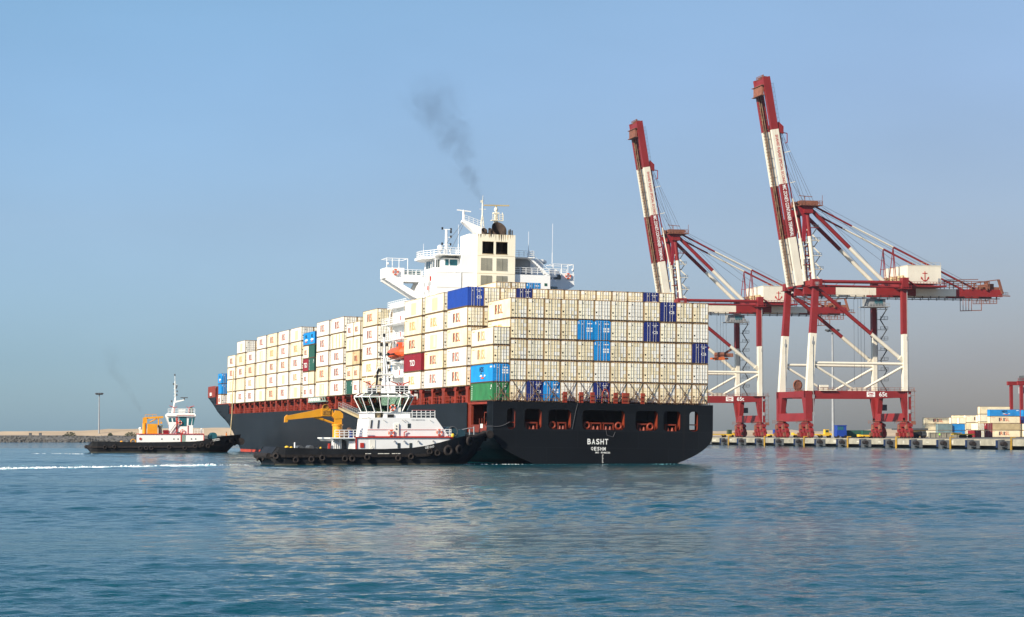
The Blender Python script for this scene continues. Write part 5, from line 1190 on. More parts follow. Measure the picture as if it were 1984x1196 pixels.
m = MB(); m.prism([(17.6, 4.12), (17.6, 5.8), (16.9, 7.9), (23.2, 7.9), (22.6, 5.8), (22.6, 4.12)], 'y', 2.6, 7.8); m.box(16.9, 23.2, 2.2, 8.2, 7.9, 8.25); m.prism([(16.9, 8.25), (17.3, 8.6), (22.9, 8.6), (23.2, 8.25)], 'y', 2.4, 8); w2 = m.build('wheelhouse', tugwhite, ft)
for a, b, c, d in ((17.25, 17.85, 6.7, 7.5), (18.2, 18.75, 6.7, 7.5), (19.6, 21.2, 5.75, 7.75), (21.7, 22.35, 6.0, 7.5), (22.5, 22.95, 6.0, 7.6)):
    w = MB(); w.prism([(a + (7.5 - d) * 0.1 + (0.12 if a < 19 else -0.1 if a > 21.5 else 0), c), (a, d), (b, d), (b + (0.12 if a < 19 else -0.22 if a > 21.5 else 0), c)], 'y', 2.54, 2.6); w.build('window', tealglass, w2)
m = MB(); m.box(18.95, 19.25, 2.45, 2.6, 4.12, 8.3); m.box(19.0, 22.8, 2.15, 2.2, 8.1, 8.25); m.box(21.45, 21.6, 2.5, 2.6, 4.12, 5.9); m.build('red_trim', tugred, w2)
m = MB(); m.bar((17.9, 2.3, 4.2), (19.4, 2.3, 6.3), 0.12); m.bar((17.5, 2.3, 4.3), (18.8, 2.3, 6.2), 0.08); m.box(19.0, 19.8, 2.2, 2.6, 4.15, 4.5); m.build('outside_ladder', dkgrey, w2)
lifebuoy('orange lifebuoy under the window of the far tug wheelhouse', FT @ T(19.8, 2.35, 6.5), 0.36)
lifebuoy('orange lifebuoy low on the white wheelhouse of the far tug', FT @ T(20.3, 2.35, 4.65), 0.36)
rails('railing', ([(17.2, 2.5, 8.6), (23.0, 2.5, 8.6)], [(22.9, 1.3, 4.12), (24.8, 1.3, 4.12)]), tugwhite, ft, 0.95, 0.04, 0.75)
m = MB(); m.box(24.2, 24.5, 1.4, 1.6, 4.12, 5.3); m.build('deck_locker', tugwhite, ft); m = MB(); m.box(19.6, 21.0, 3, 4, 8.6, 9.4); m.build('roof_locker', tugwhite, ft); m = MB(); m.tube((22.3, 3, 8.6), (22.3, 3, 9.5), 0.3, 10); m.ball((22.3, 3, 9.6), 0.3); m.build('searchlight', dkgreen, ft)
for x, f in ((18.6, -1), (21.8, 1)): monitor(ft, x, 3.2, 8.6, f)
m = MB(); m.tube((18.3, 5, 8.6), (18.95, 5, 12), 0.2, 8); m.tube((18.9, 5, 11.6), (18.8, 5, 15.6), 0.12, 8); m.tube((18.8, 5, 15.6), (18.75, 5, 17.2), 0.05, 6)
for z in (11, 12.4, 13.2, 14, 14.8): m.bar((18.5, 5, z), (19.3, 5, z + 0.05), 0.08)
m.prism([(18.9, 10.9), (18.9, 11.3), (20.8, 11.6), (20.8, 11.4)], 'y', 4.6, 5.4); ms = m.build('mast', tugwhite, ft)
for z, x in ((17.0, 18.75), (12.6, 19.2), (13.4, 19.25), (14.2, 19.1), (15, 18.5), (14.6, 19.2), (11.2, 18.1)):
    m = MB(); m.tube((x, 5, z - .2), (x, 5, z + .2), 0.15, 8); m.build('navigation_light', dkgrey, ms)
m = MB(); m.bar((20.0, 4.8, 12.0), (21.6, 4.8, 12.0), 0.16, 0.2); m.tube((20.8, 4.8, 11.5), (20.8, 4.8, 11.95), 0.15, 8); m.build('radar_scanner', dkgrey, ms)
m = MB(); m.box(12.85, 14.9, 2.4, 4.6, 4.12, 6.25); m.build('locker', yellowm, ft)
m = MB(); m.tube((12.25, 5.4, 4.1), (12.25, 5.4, 6.4), 0.42, 12); m.box(11.9, 12.8, 5.0, 5.8, 6.4, 7.6); crn = m.build('deck_crane', yellowm, ft)
m = MB(); m.bar((12.2, 5.4, 7.5), (16.3, 5.4, 7.75), 0.45, 0.42); m.tube((13.4, 5.4, 6.6), (15.0, 5.4, 7.45), 0.12, 8); m.bar((15.3, 5.4, 7.6), (15.3, 5.4, 5.9), 0.3, 0.3); m.path([(15.8, 5.4, 7.5), (15.85, 5.4, 6.7)], 0.04, 5); m.box(15.7, 16.1, 5.2, 5.6, 6.3, 6.7); m.rail([(12.4, 5.4, 7.8), (14.8, 5.4, 7.9)], 0.45, 0.04, 0.8, bars=1); m.build('boom', yellowm, crn)
m = MB(); m.tube((15.6, 3.6, 4.1), (15.6, 3.6, 5.8), 0.36, 12); m.tube((15.6, 3.6, 5.5), (15.6, 3.6, 6.0), 0.55, 14); m.build('vent_cowl', greengrey, ft)
m = MB(); m.box(16.3, 17.4, 3, 5, 4.12, 4.9); m.box(16.2, 17.5, 2.9, 5, 4.5, 4.75); m.build('deck_locker', maroon, ft)
m = MB(); m.box(11.0, 11.6, 2, 3, 4.12, 5.0); m.ball((11.2, 2.4, 5.2), 0.35); m.build('life_raft', offwhite, ft)
m = MB(); m.tube((27.1, 2.4, 3.6), (27.1, 7, 3.6), 0.78, 16); m.box(25.9, 26.2, 2.4, 3, 2.4, 3.9); m.build('bow_winch', mat('winch_blue', (0.01, 0.09, 0.12), 0.5), ft)
each('mooring_bollard', (('ball', ((7.2, 2, 2.3), 0.35, 0.3, 0.3)), ('torus', ((9.7, 1.8, 2.4), (0, 1, 0), 0.5, 0.1, 16, 6))), yellowm, ft)
each('bollard', (('ball', ((8.6, 2.2, 2.3), 0.5, 0.5, 0.45)), ('box', (1.4, 1.7, 2.6, 3, 1.4, 2.9)), ('tube', ((3.4, 2, 1.4), (3.4, 2, 3.0), 0.08, 6))), dkgrey, ft)
t = MB(); nr = random.Random(2)
for i in range(12):
    x = 26.7 + i * 0.13; y = 5.2 - hb2(x, 2.8) - 0.05
    t.box(x, x + nr.choice((0.06, 0.09, 0.11)), y, y + 0.03, 2.72 + i * 0.02, 2.90 + i * 0.02); t.box(x + 0.1, x + 0.1 + nr.choice((0.05, 0.09)), y, y + 0.03, 2.45 + i * 0.02, 2.60 + i * 0.02)
t.build('name_lettering', whitem, ft)
person('person in orange shirt standing at the bow of the far tug', FT @ T(30.0, 3.9, 2.75) @ Matrix.Rotation(R(-70), 4, 'Z'), shirt_o, trs)
# ---------------------------------------------------------------- quay cranes: local x landward, y along the quay (away), z up from the quay deck
G0 = 2.55
WQ, YN, YF = 25.5, 8.55, 16.95
def two(m, p, q, zs, r, n=10, a=0, b=1):
    """tube painted in two tones, the change at height zs"""
    p = V3(p); q = V3(q); k = (p.z - zs) / (p.z - q.z); c = p.lerp(q, k)
    m.tube(p, c, r, n, a); m.tube(c, q, r, n, b)
def make_crane(mw, label):
    cr = empty('quay_crane', label, 'crane', mw, 'ship to shore quay cranes')
    Z = lambda z: z - G0
    RW = [crred, crwhite]
    for y in (0, WQ):
        # water side leg, land side leg
        m = MB()
        m.bar((0.0, y, Z(17.6)), (1.35, y, Z(36.0)), 2.1, 1.9, 1, up=(0, 1, 0)); m.bar((1.35, y, Z(36.0)), (2.5, y, Z(51.5)), 2.1, 1.9, 0, up=(0, 1, 0), w2=1.8, h2=1.7)
        m.box(-1.5, 0.75, y - 0.95, y + 0.95, Z(8.0), Z(17.62), 0)
        m.prism([(0.75, Z(15.5)), (1.7, Z(15.5)), (0.75, Z(9))], 'y', y - 0.8, y + 0.8, 0)
        lg = m.build('leg', RW, cr)
        f = MB(); f.box(1.0, 4.3, y - 1.3, y + 1.3, Z(51.0), Z(53.3)); f.box(0.6, 4.8, y - 2.1, y + 1.9, Z(50.9), Z(51.1)); f.rail([(0.7, y - 2, Z(51.1)), (4.7, y - 2, Z(51.1))], 1.1, 0.05, 1.0, bars=2); f.build('leg_head', crred, lg)
        f = MB(); f.box(1.75, 3.2, y - 1.34, y - 1.28, Z(51.2), Z(52.4)); f.box(0.8, 1.5, y - 1.1, y - 0.95, Z(15.2), Z(16.4)); f.box(0.8, 1.5, y - 1.1, y - 0.95, Z(9.8), Z(10.9)); f.tube((1.05, y - 1.05, Z(7)), (1.05, y - 1.05, Z(35)), 0.09, 6); f.box(0.75, 1.25, y - 1.2, y - 1.0, Z(32.6), Z(33.6)); f.build('cable_box', greym, lg)
        m = MB()
        m.box(31.9, 33.6, y - 0.95, y + 0.95, Z(17.6), Z(36.0), 1); m.box(31.7, 33.5, y - 0.9, y + 0.9, Z(36.0), Z(52.0), 0); m.box(32.3, 34.35, y - 0.95, y + 0.95, Z(8.0), Z(17.62), 0)
        m.prism([(32.3, Z(15.5)), (31.2, Z(15.5)), (32.3, Z(9))], 'y', y - 0.8, y + 0.8, 0)
        lg = m.build('leg', RW, cr)
        f = MB(); f.prism([(31.5, Z(50.6)), (33.7, Z(50.6)), (33.9, Z(54.2)), (31.9, Z(54.2))], 'y', y - 1.25, y + 1.25); f.box(30.6, 34.6, y - 2, y + 1.8, Z(50.5), Z(50.65)); f.rail([(30.7, y - 1.9, Z(50.65)), (34.5, y - 1.9, Z(50.65))], 1.1, 0.05, 1.0, bars=2); f.build('leg_head', crred, lg)
        f = MB(); f.tube((33.3, y - 1.02, Z(8)), (33.3, y - 1.02, Z(50)), 0.12, 6); f.box(33.0, 33.7, y - 1.15, y - 0.95, Z(34), Z(35.2)); f.box(33.2, 34.1, y - 1.15, y - 0.95, Z(10.5), Z(11.7)); f.box(33.4, 34.1, y - 1.15, y - 0.95, Z(15.8), Z(16.6))
        f.build('cable_box', greym, lg)
        m = MB(); m.box(-1.5, 34.3, y - 0.75, y + 0.75, Z(15.45), Z(17.65)); pb = m.build('portal_beam', crred, cr)
        m = MB(); m.rail([(1.2, y - 0.7, Z(17.65)), (35.4, y - 0.7, Z(17.65))], 1.1, 0.04, 1.6, bars=2); m.box(29.5, 36.0, y - 1.4, y - 0.7, Z(17.55), Z(17.68)); m.build('walkway_rail', crbrown, pb)
        m = MB(); m.tube((3.5, y, Z(52.6)), (32.3, y, Z(52.6)), 0.55, 12); m.tube((4.2, y, Z(51.3)), (32, y, Z(51.1)), 0.28, 8)
        for x in (9, 15, 21, 27): m.bar((x, y, Z(51.2)), (x + 1.2, y, Z(52.4)), 0.12)
        m.build('upper_tie_beam', crred, cr)
        m = MB(); two(m, (3.65, y, Z(49.9)), (32.2, y, Z(27.35)), Z(36.0), 0.62); m.tube((30.8, y, Z(28.45)), (32.2, y, Z(27.35)), 0.85, 12, 1, 0.62); m.build('diagonal_brace', RW, cr)
        m = MB(); m.tube((1.8, y, Z(26.55)), (32.2, y, Z(26.35)), 0.46, 10); m.build('horizontal_brace', crwhite, cr)
        for a, b in (((2.0, y, Z(25.7)), (15.15, y, Z(18.1))), ((32.0, y, Z(25.5)), (18.3, y, Z(18.1)))):
            m = MB(); m.tube(a, b, 0.40, 10); m.build('lower_brace', crwhite, cr)
        m = MB(); m.prism([(13.2, Z(17.66)), (20.2, Z(17.66)), (19.2, Z(18.35)), (17.6, Z(18.75)), (15.8, Z(18.75)), (14.4, Z(18.35))], 'y', y - 0.5, y + 0.5); m.build('gusset', crwhite, cr)
    for x, nm in ((-0.45, 0), (33.3, 1)):
        m = MB(); m.box(x - 0.85, x + 0.85, 0.9, WQ - 0.9, Z(15.6), Z(17.6)); m.build('portal_cross_beam', crred, cr)
        m = MB(); m.box(x - 1.0, x + 1.0, -1.0, WQ + 1.0, Z(7.9), Z(10.55))
        m.prism([(0.95, Z(15.6)), (3.4, Z(15.6)), (1.6, Z(10.5)), (0.95, Z(10.5))], 'x', x - 0.8, x + 0.8); m.prism([(WQ - 0.95, Z(15.6)), (WQ - 3.8, Z(15.6)), (WQ - 2.6, Z(10.5)), (WQ - 0.95, Z(10.5))], 'x', x - 0.8, x + 0.8)
        m.build('sill_beam', crred, cr)
        m = MB(); m.box(2.0 if nm == 0 else 32, 3.2 if nm == 0 else 33.6, 1, WQ - 1, Z(51.6), Z(53.2)); m.build('upper_cross_beam', crred, cr)
        for y, sg in ((1.6, 1), (WQ - 1.6, -1)):
            m = MB()
            m.prism([(y - 4.6, Z(7.0)), (y - 1.0, Z(7.9)), (y + 1.0, Z(7.9)), (y + 4.6, Z(7.0)), (y + 4.6, Z(6.2)), (y - 4.6, Z(6.2))], 'x', x - 0.7, x + 0.7)
            for k in (-3, 3):
                m.prism([(y + k - 2.3, Z(5.2)), (y + k - 0.5, Z(6.4)), (y + k + 0.5, Z(6.4)), (y + k + 2.3, Z(5.2)), (y + k + 2.3, Z(4.6)), (y + k - 2.3, Z(4.6))], 'x', x - 0.55, x + 0.55)
                for q in (-1.5, 1.5):
                    c = y + k + q
                    m.prism([(c - 1.25, Z(3.3)), (c - 0.3, Z(4.8)), (c + 0.3, Z(4.8)), (c + 1.25, Z(3.3)), (c + 1.2, Z(2.95)), (c - 1.2, Z(2.95))], 'x', x - 0.45, x + 0.45)
                    m.box(x - 1.3, x - 0.5, c - 0.5, c + 0.3, Z(3.2), Z(4.3), 1 if k * q > 0 else 0); m.box(x + 0.5, x + 1.0, c - 0.2, c + 0.5, Z(3.4), Z(4.6), 1); m.tube((x - 0.75, c, Z(4.35)), (x + 0.75, c, Z(4.35)), 0.16, 8, 1)
                m.box(x - 1.1, x - 0.5, y + k - 0.8, y + k + 0.8, Z(5.4), Z(6.8), 1); m.tube((x - 0.8, y + k, Z(5.85)), (x + 0.8, y + k, Z(5.85)), 0.28, 8, 1); m.box(x - 0.72, x + 0.72, y + k - 0.35, y + k + 0.35, Z(6.3), Z(7.3), 2)
            m.rail([(x - 1.5, y - 5, Z(7.2)), (x - 1.5, y + 5, Z(7.2))], 1.1, 0.04, 1.4, 1, bars=2); bg_ = m.build('bogie', [crred, crbrown, dkgrey], cr)
            for k in (-3, 3):
                for q in (-1.5, 1.5):
                    for e in (-0.65, 0.65): w = MB(); c = y + k + q + e; w.tube((x - 0.2, c, Z(2.97)), (x + 0.2, c, Z(2.97)), 0.42, 12); w.tube((x - 0.35, c, Z(2.97)), (x + 0.35, c, Z(2.97)), 0.14, 8); w.build('wheel', crbrown, bg_)
    # trolley girders in alternate bands
    bands = [(1.5, 12.4, 0), (12.4, 26.3, 1), (26.3, 40.2, 0), (40.2, 54.3, 1), (54.3, 70.8, 0)]
    for y in (YN, YF):
        m = MB()
        for a, b, k in bands: m.box(a, b, y - 0.65, y + 0.65, Z(48.95), Z(51.3), k)
        gi = m.build('girder', RW, cr)
        m = MB(); m.box(1.5, 70, y - 0.15, y + 0.15, Z(48.2), Z(48.45)); 
        for k in range(24): m.box(2 + k * 2.9, 2.25 + k * 2.9, y - 0.1, y + 0.1, Z(48.0), Z(48.95))
        m.build('trolley_rail', dkgrey, gi)
        # raised boom
        B0, B1 = V3((0.2, y, Z(51.9))), V3((-10.85, y, Z(119.2))); dB = (B1 - B0).normalized(); nB = V3((dB.z, 0, -dB.x))
        m = MB()
        for z0, z1, k in ((51.9, 67.3, 1), (67.3, 84.6, 0), (84.6, 102.2, 1), (102.2, 119.2, 0)):
            p = B0 + dB * ((z0 - 51.9) / dB.z); q = B0 + dB * ((z1 - 51.9) / dB.z); m.bar(p, q, 1.5, 2.35, k, up=nB)
        bo = m.build('boom', RW, cr)
        m = MB()
        in_ = 1.1 if y == YN else -1.1
        for o in (-0.9, -0.2): m.bar(B0 + V3((0, in_, 0)) + nB * o, B1 + V3((0, in_, 0)) + nB * o - dB * 4, 0.16, 0.22)
        for k in range(58): p = B0 + dB * (1 + k * 1.06) + V3((0, in_ * 0.75, 0)); m.bar(p - nB * 1.25, p + nB * (0.1 if k % 3 else 0.9), 0.14, 0.10)
        for k in range(16): p = B0 + dB * (2 + k * 4) + V3((0, in_, 0)); m.bar(p - nB * 0.9, p + dB * 3.6 - nB * 0.1, 0.12)
        m.build('boom_walkway', mat('weathered_walkway', (0.27, 0.17, 0.10), 0.8, var=0.4, scale=1), bo)
        # folded forestay lying along the landward face
        m = MB(); p = B0 + dB * 66 + nB * 1.75; q = B0 + dB * 27 + nB * 1.9
        m.bar(B0 + dB * 51 + nB * 1.6, B0 + dB * 26 + nB * 2.3, 0.3, 0.35, 0); m.tube(B0 + dB * 28 + nB * 2.4, B0 + dB * 8 + nB * 3.1, 0.28, 8, 1); m.bar(B0 + dB * 22 + nB * 1.7, B0 + dB * 5 + nB * 1.5, 0.35, 0.3, 0)
        for k in (43, 33, 12): m.bar(B0 + dB * k + nB * 1.2, B0 + dB * k + nB * 4.2 + dB * 0.3, 0.22, 0.22, 1)
        m.build('forestay_link', [maroon, crwhite], bo)
        m = MB()
        for k in range(18): p = B0 + dB * (42 + k * 1.4) + nB * 1.2; m.bar(p, p + nB * 1.0, 0.06)
        m.bar(B0 + dB * 42 + nB * 2.2, B0 + dB * 66 + nB * 2.2, 0.06); m.bar(B0 + dB * 42 + nB * 1.7, B0 + dB * 66 + nB * 1.7, 0.05); m.build('boom_handrail', crbrown, bo)
        m = MB(); c = B0 + dB * 50; m.prism([(c.x + 1.2, c.z), (c.x + 2.8, c.z - 0.4), (c.x + 2.8, c.z + 2), (c.x + 1.2, c.z + 3.4)], 'y', y - 0.6, y + 0.6); m.path([(c.x + 2.8, y, c.z), (c.x + 4.2, y, c.z - 0.2), (c.x + 4.2, y, c.z - 3.2), (c.x + 3.4, y, c.z - 3.4)], 0.16, 6); m.build('stay_bracket', crred, bo)
        if y == YN:
            t = MB(); rd = -dB
            for word, z0, z1, k in (('SHAHID RAJAEE SPECIAL ECONO', 100.4, 84.7, 0), ("MIC ZONE'S CONTAINER TERMINAL", 84.2, 67.6, 1)):
                o = B0 + dB * ((z0 - 51.9) / dB.z) - nB * 0.62; o.y = y - 0.78; t.text(word, o, rd, nB, (z0 - z1) / dB.z, 1.25, k)
            t.build('lettering', [tugred, whitem], bo)
            m = MB(); tip = B1 - dB * 1.3
            m.box(tip.x - 1.1, tip.x + 1.1, YN + 0.6, YF - 0.6, tip.z - 1.0, tip.z + 0.7, 0); m.box(tip.x - 1.6, tip.x - 0.9, YN + 0.2, YF - 0.2, tip.z - 4.4, tip.z - 1.4, 1); m.box(tip.x - 1.9, tip.x - 0.6, YN - 0.4, YF + 0.8, tip.z - 1.5, tip.z - 1.3, 1); m.box(tip.x - 1.9, tip.x - 0.6, YN - 0.2, YF + 0.8, tip.z - 4.6, tip.z - 4.4, 1)
            for k in range(5): m.tube((tip.x - 0.4 + 0.3 * k, YN + 2 + k * 1.2, tip.z + 0.7), (tip.x - 0.4 + 0.3 * k, YN + 2 + k * 1.2, tip.z + 2.3), 0.2, 6, 1); m.tube((tip.x - 0.5, YN + 1.5 + k * 1.2, tip.z + 1.3), (tip.x + 0.5, YN + 1.5 + k * 1.2, tip.z + 1.3), 0.5, 10, 1)
            m.rail([(tip.x - 0.8, YN + 0.8, tip.z + 0.7), (tip.x - 0.8, YF - 0.8, tip.z + 0.7)], 1.4, 0.06, 1.0, 1); m.build('boom_tip', [crred, crbrown], bo)
        # A frame post, back stays, tie rods
        m = MB(); two(m, (2.9, y, Z(75.9)), (5.3, y, Z(53.2)), Z(67.8), 0.72, 12); ap = m.build('mast_post', RW, cr)
        m = MB()
        for k, z in enumerate((70.5, 66.4, 61.4, 57.0)): x = 2.9 + (75.9 - z) * 0.106; m.box(x, x + 3.2, y - 0.8, y + 0.8, Z(z), Z(z) + 0.15, 1 if k else 0); m.bar((x + 2.6, y - 0.6, Z(z)), (x + 1.0, y - 0.6, Z(z) - 2.3), 0.14, 0.3, 2); m.bar((x + 1.0, y - 0.6, Z(z) - 2.3), (x + 3.2, y - 0.6, Z(z) - 4.4), 0.18, 0.45, 1); m.rail([(x + 0.4, y - 0.7, Z(z)), (x + 3.2, y - 0.7, Z(z))], 1.0, 0.05, 0.9, 2, bars=2); m.box(x - 1.2, x, y - 0.3, y + 0.3, Z(z) - 0.9, Z(z) - 0.4, 1)
        m.build('zigzag_stair', [crred, crwhite, dkgrey], ap)
        m = MB(); m.prism([(-0.2, Z(77.4)), (3.2, Z(76.6)), (2.2, Z(66)), (1.2, Z(66)), (1.5, Z(74.0))], 'y', y - 0.35, y + 0.35); m.build('mast_bracket', maroon, cr)
        m = MB(); two(m, (4.6, y, Z(76.2)), (29.1, y, Z(53.6)), Z(64.35), 0.66, 12); m.build('back_leg', RW, cr)
        m = MB(); m.tube((6, y, Z(77.3)), (18.3, y, Z(71.4)), 0.32, 8, 0); m.tube((18.3, y, Z(71.4)), (32.6, y, Z(64.8)), 0.30, 8, 1); m.tube((32.6, y, Z(64.8)), (61.4, y, Z(51.4)), 0.34, 8, 0); m.build('back_stay', RW, cr)
        m = MB()
        for dx in (-1.6, 0.5, 1.4): m.bar((32.5 + dx, y, Z(51.5)), (32.6, y, Z(65.0)), 0.2)
        for z, w in ((55, 2.2), (58, 1.6), (61, 1)): m.bar((32.6 - w * .7, y, Z(z)), (32.6 + w * .4, y, Z(z)), 0.15)
        m.build('stay_support', crred, cr)
        for a, b in (((-6.4, y, Z(104)), (2.5, y, Z(78.8))), ((-6.9, y, Z(103)), (4.2, y, Z(79.2))), ((-6.5, y, Z(102)), (1.6, y, Z(78.4))), ((8, y, Z(76)), (29, y, Z(54))), ((-7.2, y + 0.5, Z(105)), (5.5, y + 0.5, Z(79.0))), ((-4.2, y, Z(88)), (2.2, y, Z(78.6))), ((7.4, y, Z(78)), (35.5, y, Z(58.4))), ((60, y, Z(53)), (7, y, Z(78.5)))):
            m = MB(); m.tube(a, b, 0.055, 5); m.build('hoist_rope', ropem, cr)
    # lattice ladder tower between the posts
    m = MB()
    for x in (1.9, 3.0): m.bar((x, YN + 1.5, Z(76)), (x + 1.6, YN + 1.5, Z(53)), 0.35, 0.35)
    for k in range(8): z = 55 + k * 2.6; x = 1.9 + (76 - z) * 0.07; m.bar((x, YN + 1.5, Z(z)), (x + 1.1, YN + 1.5, Z(z + 0.2)), 0.2)
    for z in (58.5, 61.5, 64.5): m.box(2.4, 5.6, YN, YN + 3, Z(z), Z(z) + 0.2)
    m.build('ladder_tower', crred, cr)
    m = MB(); m.box(1.6, 4.6, YN - 1.2, YF + 1.2, Z(75.2), Z(77.6), 0); m.box(0.0, 7.6, YN - 2.2, YF + 2.2, Z(77.6), Z(77.85), 1)
    for k in range(6): m.tube((0.8 + k * 1.1, YN, Z(78.7)), (0.8 + k * 1.1, YN + 2.4, Z(78.7)), 0.7, 10, 1); m.box(0.6 + k * 1.1, 1.3 + k * 1.1, YF - 2, YF, Z(77.8), Z(79.6), 1)
    m.rail([(0.1, YN - 2.1, Z(77.8)), (7.5, YN - 2.1, Z(77.8))], 1.3, 0.07, 1.0, 1); m.bar((0.2, YN, Z(80.9)), (4.8, YN, Z(80.6)), 0.2, 0.2, 1); m.bar((2.2, YN, Z(78)), (2.2, YN, Z(80.9)), 0.2, 0.2, 1); m.bar((7.4, YN - 2, Z(78)), (7.5, YN - 2, Z(81)), 0.12, 0.12, 1)
    m.build('mast_head', [crred, crbrown], cr)
    # machinery house
    m = MB(); m.box(35.3, 46.9, 3.0, 22.5, Z(52.6), Z(58.45)); m.box(35.2, 47.0, 2.9, 22.6, Z(58.45), Z(58.6)); mh = m.build('machinery_house', crwhite, cr)
    m = MB(); m.box(34.6, 48.2, 1.6, 23.9, Z(51.5), Z(52.0)); m.prism([(33.9, Z(54.1)), (34.3, Z(54.1)), (37.8, Z(52)), (37.0, Z(52))], 'y', 1.7, 2.6); m.rail([(34.7, 1.7, Z(52.0)), (48.1, 1.7, Z(52.0))], 1.1, 0.05, 1.1, bars=2); m.build('platform', crred, mh)
    m = MB(); c = V3((41.25, 2.95, Z(53.3)))
    m.box(c.x - 0.13, c.x + 0.13, 2.93, 3.0, c.z + 0.2, c.z + 3.3); m.box(c.x - 0.85, c.x + 0.85, 2.93, 3.0, c.z + 2.55, c.z + 2.78)
    for k in range(12):
        a0, a1 = R(200 + 140 * k / 12), R(200 + 140 * (k + 1) / 12); m.prism([(c.x + 1.25 * math.cos(a0), c.z + 1.5 + 1.45 * math.sin(a0)), (c.x + 1.25 * math.cos(a1), c.z + 1.5 + 1.45 * math.sin(a1)), (c.x + 0.98 * math.cos(a1), c.z + 1.5 + 1.1 * math.sin(a1)), (c.x + 0.98 * math.cos(a0), c.z + 1.5 + 1.1 * math.sin(a0))], 'y', 2.93, 3.0)
    for s in (-1, 1): m.prism([(c.x + s * 0.75, c.z + 1.15), (c.x + s * 1.38, c.z + 1.65), (c.x + s * 1.42, c.z + 0.75)], 'y', 2.93, 3.0)
    m.build('anchor_emblem', tugred, mh)
    m = MB(); m.box(45.8, 46.6, 2.92, 3.0, Z(52.9), Z(54.4)); m.build('louvre', greym, mh)
    for k in range(6):
        y = 4.5 + k * 3; m = MB(); m.tube((34.7, y + 1.5, Z(52)), (34.7, y + 1.5, Z(55.2)), 0.25, 8); m.tube((34.6, y + 1.5, Z(54.6)), (34.6, y + 1.5, Z(55.4)), 0.55, 10); m.build('vent_stack', tan, mh); m = MB(); m.box(35.05, 35.3, y, y + 0.8, Z(53), Z(54.8)); m.build('door', tan, mh)
    m = MB()
    m.rail([(35.4, 3.2, Z(58.6)), (46.8, 3.2, Z(58.6))], 0.9, 0.03, 1.6, bars=1); m.build('roof_rail', tan, mh)
    # operator's cabin on the trolley
    m = MB(); m.box(24.6, 30.2, 9.5, 15.5, Z(45.6), Z(48.0), 0); m.box(23.4, 31.6, 9.0, 16, Z(45.2), Z(45.45), 0); m.rail([(23.5, 9.1, Z(45.45)), (31.5, 9.1, Z(45.45))], 1.0, 0.05, 1.0, 0, bars=2)
    cb = m.build('operator_cabin', greym, cr); w = MB(); w.box(26.4, 29.2, 9.42, 9.5, Z(46.0), Z(47.6)); w.build('window', tealglass, cb)
    for x, zb in ((20.2, 20), (21.6, 30), (22.6, 22), (23.8, 24)):
        m = MB(); m.tube((x, 12, Z(48)), (x, 12, Z(zb)), 0.05, 5); m.build('hoist_rope', ropem, cr)
    # tail end frame, hanging cage
    m = MB()
    for y in (YN - 1, YF + 1):
        m.rail([(50, y, Z(51.3)), (66, y, Z(51.3))], 2.6, 0.10, 3.4, bars=2); m.bar((50, y, Z(54.2)), (62, y, Z(54.6)), 0.22); m.bar((62, y, Z(53.6)), (69.2, y, Z(54.6)), 0.3); m.bar((69.2, y, Z(54.6)), (70.6, y, Z(50)), 0.9, 0.6); m.bar((65, y, Z(51)), (65.4, y, Z(54)), 0.5)
    m.box(63, 70, YN, YF, Z(51.3), Z(52.2)); m.box(66, 68, YN, YF, Z(52.2), Z(53.3)); m.bar((69, YN - 1.5, Z(49.3)), (73, YN - 1.5, Z(49.2)), 0.5, 0.3); m.rail([(70.8, YN, Z(49.4)), (73, YN, Z(49.4))], 1.1, 0.05, 0.8, bars=2); m.build('tail_frame', crbrown, cr)
    m = MB()
    for x in (56.0, 57, 58, 59, 60): m.bar((x, YN, Z(48.2)), (x, YN, Z(44.2)), 0.16)
    m.bar((56, YN, Z(44.2)), (63.5, YN, Z(44.5)), 0.25); m.bar((63.5, YN, Z(44.4)), (63.5, YN, Z(48.4)), 0.2); m.rail([(60.5, YN, Z(46.6)), (69, YN, Z(46.8))], 1.2, 0.07, 1.3, bars=2); m.bar((69, YN, Z(46.8)), (69, YN, Z(49)), 0.2); m.bar((66.5, YN, Z(46.8)), (66.5, YN, Z(49)), 0.2); m.bar((60.5, YN, Z(46.6)), (69, YN, Z(46.8)), 0.22); m.build('maintenance_cage', crbrown, cr)
    # signs, cable reel, hut, stairs on the land leg
    m = MB(); m.text('65t', (23.5, -0.78, Z(15.85)), (1, 0, 0), (0, 0, 1), 2.75, 1.5); m.build('load_lettering', whitem, cr)
    m = MB(); m.box(19.3, 22.1, -0.80, -0.75, Z(15.75), Z(17.4)); sgn = m.build('maker_plate', whitem, cr)
    m = MB(); m.text('ZPMC', (19.6, -0.83, Z(16.35)), (1, 0, 0), (0, 0, 1), 2.2, 0.75); m.box(20.1, 21.3, -0.83, -0.8, Z(15.95), Z(16.15)); m.build('lettering', tugred, sgn)
    m = MB(); m.torus((-0.3, 9.5, Z(19.6)), (0.2, -1, 0), 1.5, 0.28, 24, 6); m.tube((-0.3, 9.2, Z(19.6)), (-0.3, 9.9, Z(19.6)), 1.25, 20); m.box(-1, 1, 8.6, 10.6, Z(17.6), Z(18.2)); m.build('cable_reel', crbrown, cr)
    m = MB(); m.box(3.5, 6.4, -0.6, 1.6, Z(17.8), Z(19.5)); m.box(3.3, 9.0, -1.5, 1.7, Z(17.66), Z(17.8)); m.build('electrical_hut', crwhite, cr)
    m = MB(); x0 = 34.2
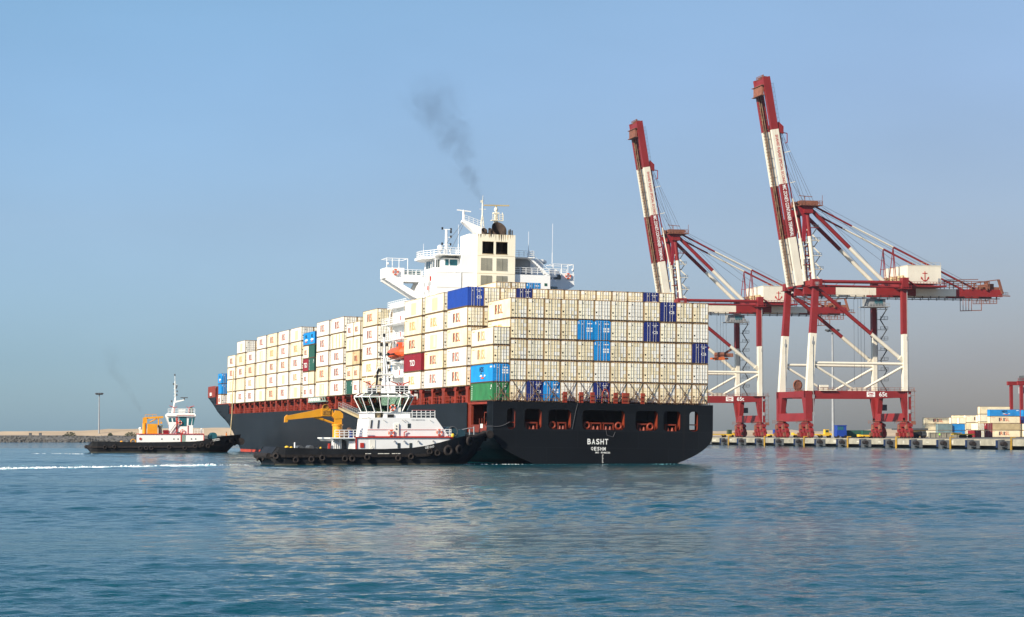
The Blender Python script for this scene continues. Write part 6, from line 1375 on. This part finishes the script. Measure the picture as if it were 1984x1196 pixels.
    for k in range(9):
        z = 18 + k * 3.4; y = WQ - 1.2
        m.box(x0 - 0.6, x0 + 2.6, y - 0.7, y + 0.7, Z(z), Z(z) + 0.12); m.bar((x0 + (0 if k % 2 else 2.2), y - 0.5, Z(z)), (x0 + (2.2 if k % 2 else 0), y - 0.5, Z(z + 3.4)), 0.15, 0.35); m.rail([(x0, y - 0.7, Z(z + 0.1)), (x0 + 2.6, y - 0.7, Z(z + 0.1))], 1.0, 0.05, 1.2, bars=2)
    m.build('leg_stair', dkgrey, cr); m = MB(); m.box(x0 + 0.2, x0 + 2.0, WQ - 2, WQ - 1, Z(11.6), Z(13.6)); m.build('electrical_box', dkgrey, cr)
    m = MB()
    for k in range(6): z = 8 + k * 1.8; m.rail([(34.4, -0.9, Z(z)), (35.6, -0.9, Z(z))], 1.0, 0.05, 1.2, bars=1); m.bar((35.6, -0.9, Z(z)), (35.6, -0.9, Z(z + 1.8)), 0.08)
    m.box(34.3, 35.8, -1.2, -0.8, Z(6.9), Z(8.0)); m.build('ladder', crbrown, cr)
    return cr
C1 = frame(94.6, 733.7, G0, QA)
crane1 = make_crane(C1, 'nearer red and white quay crane with its boom raised, on the right')
crane2 = copy_tree(crane1); tag(crane2, 'farther red and white quay crane, boom raised, partly hidden behind the stern containers')
o2 = Vector((94.6, 733.7, 0)) + QD * 140; crane2.matrix_basis = frame(o2.x, o2.y, G0, QA) @ T(-1.1, 0, 0) @ Matrix.Scale(1.035, 4)
m = MB(); m.box(-1.2, 1.2, -3, 3, 0, 1.0, 1)
for s in (-1, 1): m.box(-1.2, 1.2, s * 2 - 0.5, s * 2 + 0.5, 1.0, 2.4, 0); m.tube((-1.1, s * 2, 2.2), (1.1, s * 2, 2.2), 0.8, 12, 0)
m.box(-3.4, 3.4, -0.9, 0.9, 0.2, 0.9, 1); m.box(1.0, 5.4, -1, 1, 1.2, 2.6, 0); m.bar((2, 0, 2.4), (5, 0, 4.2), 0.8, 0.8, 0)
tag(m.build('container_spreader', [crbrown, mat('spreader_orange', (0.55, 0.12, 0.03), 0.6)], None, frame(o2.x, o2.y, 0, QA) @ T(20.5, 12, 32.2)), 'orange brown lifting spreader hanging from the farther crane', 'spreader')

# ---------------------------------------------------------------- quay wall
qw = empty('quay_wall', 'pale concrete quay wall with fenders and yellow ladders', 'quay', frame(QO.x, QO.y, 0, QA))
m = MB(); m.box(0, 1.4, -430, 340, 0.95, 2.52); m.box(0.2, 1.6, -430, 340, 2.52, 2.62); m.build('capping_beam', concrete, qw)
m = MB(); m.box(1.6, 2.4, -430, 340, -1, 0.95); m.build('undercroft_shade', blackm, qw)  # black sheet: shade of the open void under the beam, put in as colour
rq = random.Random(9)
T0 = -42.0 + 5
for k in range(-8, 18):
    y = T0 + k * 18.6
    if y < -190 or y > 150: continue
    m = MB(); m.box(-0.85, 0.1, y - 1.15, y + 1.15, -0.6, 2.5); m.build('fender_pillar', dkgrey, qw)
    f = MB(); f.box(-1.0, -0.2, y + 1.2, y + 2.2, 0.5, 2.4, 0); f.tube((-0.9, y - 3.2, 1.5), (-0.9, y - 1.2, 1.5), 0.55, 12, 1); f.tube((-0.5, y - 3.0, 1.0), (-0.5, y - 1.3, 0.9), 0.5, 12, 2); f.build('fender', [mat('fender_blue', (0.008, 0.022, 0.07), 0.6), rubber, dkgrey], qw)
    m = MB(); m.box(-0.12, 0.0, y - 4.9, y - 1.2, 0.2, 2.3); m.build('recess_shade', dkgrey, qw)  # flat dark panel on the face, painting the shade of a recess
    if k % 2 == 0:
        l = MB(); yy = y - 5.4
        for d in (-0.35, 0.35): l.bar((-0.3, yy + d, -0.2), (-0.3, yy + d, 3.1), 0.15)
        for i in range(10): l.bar((-0.3, yy - 0.35, 0.1 + i * 0.3), (-0.3, yy + 0.35, 0.1 + i * 0.3), 0.14)
        l.bar((-0.3, yy, 3.1), (0.8, yy, 3.1), 0.5, 0.25); l.build('ladder', mat('worn_ladder_yellow', (0.42, 0.25, 0.03), 0.7, var=0.3), qw)
for k in range(40):
    y = -185 + k * 8.4 + rq.uniform(-1, 1); m = MB(); m.box(-0.015, 0.0, y, y + rq.uniform(1, 3.5), 1.2 + rq.uniform(0, .4), 1.8 + rq.uniform(0, .5)); m.build('concrete_patch', mat('old_concrete', (0.30, 0.28, 0.22), 0.9, var=0.3) if k % 2 else mat('new_concrete', (0.48, 0.46, 0.38), 0.9, var=0.1), qw)

# ---------------------------------------------------------------- terminal yard
def mast_light(label, x, y, z0, z1, r, group=None):
    o = empty('mast_light', label, 'light mast', T(x, y, z0)); h = z1 - z0
    m = MB(); m.tube((0, 0, 0), (0, 0, h), r, 10, 0, r * 0.55); m.box(-r * 2, r * 2, -r * 2, r * 2, 0, 0.6); m.build('pole', greym, o)
    m = MB(); m.torus((0, 0, h - 0.6), (0, 0, 1), r * 3.4, 0.10, 16, 5)
    for k in range(8): a = R(45 * k); m.bar((math.cos(a) * r * 3.3, math.sin(a) * r * 3.3, h - 0.6), (math.cos(a) * r * 4.9, math.sin(a) * r * 4.9, h - 0.1), 0.8, 0.55); m.bar((0, 0, h - .6), (math.cos(a) * r * 3.3, math.sin(a) * r * 3.3, h - .6), 0.1)
    m.build('floodlight_ring', dkgrey, o); return o
mast_light('tall grey floodlight mast standing behind the nearer crane', 114.2, 820, 2.5, 41, 0.52)
mast_light('slim pale light mast on the sand bank left of the far tug', -187.2, 1045, 2.8, 22.2, 0.36)
def bush(label, x, y, z, rx, rz, seed, cat='bush'):
    rr = random.Random(seed); o = empty('shrub', label, cat, T(x, y, z)); m = MB()
    for k in range(420):
        a = rr.uniform(0, 6.28); p = rr.random() ** 0.5; h = rr.random(); q = V3((math.cos(a) * rx * p, math.sin(a) * rx * 0.7 * p, rz * h * (1 - 0.6 * p * p) + 0.1 + 0.12 * math.sin(a * 5)))
        s = rr.uniform(0.12, 0.3); d1 = V3((rr.uniform(-1, 1), rr.uniform(-1, 1), rr.uniform(-1, 1))).normalized() * s; d2 = V3((rr.uniform(-1, 1), rr.uniform(-1, 1), rr.uniform(-1, 1))).normalized() * s
        m.add([q - d1, q + d2, q + d1, q - d2], [(0, 1, 2, 3)], k % 2)
    m.build('foliage', [mat('dusty_leaf', (0.055, 0.075, 0.04), 0.8, var=0.4), mat('dry_leaf', (0.085, 0.09, 0.05), 0.8, var=0.4)], o)
    m = MB()
    for k in range(5): m.tube((0, 0, 0), (rr.uniform(-rx, rx) * .5, rr.uniform(-.5, .5), rz * .6), 0.06, 5, 0, 0.03)
    m.build('stem', tan, o)
bush('wide dark shrub on the rocks just left of the pale light mast', -198.5, 1036, 2.4, 2.7, 2.3, 1)
bush('big shrub on the bank behind the stern of the far tug', -171, 1036, 2.4, 3.2, 2.4, 2); bush('small shrub on the bank between mast and far tug', -180.5, 1036, 2.6, 1.0, 1.5, 3)
for x, lb_ in ((-216.8, 'left of two small dark huts on the sand bank'), (-212.3, 'right of two small dark huts on the sand bank')):
    m = MB(); m.box(-0.55, 0.55, -0.5, 0.5, 0, 1.1); m.prism([(-0.7, 1.1), (0.7, 1.1), (0.5, 1.3), (-0.5, 1.3)], 'y', -0.6, 0.6); tag(m.build('hut', dkgrey, None, T(x, 1038, 2.9)), lb_, 'hut', 'huts on the sand bank')
def tractor(label, x, y, ang, cabm, long=True):
    o = empty('terminal_tractor', label, 'tractor', frame(x, y, 2.5, ang), 'yellow terminal vehicles')
    m = MB(); m.box(-2.6, 2.2, -1.1, 1.1, 0.7, 1.25); m.prism([(0.9, 1.25), (2.2, 1.25), (2.2, 1.5), (1.6, 1.7), (0.9, 1.7)], 'y', -1, 1); m.build('body', yellow2, o)
    m = MB(); m.box(-0.4, 1.1, -1.05, 0.6, 1.25, 2.9); c = m.build('cab', cabm, o)
    w = MB(); w.box(-0.2, 0.9, -1.09, -1.05, 1.9, 2.7); w.box(1.1, 1.13, -0.9, 0.5, 1.8, 2.7); w.build('window', greenglass, c)
    if long: m = MB(); m.box(-12, -2.2, -1.2, 1.2, 0.95, 1.3); m.box(-12, -11.6, -1.2, 1.2, 1.3, 1.8); m.build('trailer_bed', yellow2, o)
    for wx in ((-1.7, 1.4, -9.6, -10.8) if long else (-1.7, 1.4)):
        for wy in (-1.0, 1.0): w = MB(); w.tube((wx, wy - 0.16, 0.5), (wx, wy + 0.16, 0.5), 0.5, 12); w.build('wheel', rubber, o)
tractor('yellow tractor with green glazed cab and long trailer by the stern', 82.5, 880, QA + math.pi * 0 + 0.05, greenglass)
tractor('yellow tractor with blue cab beside the bogies of the farther crane', 95.0, 835, QA, bluem, False)
tractor('yellow tractor with trailer parked between the nearer crane and light mast', 108.6, 800, QA, yellow2)
m = empty('trailer_chassis', 'empty yellow trailer chassis in front of the dark green container', 'trailer', frame(118, 770, 2.5, QA), 'yellow terminal vehicles')
q = MB(); q.box(-2.6, 2.6, -1.1, 1.1, 0.5, 0.85); q.box(-2.6, -2.0, -1.1, 1.1, 0.85, 1.2); q.box(-1.2, 2.2, -0.9, 0.9, 0.85, 1.05); q.build('bed', yellow2, m)
for wx in (-1.9, -0.9, 1.9): w = MB(); w.tube((wx, -1.1, 0.4), (wx, 1.1, 0.4), 0.4, 12); w.build('wheel', rubber, m)
m = empty('trailer_chassis', 'yellow trailer chassis behind the grey wall by the maroon container', 'trailer', frame(157, 800, 2.5, QA), 'yellow terminal vehicles')
q = MB(); q.box(-4.5, 3.2, -1.1, 1.1, 1.0, 1.4); q.box(-4.2, -3.4, -1, 1, 1.4, 1.8); q.build('bed', yellow2, m)
for wx in (-1.2, 0, 2): w = MB(); w.tube((wx, -1.1, 0.5), (wx, 1.1, 0.5), 0.5, 12); w.build('wheel', rubber, m)
m = empty('dump_truck', 'black truck beside the landside bogies of the nearer crane', 'truck', frame(134.3, 762, 2.5, QA))
q = MB(); q.box(-2.4, 2.4, -1.1, 1.1, 0.6, 0.95); q.prism([(-2.5, 0.95), (0.6, 0.95), (0.8, 2.1), (-2.7, 1.9)], 'y', -1.2, 1.2); q.build('body', blackm, m)
q = MB(); q.prism([(0.9, 0.8), (2.5, 0.8), (2.5, 1.6), (2.1, 2.3), (0.9, 2.3)], 'y', -1.1, 1.1); c = q.build('cab', dkgrey, m); w = MB(); w.box(1.2, 2.0, -1.13, -1.1, 1.5, 2.1); w.build('window', dkglass, c)
for wx in (-1.8, -0.7, 1.7):
    for wy in (-1, 1): w = MB(); w.tube((wx, wy - 0.15, 0.5), (wx, wy + 0.15, 0.5), 0.5, 12); w.build('wheel', rubber, m)
m = empty('straddle_cabin', 'blue machine with glazed cabin at the foot of the tall light mast', 'machine', frame(113.9, 800, 2.5, QA))
q = MB(); q.box(-1.8, 1.8, -1.4, 1.4, 0.5, 2.5); q.box(-1.6, 1.7, -1.4, 1.4, 2.5, 4.2); q.box(-1.8, 1.9, -1.6, 1.6, 4.2, 4.4); q.build('body', royal, m)
w = MB()
for k in range(3): w.box(-1.5 + k * 0.75, -0.9 + k * 0.75, -1.45, -1.4, 2.7, 3.9)
w.box(1.7, 1.75, -1, 1, 2.7, 3.9); w.build('window', tealglass, m)
for wx in (-1.3, 1.3): w = MB(); w.tube((wx, -1.5, 0.45), (wx, 1.5, 0.45), 0.45, 12); w.build('wheel', rubber, m)
m = empty('yard_building', 'low ochre building with flat overhanging roof behind the black truck', 'building', frame(158, 900, 2.5, QA))
q = MB(); q.box(-3, 2.6, -3, 3, 0, 2.8); q.build('wall', mat('ochre_wall', (0.42, 0.27, 0.09), 0.8), m); q = MB(); q.box(-9, 3.2, -3.6, 3.6, 2.8, 3.5); q.build('roof', dkgrey, m); q = MB(); q.box(-2.6, -1.0, -3.04, -3, 0, 1.9); q.build('door', dkgrey, m)
m = MB(); m.box(-6.2, 6.4, -0.3, 0.3, 0, 1.7); m.box(-6.2, 6.4, -0.45, 0.45, 1.7, 1.85)
for k in range(7): m.box(-6.2 + k * 2.05, -5.95 + k * 2.05, -0.5, 0.5, 0, 1.7)
tag(m.build('concrete_wall', concrete, None, frame(155.5, 828, 2.5, QA)), 'low grey concrete wall in front of the left yard containers', 'wall')
def yard(col, logo, ln, ht, x, y, k, label, rot=0.0, door=True):
    h = 2.62 if ht == 's' else 2.915
    if rot == 0.0: L = 12.19 if ln == 40 else 6.06; mw = frame(x + QG.x * L, y + QG.y * L, 2.55 + k * h, QA) @ Matrix.Rotation(R(90), 4, 'Z')
    else: mw = frame(x, y, 2.55 + k * h, QA) @ Matrix.Rotation(R(-90) + rot, 4, 'Z')
    return container(col, logo, ln, ht, door, mw, label, 'containers stacked in the yard', 1)
# front right stack; local -y runs inland so the lettered side looks at the water
for k, (c, lg) in enumerate((('cream', 'bold'), ('tan', 'none'), ('cream', 'bold'), ('azure', 'hds'))):
    yard(c, lg, 40, 's', 180.0, 868, k, '%s container, %s of the frontmost yard stack' % (CN(c), ('bottom one', 'second one', 'third one', 'top one')[k]))
for k in range(4): yard('cream' if k % 2 else 'pale', 'none', 40, 'h', 178.0, 876, k, 'cream container, %s tier of the yard stack just behind the frontmost one' % ORD[k])
for j in range(3):
    for k in range(3): yard(random.choice(['cream', 'pale']), 'bold' if (j > 0 and k != 1) else 'none', 40, 'h', 178.6 + j * 4.0, 932 - j * 4.5, k, 'cream container, %s tier, %s row of the middle yard block' % (ORD[k], ('rear', 'second', 'front')[j]))
for k in range(3): yard('cream' if k else 'pale', 'bold' if k == 2 else 'none', 40, 's', 168.0, 938, k, 'cream container, %s of the three on the left end of the yard stacks' % ('bottom one', 'middle one', 'lettered top one')[k])
for j in range(2):
    for k in range(3): yard('pale', 'none', 20, 's', 177.2 + j * 2.6, 930 - j * 3, k, 'short pale container, %s row, %s tier beside the middle yard block' % (('left', 'right')[j], ORD[k]))
for k in range(2): yard('slate', 'none', 20, 's', 170.8, 924, k, 'short slate grey container in front of the left yard stack, %s' % ('upper' if k else 'lower')); yard('azure', 'none', 20, 's', 176.2, 926, k, 'short blue container between the left and middle yard stacks, %s' % ('upper' if k else 'lower'))
yard('maroon', 'none', 20, 's', 165.0, 822, 0, 'maroon container end on, nearest the quay edge', R(90)); yard('pale', 'none', 20, 's', 169.0, 836, 0, 'pale container end on beside the maroon one, lower', R(90)); yard('pale', 'none', 20, 's', 169.0, 836, 1, 'pale container end on beside the maroon one, upper', R(90))
for k in range(2): yard('maroon', 'marks', 20, 's', 173.2, 842, k, 'rust red container end on, %s of the pair touching the front stack' % ('upper' if k else 'lower'), R(90))
for j in range(3):
    for k in range(2): yard(('cream', 'pale', 'cream')[j], 'none', 40, 's', 193.0 + j * 3.2, 884 - j * 2, k, 'cream container, %s tier, %s row right of the frontmost stack' % (ORD[k], NTH[j]))
for k in (2, 3): yard('navy' if k == 2 else 'azure', 'none', 40, 's', 196.2, 884, k, '%s container high on the stack at the right edge' % CN('navy' if k == 2 else 'azure'))
yard('dkgreen', 'none', 40, 's', 116.0, 803, 0, 'dark blue green container right of the blue glazed machine'); yard('dkgreen', 'none', 20, 's', 122.0, 801, 0, 'dark green container nearest the landside crane bogies')
m = empty('yard_gantry', 'red yard gantry crane with grey cab at the right edge', 'crane', frame(199.4, 902, 2.5, QA))
for dx in (0, 22):
    for dy in (0, 9): q = MB(); q.box(dx - 0.55, dx + 0.55, dy - 0.5, dy + 0.5, 1.2, 20.5); q.build('leg', crred, m)
q = MB(); q.box(-1.6, 23, -0.6, 0.6, 20.5, 22); q.box(-1.6, 23, 8.4, 9.6, 20.5, 22); q.rail([(-1.6, -0.7, 22), (23, -0.7, 22)], 1.1, 0.07, 2, bars=2); q.build('girder', crred, m)
q = MB(); q.box(1.6, 5, 1, 6, 17.2, 19.6); c = q.build('cab', greym, m); w = MB(); w.box(1.8, 4.8, 0.94, 1, 17.5, 19); w.build('window', dkglass, c)
q = MB(); q.box(3, 8, 1, 8, 22, 24.2); q.build('trolley', dkgrey, m)
for dx in (0, 22):
    q = MB(); q.box(dx - 0.7, dx + 0.7, -1.5, 10.5, 0.8, 1.6)
    for dy in (-1, 1.5, 7.5, 10): q.tube((dx - 0.4, dy, 0.7), (dx + 0.4, dy, 0.7), 0.7, 12)
    q.build('wheel_bogie', crbrown, m)
person('person in lime green vest standing on the quay by the concrete wall', T(145.0, 782, 2.5) @ Matrix.Rotation(R(150), 4, 'Z'), vest, trs)

# ---------------------------------------------------------------- wake foam, smoke, haze
def foam_streak(m, pts, width, n, seed, hmax=0.3, mi=0, big=1.0):
    rr = np.random.default_rng(seed); P = [V3(p) for p in pts]; L = [(b - a).length for a, b in zip(P[:-1], P[1:])]; tot = sum(L)
    for _ in range(n):
        d = rr.uniform(0, tot); k = 0
        while k < len(L) - 1 and d > L[k]: d -= L[k]; k += 1
        c = P[k].lerp(P[k + 1], d / L[k]); cl = 0.68 + 0.32 * math.sin(c.x * 0.8 + seed) * math.sin(c.x * 0.37 + c.y * 0.2)
        if rr.random() > 0.25 + 0.75 * cl: continue
        off = rr.normal() * width * 0.42; c = c + V3((rr.normal() * 0.4, off, 0)); s = rr.uniform(0.04, 0.17) * big
        h = hmax * rr.uniform(0.15, 1.0) * (0.4 + cl) * math.exp(-(off / width) ** 2 * 2); a0 = rr.uniform(0, 6)
        vs = [(c.x + s * rr.uniform(0.9, 2.4) * math.cos(a0 + 1.05 * q), c.y + s * rr.uniform(0.7, 1.5) * math.sin(a0 + 1.05 * q), -0.03) for q in range(6)] + [(c.x + rr.normal() * s * 0.5, c.y + rr.normal() * s * 0.3, h)]
        m.add(vs, [(q, (q + 1) % 6, 6) for q in range(6)], mi)
foamm = mat('sea_foam', (0.80, 0.84, 0.84), 0.8, var=0.05)
churn = mat('aerated_water', (0.16, 0.36, 0.40), 0.4, var=0.2)
WK = [(-170, 262, 0), (-110, 264, 0), (-78, 268, 0), (-62, 275, 0), (-52, 287, 0), (-45, 297, 0), (-39.5, 305, 0)]
fm = MB()
foam_streak(fm, WK[1:], 2.4, 3000, 1, 0.30); foam_streak(fm, WK, 2.6, 700, 5, 0.2); foam_streak(fm, WK, 6.5, 3600, 2, 0.12, 1, 2.2); foam_streak(fm, [(-75, 300, 0), (-58, 310, 0), (-48, 312, 0)], 3.0, 90, 3, 0.06, 1)
for pts, w_, n_, sd_, hm in (([(-39, 309, 0), (-35, 310, 0)], 0.9, 60, 4, 0.09), ([(-100, 478, 0), (-85, 468, 0)], 1.4, 90, 8, 0.15), ([(-9, 317, 0), (2, 319, 0)], 0.8, 60, 9, 0.06)): foam_streak(fm, pts, w_, n_, sd_, hm)
foam_streak(fm, [(-2, 315, 0), (14, 318, 0), (26, 321, 0)], 2.5, 160, 10, 0.04, 1, 1.5)
tag(fm.build('wake_foam', [foamm, churn]), 'white broken foam of the wake left of the near tug', 'foam', kind='stuff')

def smoke(name, label, pts, rad, dens, yv, colour, seed):
    """a plume: pts (x,z) axis, rad radii; density fades from the axis and breaks up with noise"""
    zs_ = [p[1] for p in pts]; m = MB(); n = 14; vs = []
    for (x, z), r in zip(pts, rad):
        for i in range(n): a = 2 * math.pi * i / n; vs.append((x + r * 1.25 * math.cos(a), yv + r * 1.25 * math.sin(a), z))
    k = len(pts)
    m.add(vs, [(j * n + i, j * n + (i + 1) % n, (j + 1) * n + (i + 1) % n, (j + 1) * n + i) for j in range(k - 1) for i in range(n)] + [tuple(range(n))[::-1], tuple(range((k - 1) * n, k * n))])
    ma = bpy.data.materials.new(name); ma.use_nodes = True; N = ma.node_tree.nodes; L = ma.node_tree.links; N.clear()
    out = N.new('ShaderNodeOutputMaterial'); pv = N.new('ShaderNodeVolumePrincipled'); L.new(pv.outputs[0], out.inputs['Volume']); pv.inputs['Color'].default_value = (*colour, 1); pv.inputs['Anisotropy'].default_value = 0.2
    tc = N.new('ShaderNodeTexCoord'); sp = N.new('ShaderNodeSeparateXYZ'); L.new(tc.outputs['Object'], sp.inputs[0])
    def curve(ys):
        fc = N.new('ShaderNodeFloatCurve'); c = fc.mapping.curves[0]; lo, hi = min(ys), max(ys); lo -= 0.001; hi += 0.001
        mr = N.new('ShaderNodeMapRange'); mr.inputs[1].default_value = zs_[0]; mr.inputs[2].default_value = zs_[-1]; L.new(sp.outputs[2], mr.inputs[0]); L.new(mr.outputs[0], fc.inputs['Value'])
        for i, (z, y) in enumerate(zip(zs_, ys)):
            t = (z - zs_[0]) / (zs_[-1] - zs_[0]); v = (y - lo) / (hi - lo)
            if i == 0: c.points[0].location = (0, v)
            elif i == len(ys) - 1: c.points[len(c.points) - 1].location = (1, v)
            else: c.points.new(t, v)
        fc.mapping.update()
        m2 = N.new('ShaderNodeMapRange'); m2.clamp = False; m2.inputs[3].default_value = lo; m2.inputs[4].default_value = hi; L.new(fc.outputs[0], m2.inputs[0]); return m2.outputs[0]
    def M(op, a, b=None):
        q = N.new('ShaderNodeMath'); q.operation = op
        for i, x in enumerate((a, b)):
            if x is None: continue
            if isinstance(x, (int, float)): q.inputs[i].default_value = x
            else: L.new(x, q.inputs[i])
        return q.outputs[0]
    cx = curve([p[0] for p in pts]); rr_ = curve(list(rad))
    nz = N.new('ShaderNodeTexNoise'); nz.inputs['Scale'].default_value = 0.27; nz.inputs['Detail'].default_value = 6; nz.inputs['Roughness'].default_value = 0.62; nz.inputs['Distortion'].default_value = 1.2; L.new(tc.outputs['Object'], nz.inputs['Vector'])
    dx = M('SUBTRACT', sp.outputs[0], cx); dy = M('SUBTRACT', sp.outputs[1], yv); d = M('SQRT', M('ADD', M('MULTIPLY', dx, dx), M('MULTIPLY', dy, dy)))
    q = M('SUBTRACT', 1.0, M('DIVIDE', d, rr_)); q = M('ADD', q, M('MULTIPLY', M('SUBTRACT', nz.outputs['Fac'], 0.53), 3.6)); q = M('MINIMUM', M('MAXIMUM', q, 0.0), 1.2)
    dn = curve(list(dens)); edge = M('MINIMUM', M('MAXIMUM', M('MULTIPLY', M('SUBTRACT', 1.25, M('DIVIDE', d, rr_)), 2.2), 0.0), 1.0)
    L.new(M('MULTIPLY', M('MULTIPLY', q, edge), dn), pv.inputs['Density'])
    o = m.build(name, ma); tag(o, label, 'smoke', kind='stuff'); return o
smoke('funnel_smoke', 'thin dark smoke drifting up from the funnel of the big ship', [(-4.9, 42.6), (-6.1, 45.3), (-8.6, 50.2), (-10.6, 55), (-13.0, 59), (-13.2, 62.5), (-13, 66)], [0.8, 1.6, 3.2, 4.6, 6.4, 6.2, 4.6], [0.15, 0.14, 0.09, 0.058, 0.046, 0.02, 0.0], 385.0, (0.10, 0.10, 0.11), 1)
smoke('tug_smoke', 'faint brown smoke above the far tug', [(-79.5, 8.0), (-81.5, 10.5), (-84, 14), (-86.5, 19), (-87.5, 24)], [0.5, 1.0, 1.8, 2.4, 2.2], [0.10, 0.09, 0.06, 0.035, 0.0], 500.0, (0.16, 0.13, 0.11), 2)

# the air between here and the far shore
hz = MB(); hz.box(-1500, 1500, -60, 2600, -1.0, 128.0)
hm_ = bpy.data.materials.new('haze'); hm_.use_nodes = True; N = hm_.node_tree.nodes; N.clear()
out = N.new('ShaderNodeOutputMaterial'); pv = N.new('ShaderNodeVolumePrincipled'); hm_.node_tree.links.new(pv.outputs[0], out.inputs['Volume'])
pv.inputs['Color'].default_value = (0.66, 0.74, 0.92, 1); pv.inputs['Density'].default_value = 0.00003; pv.inputs['Anisotropy'].default_value = 0.1
HAZE = hz.build('haze', hm_); tag(HAZE, kind='stuff')
